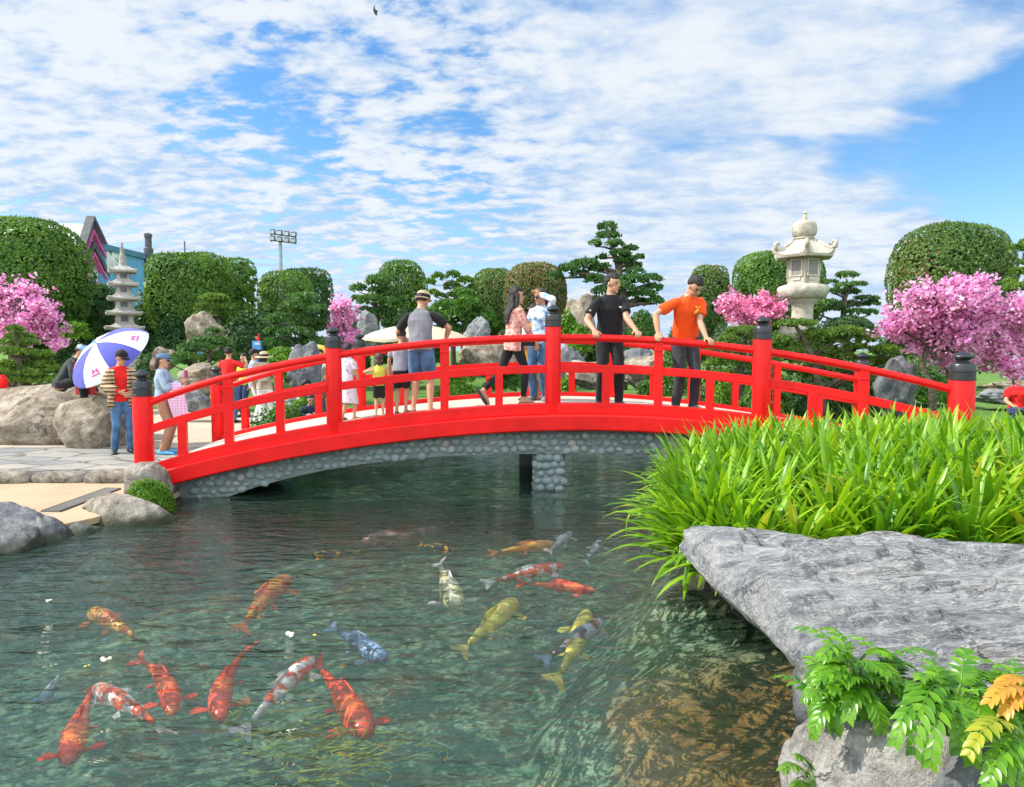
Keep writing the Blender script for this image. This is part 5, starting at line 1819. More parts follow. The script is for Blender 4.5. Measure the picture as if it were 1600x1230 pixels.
def mast():
    Y = 70.0
    M['lamp_grey'] = paint('floodlight_housing', (.07, .09, .10), .5)
    M['mast_grey'] = paint('galvanised_steel', (.30, .34, .37), .45, metal=.3)
    M['lens'] = paint('floodlight_lens', (.35, .40, .44), .25)
    c = at(441.5, 548, Y); z = lambda v: at(441, v, Y).z
    root = empty('floodlight_mast', (c.x, Y, 1.2), 'tall thin floodlight mast with two rows of four lamps', 'floodlight mast')
    b = MB(); b.tube([(c.x, Y, .9), (c.x, Y, z(372))], [.26, .15], 10); b.build('pole', M['mast_grey'], root, 40)
    b = MB()
    d = V(1, 0, 0)
    for v, dv in ((377, 5), (367, 4.5)):
        a = at(423, v - 2, Y); e = at(463, v + 3, Y)
        b.tube([a, e], .10, 6)
    for u in (424, 462):
        b.tube([at(u, 367, Y), at(u, 378, Y)], .06, 5)
    b.build('crossbar', M['mast_grey'], root, 40)
    for r, v in enumerate((362.5, 372.5)):
        for q in range(4):
            u = 426 + q * 11.0
            p = at(u, v + q * 1.3, Y - .3)
            b = MB(); b.box(p, (.26, .16, .24), Matrix.Rotation(R(-14), 3, 'X'))
            l = b.build('floodlight', M['lamp_grey'], root, None, bevel=.03)
            b = MB(); b.box(p + V(0, -.17, -.04), (.20, .02, .17), Matrix.Rotation(R(-14), 3, 'X')); b.build('lens', M['lens'], l, None)


mast()


def parasol():
    Y = 17.5; k = Y / FPX
    M['cream'] = paint('cream_canvas', (.52, .44, .31), .85, .05, bump=.1)
    c = at(648, 548, Y); z = lambda v: at(648, v, Y).z
    gz = ground_z(c.x, Y)
    root = empty('parasol', (c.x, Y, PLAZA_H), 'large cream parasol on the far bank behind the straw hat man', 'parasol')
    b = MB(); n = 32
    rings = []
    for r, v in ((3, 506), (20, 508), (45, 513), (68, 520), (86, 529)):
        rings.append([V(c.x + math.cos(2 * math.pi * i / n) * r * k, Y + math.sin(2 * math.pi * i / n) * r * k, z(v) - (abs(((i / n * 8) % 1) - .5) - .25) * -.0 - .05 * (r / 86) ** 2 * math.sin(math.pi * ((i / n * 8) % 1))) for i in range(n)])
    rings.append([p - V(0, 0, 4 * k) for p in rings[-1]])
    rings.append([V(c.x + (p.x - c.x) * .985, Y + (p.y - Y) * .985, p.z + .01) for p in rings[-1]])
    rings += [[V(c.x + (p.x - c.x) * .97, Y + (p.y - Y) * .97, p.z - .03) for p in r_] for r_ in rings[3::-1]]
    b.loft(rings, True); b.build('canopy', M['cream'], root, 60)
    b = MB(); b.lathe((c.x - 22 * k * 0, Y, 0), [(19 * k, z(512) + .0), (19 * k, z(510)), (12 * k, z(505.5)), (2 * k, z(504))], 24); b.build('vent_cap', M['cream'], root, 60)
    b = MB(); b.tube([(c.x, Y, -.1), (c.x, Y, z(506))], .03, 8); b.build('pole', M['mast_grey'], root, 40)


parasol()

# bird high in the sky
b = MB(); p = at(586, 18, 40)
b.ell(p, V(.07, 0, .05), V(0, .05, 0), V(-.10, 0, .22), 8, 6)
b.add([p + V(-.02, -.0, .10), p + V(.10, .30, .20), p + V(.06, .34, .05), p + V(0, .0, -.06)], [(0, 1, 2, 3)])
b.add([p + V(-.02, -.0, .10), p + V(.05, -.30, .24), p + V(-.02, -.34, .08), p + V(0, .0, -.06)], [(0, 1, 2, 3)])
tag(b.build('bird', M['black'], None, 180, origin=p), 'tiny dark bird flying high in the clouds', 'bird')

# ------------------------------------------------------------------ people
M['skin'] = paint('skin', (.50, .262, .165), .5, .05, spec=.4)
M['skin_tan'] = paint('skin_tan', (.46, .25, .16), .5, .05, spec=.4)
M['skin_pale'] = paint('skin_pale', (.72, .46, .34), .5, .05, spec=.4)
M['hair'] = paint('black_hair', (.016, .013, .012), .45, .2, .6, 120, spec=.4)
M['hair_brown'] = paint('brown_hair', (.06, .035, .022), .45, .2, .6, 120, spec=.4)
M['eye'] = paint('dark_eye', (.015, .012, .012), .25, 0)
M['lip'] = paint('lips', (.45, .16, .14), .5, 0)


def cloth(name, col, var=.14, bump=.35, bscale=9, rough=.85):
    return paint(name, col, rough, var, bump, bscale, spec=.15, vscale=7, sheen=.1)


def stripes(name, cols, scale, axis=2, rough=.85, second=None):
    m, g, out = newmat(name)
    tc = g.n('ShaderNodeTexCoord'); s = g.n('ShaderNodeSeparateXYZ'); g.l(tc.outputs['Object'], s.inputs[0])
    f = g.m('FRACT', g.m('MULTIPLY', s.outputs[axis], scale))
    st = [(i / len(cols), c) for i, c in enumerate(cols)]
    col = g.ramp(f, st)
    nd = col.node; nd.color_ramp.interpolation = 'CONSTANT'
    if second:
        f2 = g.m('GREATER_THAN', g.m('FRACT', g.m('MULTIPLY', s.outputs[0], scale)), .55)
        col = g.mix(g.m('MULTIPLY', f2, .55), col, second)
    p = g.n('ShaderNodeBsdfPrincipled'); g.l(col, p.inputs['Base Color']); p.inputs['Roughness'].default_value = rough; p.inputs['Specular IOR Level'].default_value = .15
    g.l(p.outputs[0], out.inputs[0])
    return m


def blotch(name, cols, scale, rough=.85):
    m, g, out = newmat(name)
    tc = g.n('ShaderNodeTexCoord')
    col = g.ramp(g.noise(tc.outputs['Object'], scale, 3, .5), [(.36 + .09 * i, c) for i, c in enumerate(cols)])
    p = g.n('ShaderNodeBsdfPrincipled'); g.l(col, p.inputs['Base Color']); p.inputs['Roughness'].default_value = rough; p.inputs['Specular IOR Level'].default_value = .15
    g.l(p.outputs[0], out.inputs[0])
    return m


CL = {
    'blackpolo': cloth('black_polo_cotton', (.018, .018, .020)), 'blacktrouser': cloth('black_trousers', (.022, .023, .026)), 'darkjean': cloth('dark_grey_denim', (.05, .053, .062)),
    'orange': cloth('orange_cotton', (.84, .085, .012), .05), 'grey': cloth('grey_heather', (.20, .20, .225)), 'greylight': cloth('light_grey_cotton', (.30, .30, .35)),
    'denim': cloth('blue_denim', (.075, .16, .30), .25), 'denimlight': blotch('washed_denim', [(.18, .34, .60), (.42, .56, .76), (.66, .74, .84)], 14), 'denimgrey': blotch('grey_denim', [(.20, .27, .36), (.30, .37, .46)], 16),
    'black': cloth('black_cotton', (.02, .02, .022)), 'red': cloth('red_cotton', (.70, .02, .018), .06), 'white': cloth('white_cotton', (.74, .75, .78), .05),
    'rose': blotch('rose_print', [(.60, .33, .27), (.72, .46, .38), (.50, .20, .18)], 20), 'yellow': cloth('yellow_silk', (.70, .36, .03), .12), 'lime': cloth('lime_cotton', (.50, .66, .06), .06),
    'yellowvest': cloth('yellow_green_cotton', (.60, .60, .08), .1), 'tanpant': cloth('rust_trousers', (.36, .18, .11), .08), 'navy': cloth('navy_cotton', (.03, .05, .12)),
    'mauve': blotch('mauve_print', [(.34, .30, .44), (.62, .58, .66)], 16), 'beige': cloth('beige_canvas', (.46, .38, .28)), 'hood': cloth('charcoal_hooded_cotton', (.035, .042, .042)),
    'cardigan': stripes('striped_knit', [(.45, .28, .15), (.03, .025, .025), (.48, .33, .19), (.42, .26, .14), (.03, .025, .025), (.55, .40, .25)], 8.5),
    'plaid': stripes('pink_checked_cloth', [(.62, .30, .50), (.70, .45, .60), (.56, .26, .46)], 24, 2, second=(.75, .55, .68)),
    'capblack': cloth('black_cap', (.02, .02, .022)), 'capblue': cloth('blue_cap', (.12, .20, .32)), 'straw': paint('straw', (.58, .42, .24), .8, .15, .5, 60), 'strawband': cloth('dark_band', (.02, .018, .018)),
    'blueshoe': cloth('light_blue_shoes', (.14, .46, .80)), 'blackshoe': paint('black_shoes', (.02, .02, .022), .5), 'sandal': paint('dark_sandal', (.05, .035, .03), .6), 'greyshoe': paint('grey_shoes', (.20, .20, .21), .6),
    'phone': paint('pink_phone_case', (.42, .08, .20), .3), 'yellowhat': paint('yellow_orange_hat', (.85, .50, .05), .7), 'mask': cloth('blue_face_mask', (.30, .50, .68)), 'sunglass': paint('sunglass_lens', (.01, .01, .012), .12),
    'helmet': paint('blue_white_cap', (.30, .42, .58), .35, .3), 'bagred': paint('red_bag', (.66, .02, .02), .5), 'emblem': cloth('yellow_print', (.90, .50, .04)), 'logo': cloth('white_print', (.75, .75, .75)),
}
UP = V(0, 0, 1)


def remesh(mb, vox, smooth=2, disp=0.0, dscale=9.0, seed=0):
    me = mb.mesh('tmp')
    o = bpy.data.objects.new('tmp', me); COL.objects.link(o)
    r = o.modifiers.new('r', 'REMESH'); r.mode = 'VOXEL'; r.voxel_size = vox; r.use_smooth_shade = True
    if smooth:
        s = o.modifiers.new('s', 'SMOOTH'); s.factor = .5; s.iterations = smooth
    dg = bpy.context.evaluated_depsgraph_get()
    nm = bpy.data.meshes.new_from_object(o.evaluated_get(dg))
    bpy.data.objects.remove(o); bpy.data.meshes.remove(me)
    if disp:
        n = len(nm.vertices)
        co = np.zeros(n * 3); nm.vertices.foreach_get('co', co); co = co.reshape(-1, 3)
        no = np.zeros(n * 3); nm.vertices.foreach_get('normal', no); no = no.reshape(-1, 3)
        f = vnoise(co * np.array([1, 1, .55]), dscale, seed) + .5 * vnoise(co * np.array([1, 1, .45]), dscale * 2.3, seed + 1)
        co = co + no * (disp * f)[:, None]
        nm.vertices.foreach_set('co', co.reshape(-1).astype(np.float32)); nm.update()
    return nm


def ik(a, b, l1, l2, hint):
    d = b - a; L = min(d.length, (l1 + l2) * .999); dn = d.normalized()
    x = (l1 * l1 - l2 * l2 + L * L) / (2 * L)
    h = math.sqrt(max(0, l1 * l1 - x * x))
    hn = hint - dn * hint.dot(dn)
    hn = hn.normalized() if hn.length > 1e-4 else V(0, 0, 1)
    return a + dn * x + hn * h


def ering(c, ax, ay, rx, ry, n=16):
    return [c + ax * (math.cos(2 * math.pi * k / n) * rx) + ay * (math.sin(2 * math.pi * k / n) * ry) for k in range(n)]


def hand(mb, w, hd, back, sgn, s, curl=.5, spread=.1):
    """palm, four bent fingers and a thumb; hd = direction of the hand, back = back-of-hand normal, sgn = which side the thumb is on"""
    hd = hd.normalized(); back = (back - hd * back.dot(hd)).normalized(); side = hd.cross(back) * sgn
    mb.ell(w + hd * .045 * s, hd * .055 * s, side * .040 * s, back * .017 * s, 10, 7)
    for i, (o, L) in enumerate(((.030, .066), (.010, .076), (-.011, .070), (-.030, .054))):
        b0 = w + hd * .082 * s + side * o * s
        d0 = (hd + side * o * spread * 12).normalized()
        c1 = curl * .55
        d1 = d0 * math.cos(c1) - back * math.sin(c1)
        c2 = curl * 1.35
        d2 = d0 * math.cos(c2) - back * math.sin(c2)
        m1 = b0 + d1 * L * .5 * s; m2 = m1 + d2 * L * .5 * s
        mb.tube([b0 - hd * .02 * s, b0, m1, m2], [.0095 * s, .0098 * s, .0088 * s, .0072 * s], 8, round_ends=True)
    t0 = w + hd * .022 * s + side * .030 * s
    td = (hd * .72 + side * .62 - back * .3 * curl).normalized()
    t1 = t0 + td * .038 * s; t2 = t1 + (td * .7 + hd * .5 - back * .35 * curl).normalized() * .030 * s
    mb.tube([t0 - td * .012 * s, t0, t1, t2], [.012 * s, .012 * s, .0105 * s, .0085 * s], 8, round_ends=True)


def person(label, u, Y, gz, H, face, top='black', bottom='black', sex='m', shoes='blackshoe', lean=0, side=0, yaw=0, pitch=0, roll=0, twist=0, ph=.92, sleeve='short', bot='trousers', hair='short', haircol='hair',
           hat=None, hatcol='capblack', wl=None, wr=None, al=None, ar=None, kl=None, kr=None, el=None, er=None, hl=None, hr=None, skin='skin', vox=.008, hem=-.06, headk=1.0, faceparts=True, curl=.5, group=None,
           toes=None, cat='person', neckline=True, palm=None, loc=None):
    s = H / 1.70
    a = R(face); fd = V(math.sin(a), math.cos(a), 0); rv = V(math.cos(a), -math.sin(a), 0)
    p = at(u, 548, Y) if loc is None else Vector(loc)
    base = V(p.x, p.y if loc is not None else Y, gz)
    root = empty('person', base, label, cat, group)

    def LP(r, f, z):
        return base + rv * r * s + fd * f * s + UP * z * s
    p0 = LP(0, 0, ph)
    ln, sdn = R(lean), R(side)
    t = (UP * math.cos(ln) + fd * math.sin(ln) + rv * math.sin(sdn)).normalized()
    tf = (fd - t * fd.dot(t)).normalized(); tr = tf.cross(t)
    tw = R(twist)
    sr = tr * math.cos(tw) + tf * math.sin(tw) * -1; sf = tf * math.cos(tw) + tr * math.sin(tw)
    m = sex == 'm'
    shw = (.178 if m else .155) * s
    nb = p0 + t * .515 * s
    sh = {1: p0 + t * .438 * s + sr * shw, -1: p0 + t * .438 * s - sr * shw}
    hp = {1: p0 + tr * .085 * s - t * .03 * s, -1: p0 - tr * .085 * s - t * .03 * s}
    # head
    hy = a + R(yaw); hfd0 = V(math.sin(hy), math.cos(hy), 0); hrv = V(math.cos(hy), -math.sin(hy), 0)
    pt = R(pitch); hu = UP * math.cos(pt) + hfd0 * math.sin(pt); hf = hfd0 * math.cos(pt) - UP * math.sin(pt)
    ro = R(roll); hu, hrv = hu * math.cos(ro) + hrv * math.sin(ro), hrv * math.cos(ro) - hu * math.sin(ro)
    nd = (t * .6 + hu * .4).normalized()
    hs = s * headk
    hc = nb + nd * .055 * s + hu * .085 * hs + hf * .018 * hs
    # limbs
    W = {}
    for sg, w in ((1, wr), (-1, wl)):
        if w is None:
            W[sg] = sh[sg] - UP * .50 * s + rv * sg * .07 * s + fd * .07 * s
        elif isinstance(w, Vector):
            W[sg] = w.copy()
        else:
            W[sg] = LP(*w)
        d = W[sg] - sh[sg]
        if d.length > .525 * s:
            W[sg] = sh[sg] + d.normalized() * .525 * s
    E = {}
    for sg, e in ((1, er), (-1, el)):
        hint = (rv * sg * .6 - fd * .5 - UP * .3) if e is None else (rv * e[0] + fd * e[1] + UP * e[2])
        E[sg] = ik(sh[sg], W[sg], .285 * s, .25 * s, hint)
    A = {}
    for sg, x in ((1, ar), (-1, al)):
        A[sg] = LP(sg * .095, 0, .075) if x is None else LP(*x)
    K = {}
    for sg, x in ((1, kr), (-1, kl)):
        hint = fd if x is None else (rv * x[0] + fd * x[1] + UP * x[2])
        K[sg] = ik(hp[sg], A[sg], .435 * s, .415 * s, hint)
    TO = {}
    for sg in (1, -1):
        tdir = (fd + rv * sg * .25).normalized() if toes is None else (rv * toes[0 if sg > 0 else 1][0] + fd * toes[0 if sg > 0 else 1][1] + UP * toes[0 if sg > 0 else 1][2]).normalized()
        TO[sg] = tdir

    # ---- body (one continuous skin)
    b = MB()
    hipr, wai, che, sho = ((.158, .105), (.140, .098), (.165, .112), (.150, .085)) if m else ((.160, .110), (.118, .088), (.138, .108), (.125, .078))
    def ring(c, r, ex=0.0, k=1.0):
        return ering(c, sr if (c - p0).dot(t) > .25 * s else tr, sf if (c - p0).dot(t) > .25 * s else tf, (r[0] * k + ex) * s, (r[1] * k + ex) * s)
    b.loft([ring(p0 - t * .07 * s, (hipr[0] * .8, hipr[1] * .85)), ring(p0, hipr), ring(p0 + t * .16 * s, wai), ring(p0 + t * .34 * s, che), ring(p0 + t * .45 * s, sho), ring(p0 + t * .50 * s, (.085, .065)), ring(nb + nd * .02 * s, (.056, .058))])
    b.tube([nb - nd * .03 * s, nb + nd * .05 * s, hc - hu * .03 * hs], [.056 * s, .052 * s, .055 * hs], 12)
    b.ell(hc + hu * .02 * hs, hrv * .074 * hs, hf * .092 * hs, hu * .098 * hs, 16, 12)
    b.ell(hc + hf * .025 * hs - hu * .055 * hs, hrv * .056 * hs, hf * .062 * hs, hu * .066 * hs, 14, 10)
    b.ell(hc + hf * .066 * hs - hu * .098 * hs, hrv * .024 * hs, hf * .022 * hs, hu * .020 * hs, 8, 6)
    b.ell(hc + hf * .098 * hs - hu * .022 * hs, hrv * .014 * hs, hf * .020 * hs, hu * .018 * hs, 8, 6)
    b.tube([hc + hf * .086 * hs + hu * .012 * hs, hc + hf * .104 * hs - hu * .024 * hs], [.008 * hs, .011 * hs], 8)
    for sg in (1, -1):
        b.ell(hc + hrv * sg * .076 * hs - hf * .006 * hs - hu * .008 * hs, hrv * .010 * hs, hf * .018 * hs, hu * .030 * hs, 8, 6)
        b.tube([sh[sg] - sr * sg * .05 * s, sh[sg], sh[sg].lerp(E[sg], .5), E[sg]], [.046 * s, .051 * s, .045 * s, .037 * s], 12, round_ends=True)
        b.tube([E[sg], E[sg].lerp(W[sg], .35), W[sg]], [.039 * s, .041 * s, .027 * s], 12, round_ends=True)
        fa = (W[sg] - E[sg]).normalized()
        hs_ = hr if sg > 0 else hl
        if hs_ is None:
            hdv = fa; bk = (rv * sg - fd * .2)
        else:
            hdv, bk = hs_
        # thumb side: towards the body's front / midline
        sd_ = hdv.cross(bk)
        ref = fd - rv * sg * .4 if hs_ is None else (-rv * sg)
        hand(b, W[sg], hdv, bk, 1 if sd_.dot(ref) > 0 else -1, s * (1.05 if headk == 1 else .95), curl)
        if bot:
            b.tube([hp[sg], hp[sg].lerp(K[sg], .3), K[sg], ], [.082 * s, .080 * s, .053 * s], 12, round_ends=True)
            b.tube([K[sg], K[sg].lerp(A[sg], .32), K[sg].lerp(A[sg], .75), A[sg]], [.052 * s, .055 * s, .038 * s, .035 * s], 12, round_ends=True)
            if shoes not in (None, 'sandal'):
                continue
            T = TO[sg]; hl_ = A[sg] - T * .03 * s - UP * .035 * s
            b.tube([hl_, A[sg] + T * .05 * s - UP * .035 * s, A[sg] + T * .12 * s - UP * .048 * s, A[sg] + T * .165 * s - UP * .055 * s], [.036 * s, .040 * s, .034 * s, .020 * s], 10, round_ends=True)
    body = link('body', remesh(b, vox, 2), M[skin], root, 180)
    # ---- face
    if faceparts:
        for sg in (1, -1):
            e = MB(); e.ell(hc + hf * .083 * hs + hrv * sg * .031 * hs + hu * .008 * hs, hrv * .013 * hs, hf * .008 * hs, hu * .006 * hs, 8, 5)
            e.build('eye', M['eye'], body, 180)
            e = MB(); e.tube([hc + hf * .091 * hs + hrv * sg * .016 * hs + hu * .026 * hs, hc + hf * .088 * hs + hrv * sg * .034 * hs + hu * .030 * hs, hc + hf * .076 * hs + hrv * sg * .050 * hs + hu * .024 * hs], .004 * hs, 5)
            e.build('eyebrow', M['hair'], body, 180)
        e = MB(); e.ell(hc + hf * .086 * hs - hu * .062 * hs, hrv * .024 * hs, hf * .007 * hs, hu * .007 * hs, 8, 5)
        e.build('mouth', M['lip'], body, 180)
    # ---- hair
    if hair:
        h = MB()
        n, mm = 22, 16
        rings = []
        for j in range(mm + 1):
            ph_ = math.pi * (.015 + .97 * j / mm); rg = []
            for k in range(n):
                th = 2 * math.pi * k / n
                dx, dy, dz = math.sin(ph_) * math.cos(th), math.sin(ph_) * math.sin(th), math.cos(ph_)      # x right, y front, z up
                kf = 1.0
                if dy > .15 and dz < .42 - .25 * (1 - abs(dx)): kf = .80
                elif dz < -.45: kf = .78
                elif dz < -.15 and dy > -.15: kf = .84
                nz = 1 + .05 * mnoise.noise(V(dx, dy, dz) * 5 + V(u, Y, 0))
                rg.append(hc + hu * .034 * hs - hf * .014 * hs + (hrv * dx * .088 + hf * dy * .108 + hu * dz * .112) * hs * kf * nz)
            rings.append(rg)
        h.loft(rings)
        hp_ = hc - hf * .055 * hs
        if hair == 'long':
            back = -sf
            pts = [hc + hu * .06 * hs - hf * .05 * hs, hc - hf * .085 * hs - hu * .03 * hs, nb + back * .085 * s - t * .02 * s, p0 + t * .38 * s + back * .135 * s, p0 + t * .24 * s + back * .13 * s]
            h.loft([ering(pts[i], sr, sf, w * s, q * s, 12) for i, (w, q) in enumerate(((.07, .05), (.085, .045), (.10, .04), (.095, .03), (.05, .015)))])
            for sg in (1, -1):
                h.tube([hc + hrv * sg * .07 * hs + hu * .03 * hs, hc + hrv * sg * .085 * hs - hu * .07 * hs, nb + sr * sg * .09 * s + back * .03 * s, p0 + t * .36 * s + sr * sg * .09 * s + back * .07 * s], [.03 * s, .032 * s, .03 * s, .012 * s], 8)
        elif hair == 'bob' or hair == 'tail':
            pts = [hc + hu * .02 * hs - hf * .07 * hs, hc - hf * .085 * hs - hu * .06 * hs, nb - sf * .09 * s]
            h.loft([ering(pts[i], hrv, hf, w * s, q * s, 12) for i, (w, q) in enumerate(((.075, .05), (.08, .045), (.05, .03)))])
        link('hair', remesh(h, max(.007, vox), 1, .007 * s, 34, int(u)), M[haircol], root, 180)
    # ---- hats
    top_c = hc + hu * .045 * hs - hf * .006 * hs
    if hat == 'cap':
        h = MB()
        h.ell(top_c + hu * .006 * hs, hrv * .092 * hs, hf * .112 * hs, hu * .092 * hs, 18, 12)
        h.v = [tuple(Vector(q) + hu * max(0, -(Vector(q) - top_c).dot(hu)) * .92) for q in h.v]
        ht = h.build('cap', CL[hatcol], root, 180)
        h = MB(); rings = []
        for q in (0, 1):
            rings.append([top_c + hf * .085 * hs + hrv * math.cos(x) * .078 * hs + hf * max(0, math.sin(x)) * .085 * hs - hu * (.010 + .02 * max(0, math.sin(x)) + q * .006) * hs for x in np.linspace(-.3, math.pi + .3, 16)])
        h.loft(rings); h.build('brim', CL[hatcol], ht, 180)
    elif hat in ('straw', 'fedora', 'bucket'):
        h = MB(); br = .20 if hat == 'straw' else (.124 if hat == 'fedora' else .13)
        prof = [(br, -.018), (br * 1.01, -.012), (.098, .004), (.094, .075), (.075, .100), (.02, .108)] if hat != 'bucket' else [(br, -.05), (br * 1.01, -.045), (.095, .02), (.085, .085), (.06, .10), (.02, .104)]
        h.lathe(top_c, [(r * hs, z * hs) for r, z in prof], 24, axis=hu - hf * .12)
        ht = h.build('hat', CL[hatcol], root, 60)
        if hat != 'bucket':
            h = MB(); h.lathe(top_c, [(.102 * hs, .004 * hs), (.101 * hs, .050 * hs)], 24, axis=hu - hf * .12); h.build('hat_band', CL['strawband'], ht, 60)
    # ---- top
    ex = .014
    if top:
        b = MB()
        tk = 1.05 if m else 1.06
        hz_ = hem
        rr = [(p0 + t * hz_ * s, (hipr[0] * 1.02, hipr[1] * 1.04)), (p0 + t * .04 * s, (hipr[0] * .99, hipr[1] * 1.02)), (p0 + t * .17 * s, (wai[0] * 1.06, wai[1] * 1.08)), (p0 + t * .34 * s, (che[0] * 1.02, che[1] * 1.03)),
              (p0 + t * .445 * s, (sho[0] * 1.05, sho[1] * 1.06)), (p0 + t * .478 * s, (.118, .078)), (p0 + t * .503 * s, (.080, .068)), (nb + nd * .008 * s, (.062, .064))]
        b.loft([ring(c, r, ex) for c, r in rr])
        if not m:
            for sg in (1, -1):
                b.ell(p0 + t * .345 * s + sr * sg * .065 * s + sf * .075 * s, sr * .065 * s, sf * .06 * s, t * .07 * s, 10, 8)
        for sg in (1, -1):
            if sleeve == 'none':
                continue
            e = E[sg]
            if sleeve == 'short':
                end = sh[sg].lerp(e, .72)
                b.tube([sh[sg] - sr * sg * .07 * s, sh[sg] - sr * sg * .02 * s, sh[sg].lerp(e, .15), sh[sg].lerp(e, .4), end], [.050 * s, .061 * s, .063 * s, .065 * s, .069 * s], 14)
            else:
                b.tube([sh[sg] - sr * sg * .06 * s, sh[sg] - sr * sg * .01 * s, sh[sg].lerp(e, .5), e], [.050 * s, .061 * s, .058 * s, .054 * s], 14, round_ends=True)
                b.tube([e, e.lerp(W[sg], .5), e.lerp(W[sg], .93)], [.056 * s, .050 * s, .042 * s], 14)
        tm = link('shirt', remesh(b, max(.010, vox), 2, .011 * s, 8, int(u)), CL[top], root, 180)
    # ---- bottoms
    if bot:
        b = MB(); bx_ = .008
        b.loft([ring(p0 - t * .10 * s, (hipr[0] * .72, hipr[1] * .9), bx_), ring(p0 - t * .04 * s, hipr, bx_), ring(p0 + t * .02 * s, (hipr[0] * .98, hipr[1] * .98), bx_), ring(p0 + t * .07 * s, (wai[0] * 1.02, wai[1] * 1.0), bx_ * .5)])
        for sg in (1, -1):
            if bot == 'trousers':
                b.tube([hp[sg] + t * .02 * s, hp[sg].lerp(K[sg], .35), K[sg]], [.092 * s, .091 * s, .068 * s], 14, round_ends=True)
                b.tube([K[sg], K[sg].lerp(A[sg], .4), A[sg] + (A[sg] - K[sg]).normalized() * .012 * s], [.068 * s, .066 * s, .056 * s], 14)
            elif bot == 'leggings':
                b.tube([hp[sg] + t * .02 * s, hp[sg].lerp(K[sg], .35), K[sg]], [.088 * s, .084 * s, .058 * s], 14, round_ends=True)
                b.tube([K[sg], K[sg].lerp(A[sg], .35), A[sg].lerp(K[sg], .08)], [.058 * s, .060 * s, .040 * s], 14)
            elif bot == 'shorts':
                b.tube([hp[sg] + t * .02 * s, hp[sg].lerp(K[sg], .4), hp[sg].lerp(K[sg], .86)], [.094 * s, .100 * s, .096 * s], 14)
        if bot == 'skirt':
            km = (K[1] + K[-1]) / 2; am = (A[1] + A[-1]) / 2
            e_ = km.lerp(am, .25)
            b.loft([ering(p0, tr, tf, .17 * s, .125 * s), ering(p0.lerp(km, .5), tr, tf, .19 * s, .16 * s), ering(e_, tr, tf, .21 * s, .19 * s)])
        link('skirt' if bot == 'skirt' else ('shorts' if bot == 'shorts' else 'trousers'), remesh(b, max(.010, vox), 2, .006 * s, 9, int(u) + 5), CL[bottom], root, 180)
    if shoes:
        for sg in (1, -1):
            T = TO[sg]; b = MB(); sd2 = T.cross(UP).normalized(); up2 = sd2.cross(T)
            f0 = A[sg] - up2 * .072 * s
            if shoes == 'sandal':
                b.loft([[f0 + T * x * s + sd2 * q * w * s + up2 * z * s for x, w in ((-.07, .03), (.0, .036), (.10, .044), (.17, .036), (.205, .012)) for q in (1,)] + [f0 + T * x * s - sd2 * w * s + up2 * z * s for x, w in ((.205, .012), (.17, .036), (.10, .044), (.0, .036), (-.07, .03)) for q in (1,)] for z in (-.003, .016)])
                b.tube([f0 + T * .11 * s + sd2 * .045 * s, f0 + T * .10 * s + up2 * .052 * s, f0 + T * .11 * s - sd2 * .045 * s], .010 * s, 6)
                b.build('sandal', CL['sandal'], root, 40)
            else:
                c_ = f0 + up2 * .0 * s
                prof = [(-.085, .022, .060), (-.07, .034, .085), (.0, .038, .085), (.06, .042, .068), (.12, .045, .052), (.17, .038, .042), (.20, .018, .028)]
                b.loft([[c_ + T * x * s + sd2 * math.cos(q) * w * s + up2 * (max(0, h_ * (.5 + .5 * math.sin(q)))) * s for q in np.linspace(0, 2 * math.pi, 14, endpoint=False)] for x, w, h_ in prof])
                b.build('shoe', CL[shoes], root, 60)
    return dict(root=root, body=body, hc=hc, hf=hf, hu=hu, hr=hrv, s=hs, p0=p0, t=t, sf=sf, sr=sr, sh=sh, W=W, E=E, nb=nb, LP=LP, fd=fd, rv=rv, H=s, tr=tr, tf=tf)


def part(P, name, mb, mat, smooth=60, parent=None):
    return mb.build(name, mat, parent or P['root'], smooth)


# the two men leaning on the near handrail
def rail_at(u):
    """point on top of the near handrail seen at photo column u"""
    best = min(np.linspace(0, 4, 801), key=lambda t: abs(npt(t).x / npt(t).y * math.cos(0) - (u - 800) / FPX))
    p = npt(best); p.z = float(cr(rail_h, best)) + .047
    return p


gR = deck_h_x(.9)
GRP = 'people on the bridge'
rl, rr_ = rail_at(1000), rail_at(932)
P = person('man in a black polo shirt and trousers gripping the rail, head turned aside', 952, 9.18, deck_h_x(1.3), 1.76, 180, 'blackpolo', 'blacktrouser', yaw=-48, pitch=6, lean=9, twist=-12,
           wr=rr_ + V(-.02, .05, .045), wl=rl + V(-.03, .05, .045), er=(.6, -.6, 0), el=(.9, -.3, 0), hr=(V(.02, -1, -.32), V(-.1, -.2, 1)), hl=(V(.12, -1, -.32), V(.1, -.2, 1)), curl=1.0, vox=.0065, group=None, al=(-.13, .02, .075), ar=(.12, -.02, .075))
b = MB(); b.box(P['p0'] + P['t'] * .37 * P['H'] + P['sf'] * .137 * P['H'] - P['sr'] * .085 * P['H'], (.016, .006, .011)); part(P, 'emblem', b, CL['logo'])
b = MB(); b.box(P['sh'][1].lerp(P['E'][1], .5) + V(-.03, -.062, 0), (.012, .006, .010)); part(P, 'emblem', b, CL['logo'])
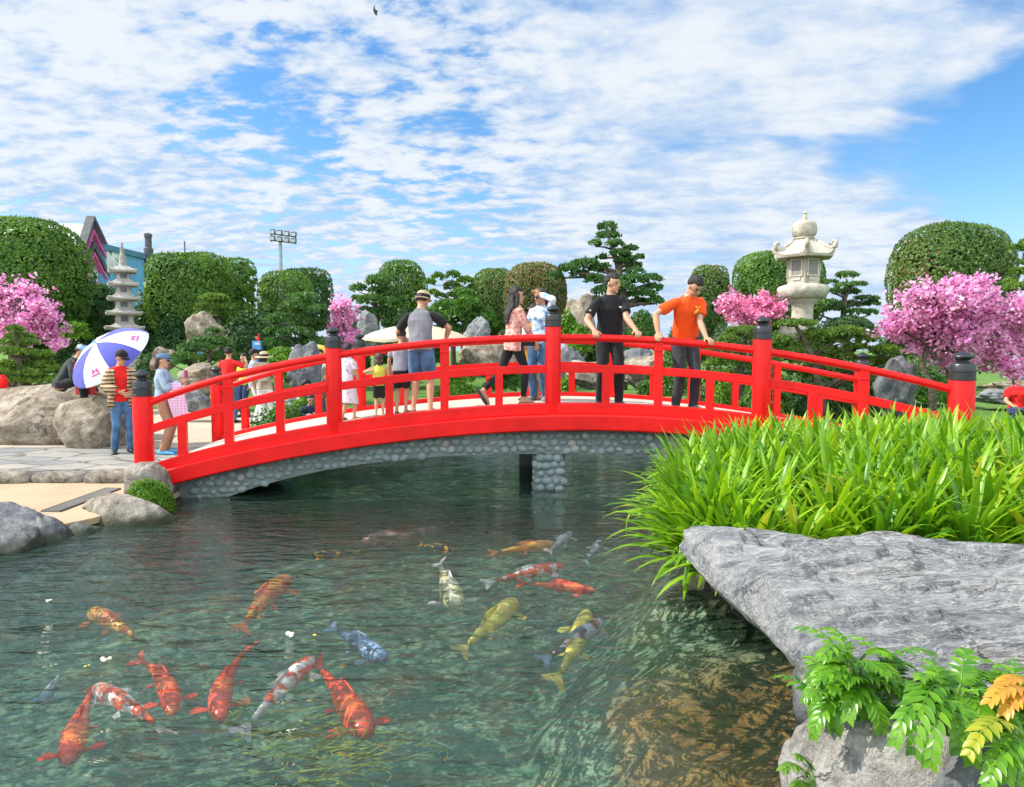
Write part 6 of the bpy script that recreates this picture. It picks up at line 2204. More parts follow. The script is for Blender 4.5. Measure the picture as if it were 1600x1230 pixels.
# polo collar
b = MB()
for sg in (1, -1):
    n0 = P['nb'] + P['t'] * .005
    b.tube([n0 - P['sf'] * .066 + P['sr'] * sg * .02, n0 + P['sr'] * sg * .068, n0 + P['sf'] * .055 + P['sr'] * sg * .05 - P['t'] * .03, n0 + P['sf'] * .088 + P['sr'] * sg * .012 - P['t'] * .085], [.014, .016, .017, .010], 8, round_ends=True)
part(P, 'collar', b, CL['blackpolo'], 180)
rl, rr_ = rail_at(1106), rail_at(1031)
P = person('man in an orange T-shirt bending over the rail, looking down at the water', 1069, 9.02, deck_h_x(2.3), 1.80, 172, 'orange', 'darkjean', yaw=-22, pitch=42, lean=15, twist=-8, shoes='greyshoe',
           wr=rr_ + V(-.01, .05, .045), wl=rl + V(-.02, .04, .045), er=(.9, -.3, 0), el=(.9, -.4, 0), hr=(V(-.25, -1, -.32), V(-.1, -.2, 1)), hl=(V(.35, -1, -.35), V(.1, -.2, 1)), curl=.9, vox=.0065, al=(-.12, .03, .075), ar=(.10, 0, .075), hem=-.05)
b = MB(); c0 = P['p0'] + P['t'] * .33 * P['H'] + P['sf'] * .150 * P['H']
b.tube([c0 - P['sr'] * .06 + P['t'] * .05, c0 - P['t'] * .01, c0 - P['sr'] * .07 + P['t'] * .02], [.010, .016, .006], 6)
b.tube([c0 - P['sr'] * .085 + P['t'] * .075, c0 - P['sr'] * .03 + P['t'] * .07, c0 - P['sr'] * .02 + P['t'] * .085], [.006, .010, .005], 6)
part(P, 'emblem', b, CL['emblem'], 180)

# man with the hat seen from behind, and the two children at the rail
g1 = deck_h_x(-1.3)
P = person('man in a straw hat and grey T-shirt with black sleeves seen from behind', 657, 9.35, g1, 1.70, 8, 'grey', 'denim', bot='shorts', shoes='sandal', hat='fedora', hatcol='straw', hair='short', lean=16, side=-4, yaw=18, pitch=22,
           wr=(.27, .34, 1.02), er=(1, -.5, 0), wl=(-.26, .36, .96), el=(-1, -.3, 0), vox=.0075, al=(-.12, .03, .075), ar=(.14, -.03, .075), faceparts=False, curl=.8, sleeve='none', hem=-.08)
for sg in (1, -1):
    b = MB(); e = P['E'][sg]; sh_ = P['sh'][sg]
    b.tube([sh_ - P['sr'] * sg * .06, sh_ - P['sr'] * sg * .01, sh_.lerp(e, .4), sh_.lerp(e, .78)], [.052, .066, .068, .070], 14)
    part(P, 'sleeve', b, CL['black'], 180)
P = person('boy in a grey T-shirt and black shorts standing left of the straw hat man', 626, 9.6, g1 - .02, 1.16, 5, 'greylight', 'black', bot='shorts', shoes='sandal', hair='short', haircol='hair_brown', headk=1.22, lean=5, pitch=12, yaw=-10,
           vox=.0075, faceparts=False, wl=(-.26, .12, .84), wr=(.25, .15, .84))
P = person('small child in a yellow green vest reaching up to the handrail', 592, 9.45, deck_h_x(-1.75), .84, -10, 'yellowvest', 'black', bot='shorts', shoes='sandal', hair='bob', haircol='hair_brown', headk=1.35, lean=4, vox=.0075, faceparts=False,
           wl=(-.22, -.25, 1.30), wr=(.16, .16, .95), sleeve='none')
P = person('child in a mauve print dress half hidden behind the second bridge post', 541, 9.6, deck_h_x(-2.25), 1.05, 30, 'mauve', 'mauve', sex='f', bot='skirt', shoes='sandal', hair='tail', headk=1.22, vox=.008, faceparts=False, lean=6,
           wl=(-.28, -.42, .98), wr=(.2, .2, .8), al=(-.10, -.05, .075), ar=(.12, .10, .075))
# three women walking behind
P = person('woman with long hair in a rose print blouse and black leggings walking right', 802, 9.75, deck_h_x(-.05), 1.66, 62, 'rose', 'black', sex='f', bot='leggings', shoes='sandal', hair='long', lean=4, yaw=20, sleeve='long',
           al=(-.07, -.46, .20), ar=(.08, .12, .075), kl=(0, 1, -.2), wr=(.12, .30, .86), wl=(-.18, .22, .90), toes=((0, 1, 0), (0, .55, -.8)), vox=.0075, hem=-.14)
b = MB(); b.box(P['p0'] + P['rv'] * .12 + P['fd'] * .17 + V(0, 0, .0), (.09, .05, .07), Matrix.Rotation(.5, 3, 'Z')); part(P, 'bag', b, CL['black'])
P = person('woman in a long yellow dress behind the long haired woman', 826, 10.3, deck_h_x(.2), 1.46, 95, 'yellow', 'yellow', sex='f', bot='skirt', shoes='sandal', hair='bob', lean=8, yaw=-5, pitch=12, sleeve='short', wr=(.12, .28, .85), al=(-.08, -.12, .075), ar=(.08, .16, .075), vox=.009)
P = person('woman in sunglasses and washed denim jacket, a hand raised to her hair', 843, 10.15, deck_h_x(.35), 1.66, 205, 'denimlight', 'denim', sex='f', bot='trousers', shoes='greyshoe', hair='tail', haircol='hair_brown', yaw=28, pitch=8, sleeve='long',
           wl=(-.07, .13, 1.60), el=(-1, .35, -.35), wr=(.12, .25, .95), vox=.0075, side=-4)
b = MB()
for sg in (1, -1):
    b.ell(P['hc'] + P['hf'] * .094 * P['s'] + P['hr'] * sg * .033 * P['s'] + P['hu'] * .006 * P['s'], P['hr'] * .028, P['hf'] * .008, P['hu'] * .022, 10, 6)
b.tube([P['hc'] + P['hf'] * .09 + P['hr'] * .078 + P['hu'] * .012, P['hc'] + P['hf'] * .10 + P['hu'] * .012, P['hc'] + P['hf'] * .09 - P['hr'] * .078 + P['hu'] * .012], .005, 5)
part(P, 'sunglasses', b, CL['sunglass'], 180)

# plaza, left
P = person('woman in a striped brown cardigan, red shirt and blue jeans with a black cap', 187, 10.55, PLAZA_H + .01, 1.60, 140, 'red', 'denim', sex='f', hat='cap', hatcol='capblack', hair='short', yaw=-18, pitch=16, sleeve='long', vox=.008,
           wr=(.06, .26, 1.02), wl=(-.10, .28, 1.0), er=(.8, -.5, 0), el=(-.8, -.5, 0), shoes='blackshoe', al=(-.10, .04, .075), ar=(.12, -.02, .075), curl=.9)
# open cardigan over the shirt
b = MB()
ringc = [(P['p0'] - P['t'] * .16, .195, .15), (P['p0'] + P['t'] * .04, .185, .142), (P['p0'] + P['t'] * .18, .155, .125), (P['p0'] + P['t'] * .34, .172, .145), (P['p0'] + P['t'] * .44, .160, .12)]
def openring(c, rx, ry, k):
    angs = np.linspace(R(90 + 24), R(90 + 360 - 40), 22)
    return [c + P['sr'] * math.cos(q) * rx * k + P['sf'] * math.sin(q) * ry * k for q in angs] + [c + P['sr'] * math.cos(q) * rx * k * .93 + P['sf'] * math.sin(q) * ry * k * .93 for q in angs[::-1]]
b.loft([openring(c, rx, ry, 1.0) for c, rx, ry in ringc])
for sg in (1, -1):
    e = P['E'][sg]; sh_ = P['sh'][sg]; w = P['W'][sg]
    b.tube([sh_ - P['sr'] * sg * .06 - UP * .03, sh_ - P['sr'] * sg * .01 - UP * .012, sh_.lerp(e, .5), e], [.055, .070, .075, .076], 14, round_ends=True)
    b.tube([e, e.lerp(w, .5), e.lerp(w, .75)], [.076, .07, .066], 14)
part(P, 'cardigan', b, CL['cardigan'], 180)
P = person('woman in grey denim jacket holding up a phone, pink checked cloth over her arm', 252, 10.45, PLAZA_H + .01, 1.55, 78, 'denimgrey', 'tanpant', sex='f', hat='cap', hatcol='capblue', hair='tail', haircol='hair_brown', yaw=8, pitch=4, sleeve='long', vox=.008,
           wr=(.10, .30, 1.22), wl=(-.06, .32, 1.24), er=(.6, -.4, -.6), el=(-.6, -.2, -.7), shoes='blueshoe', curl=1.0)
b = MB(); b.box(P['W'][1].lerp(P['W'][-1], .5) + P['fd'] * .06 + V(0, 0, .09), (.012, .040, .075)); part(P, 'phone', b, CL['phone'])
b = MB(); rings = []
w0 = P['E'][1].lerp(P['W'][1], .55)
for zz, wd, th, sh_ in ((.03, .10, .045, 0), (-.10, .12, .06, .02), (-.30, .13, .06, .05), (-.48, .11, .045, .08), (-.62, .05, .02, .10)):
    rings.append([w0 + V(0, 0, zz) + P['fd'] * (math.cos(q) * wd + sh_) + P['rv'] * (math.sin(q) * th * (1 + .25 * math.sin(5 * q))) for q in np.linspace(0, 2 * math.pi, 20, endpoint=False)])
b.loft(rings); part(P, 'cloth', b, CL['plaid'], 180)
b = MB(); b.ell(P['hc'] + P['hf'] * .095 * P['s'] + P['hu'] * .008, P['hr'] * .062, P['hf'] * .014, P['hu'] * .020, 12, 6); part(P, 'sunglasses', b, CL['sunglass'], 180)
# hooded man sitting on the boulder
P = person('man in a charcoal hooded top and blue cap sitting barefoot on the long boulder', 93, 11.6, 1.13, 1.66, 72, 'hood', 'black', ph=.12, lean=30, yaw=12, pitch=28, hat='cap', hatcol='helmet', sleeve='long', vox=.009, shoes=None, bot='trousers',
           al=(-.10, .50, -.02), ar=(.30, .44, -.20), kl=(-.6, .5, 1), kr=(.2, .6, 1), wl=(-.12, .42, .35), wr=(.16, .45, .30), toes=((.2, 1, -.2), (-.3, 1, -.2)), faceparts=True)
b = MB(); b.ell(P['hc'] + P['hf'] * .085 * P['s'] - P['hu'] * .055 * P['s'], P['hr'] * .052, P['hf'] * .03, P['hu'] * .042, 12, 8); part(P, 'face_mask', b, CL['mask'], 180)
# visitors further back
P = person('man in red T-shirt and dark cap seen from behind with a hand raised', 357, 15.0, PLAZA_H + .01, 1.66, 15, 'red', 'denim', hat='cap', hatcol='capblack', vox=.010, faceparts=False, wr=(.30, .20, 1.40), er=(.8, -.4, -.6), yaw=-25)
P = person('person in a lime green top standing behind the red T-shirt man', 381, 16.3, PLAZA_H + .01, 1.52, 200, 'lime', 'navy', sex='f', vox=.012, faceparts=False, hair='bob')
P = person('person in a grey denim jacket and dark cap beside the straw hat visitor', 396, 14.8, PLAZA_H + .01, 1.62, 70, 'denimgrey', 'white', sex='m', vox=.010, faceparts=False, hat='cap', hatcol='capblack', sleeve='long', bot='trousers', wr=(.05, .3, 1.1), wl=(-.1, .28, 1.1))
P = person('visitor in a wide straw hat with a beige backpack seen from behind', 412, 14.2, PLAZA_H + .01, 1.55, -5, 'beige', 'white', sex='f', vox=.010, faceparts=False, hat='straw', hatcol='straw', hair='bob', bot='trousers')
b = MB(); b.box(P['p0'] + P['t'] * .32 - P['sf'] * .19, (.13, .08, .19)); part(P, 'backpack', b, CL['beige'])
P = person('person in white bending forward on the bank behind the left rails', 436, 13.9, PLAZA_H + .01, 1.56, 70, 'white', 'white', sex='f', vox=.011, faceparts=False, hair='bob', lean=62, pitch=30, ph=.62, al=(-.10, .02, .075), ar=(.12, .12, .075), sleeve='long', wl=(-.10, .62, .45), wr=(.14, .60, .42), bot='trousers', hem=-.12)
P = person('child in blue denim crouching on the bank behind the left rails', 480, 13.4, PLAZA_H + .02, 1.2, 150, 'navy', 'denim', vox=.010, faceparts=True, headk=1.2, ph=.28, lean=28, pitch=10, al=(-.14, .16, .075), ar=(.16, .14, .075), wl=(-.12, .42, .5), wr=(.14, .40, .48), sleeve='long', bot='trousers')
P = person('distant visitor under a round yellow sunshade hat', 500, 17.0, PLAZA_H + .01, 1.62, 190, 'white', 'denim', sex='f', vox=.012, faceparts=False, hair='bob')
b = MB(); b.lathe(P['hc'] + V(-.03, .10, .04), [(.02, .03), (.14, .015), (.20, -.01), (.205, -.025), (.14, -.005), (.02, .01)], 24, axis=V(.1, -1, .25)); part(P, 'sunshade_hat', b, CL['yellowhat'], 60)
P = person('seated person in a red top at the right edge of the photo', 1592, 13.4, .25, 1.6, 200, 'red', 'navy', sex='f', vox=.011, faceparts=False, ph=.42, hair='bob', al=(-.12, .40, .05), ar=(.14, .42, .05), wl=(-.12, .35, .52), wr=(.14, .35, .52), kl=(0, .7, 1), kr=(0, .7, 1), skin='skin', hat='bucket', hatcol='capblue')

# things on the plaza
b = MB(); c = at(4, 596, 11.9); z0 = at(4, 607, 11.9).z
b.lathe((c.x, 11.9, z0), [(.05, 0), (.075, .02), (.085, .09), (.080, .17), (.06, .20), (.045, .21), (.045, .235), (.02, .24)], 16)
tag(b.build('red_jar', M['red'], None, 50, origin=(c.x, 11.9, z0)), 'small red jar on the boulder at the left edge', 'jar')
c = at(134, 602, 11.6)
b = MB(); b.loft([[V(c.x, 11.6, c.z - .16) + V(x * .13, y * .08, z) for x, y in ((-1, -1), (1, -1), (1, 1), (-1, 1))] for z in (0, .02, .18)] + [[V(c.x, 11.6, c.z - .16) + V(x * .09, y * .04, .24) for x, y in ((-1, -1), (1, -1), (1, 1), (-1, 1))]])
b.tube([V(c.x - .06, 11.6, c.z + .07), V(c.x - .03, 11.6, c.z + .16), V(c.x + .03, 11.6, c.z + .16), V(c.x + .06, 11.6, c.z + .07)], .012, 6)
tag(b.build('bag', CL['bagred'], None, 50, origin=(c.x, 11.6, c.z - .16), bevel=.02), 'red bag on the boulder under the blue and white umbrella', 'bag')
# small blue stand with a red lamp, behind the visitors
Yb = 20.0; c = at(402, 548, Yb)
root = empty('notice_stand', (c.x, Yb, ground_z(c.x, Yb)), 'small blue notice stand with a red figure on top behind the visitors', 'stand')
M['sign_blue'] = paint('sign_blue', (.10, .32, .72), .5); M['sign_white'] = paint('sign_white', (.75, .78, .82), .5)
b = MB(); b.tube([(c.x, Yb, ground_z(c.x, Yb) - .05), (c.x, Yb, at(402, 540, Yb).z)], .04, 8); b.build('post', M['sign_blue'], root, 40)
b = MB(); q = at(402, 540, Yb); b.box(q, (.13, .06, .13)); bd = b.build('board', M['sign_blue'], root, None, bevel=.01)
b = MB(); b.box(q + V(.02, -.064, .05), (.07, .004, .03)); b.build('panel', M['sign_white'], bd, None)
q = at(404, 526, Yb); b = MB(); b.lathe((q.x, Yb, at(404, 533, Yb).z), [(.045, 0), (.05, .07), (.03, .12), (.02, .15), (.025, .19), (.008, .22)], 12); b.build('figure', M['red'], root, 50)


# blue and white umbrella resting open on the boulder
def umbrella():
    M['umb_blue'] = cloth('umbrella_blue', (.095, .10, .42), .05, .05); M['umb_light'] = cloth('umbrella_pale_blue', (.17, .36, .72), .05, .05); M['umb_white'] = cloth('umbrella_white', (.80, .82, .86), .03, .05); M['umb_pink'] = cloth('umbrella_print', (.78, .10, .35), .05, .05)
    apex = at(150, 536, 11.2)
    ax = V(-.36, -.60, .72).normalized()
    X = ax.cross(UP).normalized(); Yx = ax.cross(X)
    Rr, D = .70, .34
    root = empty('umbrella', apex - ax * .75, 'open blue and white sun umbrella with pink prints beside the seated man', 'umbrella')
    def pt(th, f, off=0.0):
        r = Rr * math.sin(f * 1.25) / math.sin(1.25); d = D * (1 - math.cos(f * 1.25)) / (1 - math.cos(1.25))
        return apex - ax * (d - off) + X * math.cos(th) * r + Yx * math.sin(th) * r
    rot = R(12)
    cols = ['umb_white', 'umb_blue', 'umb_white', 'umb_blue', 'umb_white', 'umb_blue', 'umb_white', 'umb_light']
    for i in range(8):
        b = MB(); n, m = 6, 8
        for lay in (0, 1):
            pass
        vs = []; fs = []
        for lay in (0, -.006):
            for j in range(m + 1):
                for k in range(n + 1):
                    th = rot + 2 * math.pi * (i + k / n) / 8; f = max(.01, j / m)
                    sag = -.030 * math.sin(math.pi * k / n) * f
                    q = pt(th, f * (1 - .035 * math.sin(math.pi * k / n) * (j == m)), sag + lay)
                    vs.append(q)
        N = (n + 1) * (m + 1)
        for lay in (0, 1):
            for j in range(m):
                for k in range(n):
                    a_ = lay * N + j * (n + 1) + k
                    fs.append((a_, a_ + 1, a_ + n + 2, a_ + n + 1))
        b.add(vs, fs)
        pn = b.build('panel', M[cols[i]], root, 180)
        if cols[i] == 'umb_white':
            b = MB(); th = rot + 2 * math.pi * (i + .5) / 8
            o = pt(th, .70, -.012)
            rad = (pt(th, .75, -.02) - pt(th, .65, -.02)).normalized(); tg = ax.cross(rad).normalized(); nn_ = rad.cross(tg)
            if nn_.dot(ax) < 0: nn_ = -nn_
            # print: two leaf-like marks side by side above a thin line of lettering
            for sx in (-1, 1):
                b.ell(o + tg * sx * .030 - rad * .02, tg * .024, rad * .034, nn_ * .006, 10, 5)
                b.ell(o + tg * sx * .050 + rad * .012, tg * .020, rad * .012, nn_ * .006, 10, 5)
            for q in range(7):
                b.box(o + tg * (q - 3) * .022 + rad * .052, (.008, .008, .008))
            b.build('print', M['umb_pink'], pn, None)
    b = MB(); b.tube([apex + ax * .06, apex - ax * .80], .008, 8); b.build('shaft', M['mast_grey'], root, 40)
    b = MB(); b.tube([apex - ax * .72, apex - ax * .86], .016, 8, round_ends=True); b.build('handle', M['black'], root, 40)
    for i in range(8):
        b = MB(); th = rot + 2 * math.pi * i / 8; b.tube([pt(th, f, -.012) for f in np.linspace(.02, 1.0, 8)], .004, 5); b.build('rib', M['mast_grey'], root, 40)


umbrella()


# ------------------------------------------------------------------ koi
def koimat(name, base, patch=None, scale=5.0, thr=.5, third=None, seed=0, thr2=.62):
    m, g, out = newmat(name)
    tc = g.n('ShaderNodeTexCoord'); mp = g.n('ShaderNodeMapping'); mp.inputs['Location'].default_value = (seed * 1.7, seed * .9, 0)
    g.l(tc.outputs['Object'], mp.inputs[0]); v = mp.outputs[0]
    n = g.noise(v, scale, 2, .45, .3)
    col = None
    b = g.ramp(g.noise(v, scale * 4, 3, .6), [(.3, tuple(x * .82 for x in base)), (.7, tuple(min(1, x * 1.08) for x in base))])
    col = b
    if patch: col = g.mix(g.ss(n, thr - .015, thr + .015), col, patch)
    if third: col = g.mix(g.ss(g.noise(v, scale * 1.5, 2, .5, .4), thr2 - .015, thr2 + .015), col, third)
    vo = g.n('ShaderNodeTexVoronoi'); vo.inputs['Scale'].default_value = 70; g.l(v, vo.inputs['Vector'])
    p = g.n('ShaderNodeBsdfPrincipled'); g.l(col, p.inputs['Base Color']); p.inputs['Roughness'].default_value = .35
    bp = g.n('ShaderNodeBump'); bp.inputs['Strength'].default_value = .25; bp.inputs['Distance'].default_value = .006
    g.l(vo.outputs[0], bp.inputs['Height']); g.l(bp.outputs[0], p.inputs['Normal'])
    g.l(p.outputs[0], out.inputs[0])
    return m


def finmat(name, col):
    return leafmat(name, tuple(c * .8 for c in col), col, .35, rough=.4)


RED = (.80, .085, .03); ORG = (.85, .26, .03); WHT = (.88, .85, .80); YEL = (.72, .60, .06); BLK = (.03, .035, .04); BLU = (.12, .26, .46)
K_ = {
    'orange': koimat('orange_koi_skin', (0.950, 0.224, 0.034), (0.950, 0.448, 0.067), 6, .52), 'red': koimat('red_koi_skin', (0.918, 0.078, 0.034), (0.950, 0.179, 0.034), 6, .55), 'kohaku': koimat('red_white_koi_skin', WHT, (0.918, 0.101, 0.022), 15, .50, seed=2),
    'kohaku2': koimat('white_red_koi_skin', WHT, (0.918, 0.101, 0.022), 11, .46, seed=5), 'yellow': koimat('yellow_koi_skin', (0.694, 0.650, 0.112), (0.851, 0.739, 0.134), 6, .5), 'pale': koimat('pale_lemon_koi_skin', (0.784, 0.762, 0.381), (0.874, 0.851, 0.582), 6, .5),
    'blue': koimat('slate_blue_koi_skin', (0.123, 0.224, 0.381), (0.246, 0.403, 0.616), 7, .55), 'gold': koimat('gold_black_koi_skin', (0.950, 0.515, 0.034), BLK, 8, .50, seed=3), 'tri': koimat('blue_white_black_koi_skin', (0.470, 0.560, 0.694), BLK, 8, .53, (0.739, 0.179, 0.078), 4, .60),
    'dim': koimat('dusky_red_koi_skin', (0.246, 0.112, 0.084), (0.336, 0.246, 0.246), 6, .52), 'amber': koimat('amber_koi_skin', (0.941, 0.426, 0.056), (0.950, 0.269, 0.034), 6, .55), 'silver': koimat('silver_koi_skin', (0.470, 0.526, 0.560), (0.224, 0.291, 0.336), 6, .55),
}
FN = {'orange': finmat('orange_fin', (.80, .30, .10)), 'red': finmat('red_fin', (.80, .12, .06)), 'white': finmat('white_fin', (.66, .70, .74)), 'yellow': finmat('yellow_fin', (.66, .62, .16)), 'blue': finmat('blue_fin', (.26, .40, .58)), 'gold': finmat('gold_fin', (.70, .40, .06)), 'dim': finmat('dusky_fin', (.20, .12, .10))}
for kk in K_.values():
    pass


def koi(label, head, mid, tail, depth, skin, fin, width=1.0, tailfin=None, seed=0):
    """koi just under the surface; head/mid/tail in photo pixels"""
    h, m_, t_ = (on(u, v, -depth) for u, v in (head, mid, tail))
    root = empty('koi', m_, label, 'koi', 'koi in the pond')
    ctrl = 2 * m_ - (h + t_) / 2
    L = (h - m_).length + (m_ - t_).length
    W = .062 * L * width
    drop = max(0.0, W * 1.10 + .004 - depth)
    h, m_, t_ = (q - UP * drop for q in (h, m_, t_)); ctrl = ctrl - UP * drop
    st = [(0, .18, .20), (.02, .42, .42), (.07, .68, .66), (.15, .88, .90), (.26, 1.0, 1.05), (.38, 1.0, 1.08), (.5, .90, .98), (.62, .72, .80), (.74, .50, .58), (.85, .32, .42), (.93, .22, .36)]
    def C(t):
        return h * (1 - t) ** 2 + ctrl * 2 * t * (1 - t) + t_ * t ** 2
    def D(t):
        d = (C(min(1, t + .02)) - C(max(0, t - .02))); return d.normalized()
    b = MB(); rings = []
    body_k = .84
    for f, w, hh in st:
        t = f * body_k / .93; d = D(t); sd_ = d.cross(UP).normalized()
        rings.append([C(t) + sd_ * math.cos(q) * w * W + UP * (math.sin(q) * hh * W * (.95 if math.sin(q) > 0 else .85)) for q in np.linspace(0, 2 * math.pi, 18, endpoint=False)])
    b.loft(rings)
    body = b.build('body', K_[skin], root, 180)
    def fan(name, o, d, sd_, L_, W_, n=7, fork=0.0, vert=False):
        fb = MB(); nrm = d.cross(sd_).normalized() * .0035
        vs = []
        for lay in (1, -1):
            vs.append(o + nrm * lay - sd_ * W_ * .12); vs.append(o + nrm * lay + sd_ * W_ * .12)
            for i in range(n):
                q = -1 + 2 * i / (n - 1)
                ln = L_ * (1 - fork * (1 - abs(q)) - .25 * abs(q) ** 3)
                vs.append(o + d * ln + sd_ * q * W_ + nrm * lay * .3 + nrm * 1.2 * math.sin(i * 2.1))
        N = n + 2; fs = []
        for lay in (0, 1):
            o_ = lay * N
            fs.append(tuple([o_] + [o_ + 2 + i for i in range(n)] + [o_ + 1]))
        fb.add(vs, fs)
        return fb.build(name, FN[tailfin if (tailfin and name == 'tail_fin') else fin], root, 180)
    dt = D(1.0); sdt = dt.cross(UP).normalized()
    fan('tail_fin', C(.88), dt, (sdt * .85 + UP * .45).normalized(), L * .17, L * .075, 9, .45)
    for sg in (1, -1):
        d = D(.2); sd_ = d.cross(UP).normalized()
        fan('pectoral_fin', C(.19) + sd_ * sg * W * .85 - UP * W * .3, (sd_ * sg * .9 + d * .55 - UP * .12).normalized(), (d * .8 - sd_ * sg * .4).normalized(), L * .115, L * .042, 7, -.05)
        d = D(.5); sd_ = d.cross(UP).normalized()
        fan('pelvic_fin', C(.50) + sd_ * sg * W * .7 - UP * W * .45, (sd_ * sg * .7 + d * .8 - UP * .2).normalized(), (d * .7 - sd_ * sg * .6).normalized(), L * .07, L * .025, 6, -.05)
    # dorsal fin: a low ridge along the back
    fb = MB(); vs = []; fs = []
    ts = np.linspace(.34, .62, 9)
    for lay in (1, -1):
        for i, t in enumerate(ts):
            d = D(t); sd_ = d.cross(UP).normalized(); top = C(t) + UP * W * .82
            vs += [top + sd_ * lay * .003, top + UP * W * .42 * math.sin(math.pi * min(1, (i + 1.2) / 9.5)) ** .6 + d * L * .02 + sd_ * (lay * .001 + W * .22)]
    for lay in (0, 1):
        for i in range(8):
            o_ = lay * 18 + i * 2; fs.append((o_, o_ + 1, o_ + 3, o_ + 2))
    fb.add(vs, fs); fb.build('dorsal_fin', FN[fin], root, 180)
    for sg in (1, -1):
        e = MB(); d = D(.05); sd_ = d.cross(UP).normalized(); e.ell(C(.055) + sd_ * sg * W * .58 + UP * W * .22, d * W * .10, sd_ * W * .06, UP * W * .10, 8, 6); e.build('eye', M['eye'], body, 180)
    return root


koi('orange koi with pale fins swimming up left, below the left bank', (140, 955), (178, 974), (222, 1005), .08, 'orange', 'orange', 1.15, tailfin='dim')
koi('plump orange koi heading up right in the middle of the left water', (452, 899), (412, 932), (374, 982), .07, 'orange', 'orange', 1.25)
koi('slim red koi bent like a hook, beside the small red and white koi', (268, 1112), (254, 1058), (212, 1025), .05, 'red', 'red', 1.05)
koi('curved red koi, nose toward the viewer, left of the large red and white koi', (346, 1118), (352, 1058), (396, 1000), .05, 'red', 'red', 1.05)
koi('small red and white patched koi in the lower left group', (144, 1066), (196, 1092), (264, 1138), .03, 'kohaku', 'white', 1.0)
koi('large red and white patched koi with white tail in the lower group', (490, 1020), (438, 1068), (372, 1142), .03, 'kohaku', 'white', 1.0)
koi('broad red koi at the lower left nearest the corner', (106, 1186), (122, 1128), (148, 1062), .05, 'red', 'red', 1.15)
koi('broad red koi right of the large red and white koi', (572, 1138), (540, 1086), (486, 1018), .05, 'red', 'red', 1.2)
koi('slate blue koi with a pale snout in the centre', (602, 1030), (562, 1004), (512, 974), .06, 'blue', 'blue', 1.35)
koi('small black and gold koi beside the snout of the slate blue koi', (580, 1026), (560, 1034), (532, 1042), .14, 'gold', 'gold', 1.1)
koi('pale lemon koi pointing at the viewer under the middle of the bridge', (712, 936), (700, 905), (684, 866), .05, 'pale', 'white', 1.25)
koi('lime yellow koi gliding up right in open water', (806, 932), (768, 966), (716, 1012), .05, 'yellow', 'yellow', 1.25)
koi('red and white koi with a red back, upper right of the group', (882, 878), (824, 890), (754, 906), .03, 'kohaku2', 'white', 1.1)
koi('plain bright red koi below the red backed koi', (930, 921), (874, 914), (806, 908), .04, 'red', 'red', 1.15)
koi('amber koi under the bridge shadow edge at the right', (866, 849), (820, 856), (764, 864), .06, 'amber', 'orange', 1.25)
koi('white and blue koi splashing beside the amber koi', (892, 832), (876, 846), (856, 862), .05, 'silver', 'white', 1.0)
koi('black and gold koi above the pale lemon koi', (712, 858), (684, 856), (654, 850), .05, 'gold', 'gold', 1.4)
koi('gold and black koi in the upper left of the group, heading left', (488, 866), (520, 868), (562, 862), .06, 'gold', 'gold', 1.4)
koi('big dusky red koi just outside the bridge shadow', (566, 845), (630, 838), (708, 818), .10, 'dim', 'dim', 1.3)
koi('black, white and blue koi with a red head spot at the right', (942, 962), (900, 992), (846, 1026), .03, 'tri', 'blue', 1.1)
koi('thin yellow koi under the tricolour koi', (918, 956), (898, 1010), (866, 1066), .09, 'yellow', 'yellow', 1.0)
koi('faint silver koi near the strap leaved plants', (938, 846), (928, 862), (914, 880), .12, 'silver', 'white', 1.0)
koi('small silver koi with blue tail at the far lower left', (66, 1098), (80, 1076), (98, 1046), .06, 'silver', 'blue', 1.2)

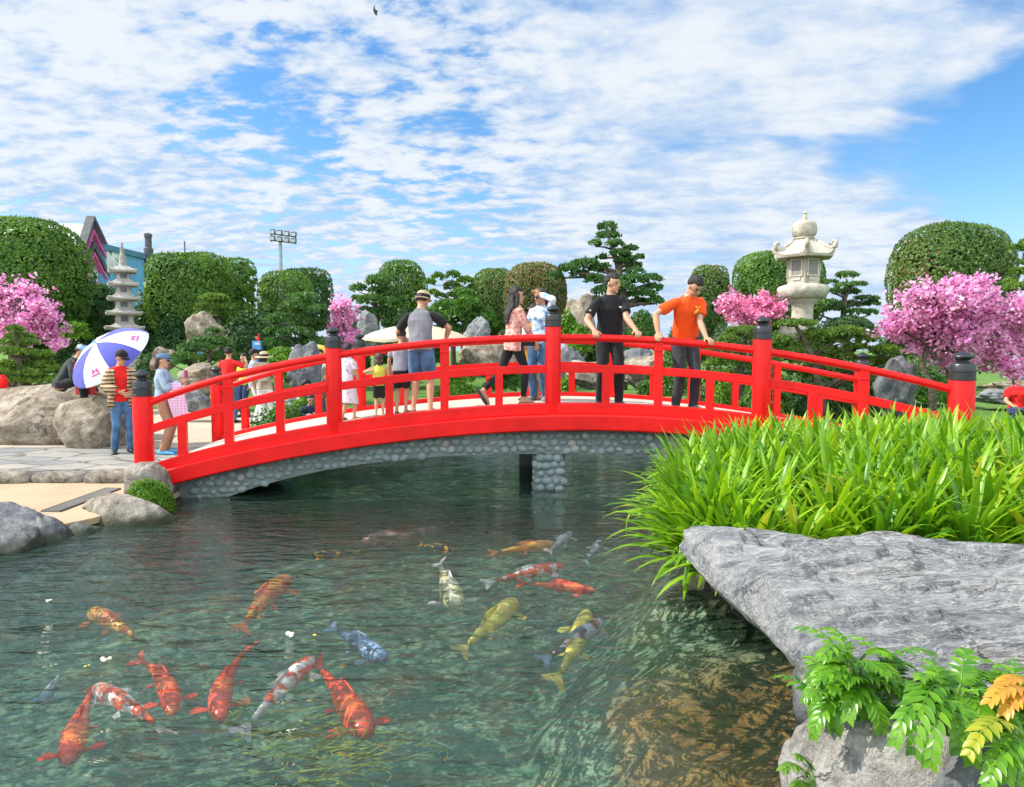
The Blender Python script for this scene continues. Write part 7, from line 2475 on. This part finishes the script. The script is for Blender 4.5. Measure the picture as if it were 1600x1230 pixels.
# floating popcorn and food pellets
def crumb(u, v, r, mat, label, seed, grp):
    c = on(u, v, .004); b = MB(); rs = random.Random(seed)
    for i in range(6):
        q = c + V(rs.uniform(-1, 1) * r, rs.uniform(-1, 1) * r, rs.uniform(0, .3) * r)
        b.ell(q, V(r * .6, 0, 0), V(0, r * .55, 0), V(0, 0, r * .45), 9, 6)
    tag(b.build('fish_food', mat, None, 180, origin=c), label, 'fish food', grp)


M['popcorn'] = paint('popcorn', (.80, .76, .58), .8, .1); M['kernel'] = paint('yellow_pellet', (.70, .60, .12), .7)
crumb(454, 992, .024, M['popcorn'], 'white popcorn piece floating left of the slate blue koi', 1, None)
crumb(163, 1032, .022, M['popcorn'], 'white popcorn piece floating above the small red and white koi', 2, None)
crumb(492, 993, .010, M['kernel'], 'yellow crumb floating beside the larger popcorn', 3, None)
crumb(136, 1041, .010, M['kernel'], 'yellow crumb floating left of the left popcorn piece', 4, None)
crumb(76, 939 - 0, .014, M['popcorn'], 'pale crumb floating near the left bank', 5, None)


# submerged water weed
def weed():
    rs = seed_rng(90); vs = []; fs = []; base = 0
    M['weed'] = leafmat('water_weed', (.10, .16, .02), (.36, .40, .06), .3)
    for i in range(150):
        u, v = rs.normal(490, 55), rs.normal(1165, 26)
        if rs.uniform() < .2: u, v = rs.uniform(340, 470), rs.uniform(1090, 1180)
        p = np.array(on(u, v, -rs.uniform(.03, .14))); L = rs.uniform(.12, .32); a = rs.normal(.25, .5); cv = rs.normal(0, 1.6)
        w = rs.uniform(.004, .009); n = 7
        for k in range(n + 1):
            t = k / n
            d = np.array([math.cos(a + cv * t), math.sin(a + cv * t) * .8, .12 * math.sin(3 * t)])
            s = np.array([-d[1], d[0], 0]) * w * (1 - .7 * t)
            vs += [p + s, p - s]; p = p + d * L / n
        for k in range(n):
            o = base + k * 2; fs.append((o, o + 1, o + 3, o + 2))
        base += 2 * (n + 1)
    o = link('water_weed', grid_mesh('weed', np.array(vs), np.array(fs)), M['weed'], origin=on(490, 1165, -.3))
    tag(o, 'yellow green water weed drifting under the surface', kind='stuff')


weed()
print('objects', len(sc.objects), 'polys', sum(len(m.polygons) for m in bpy.data.meshes))
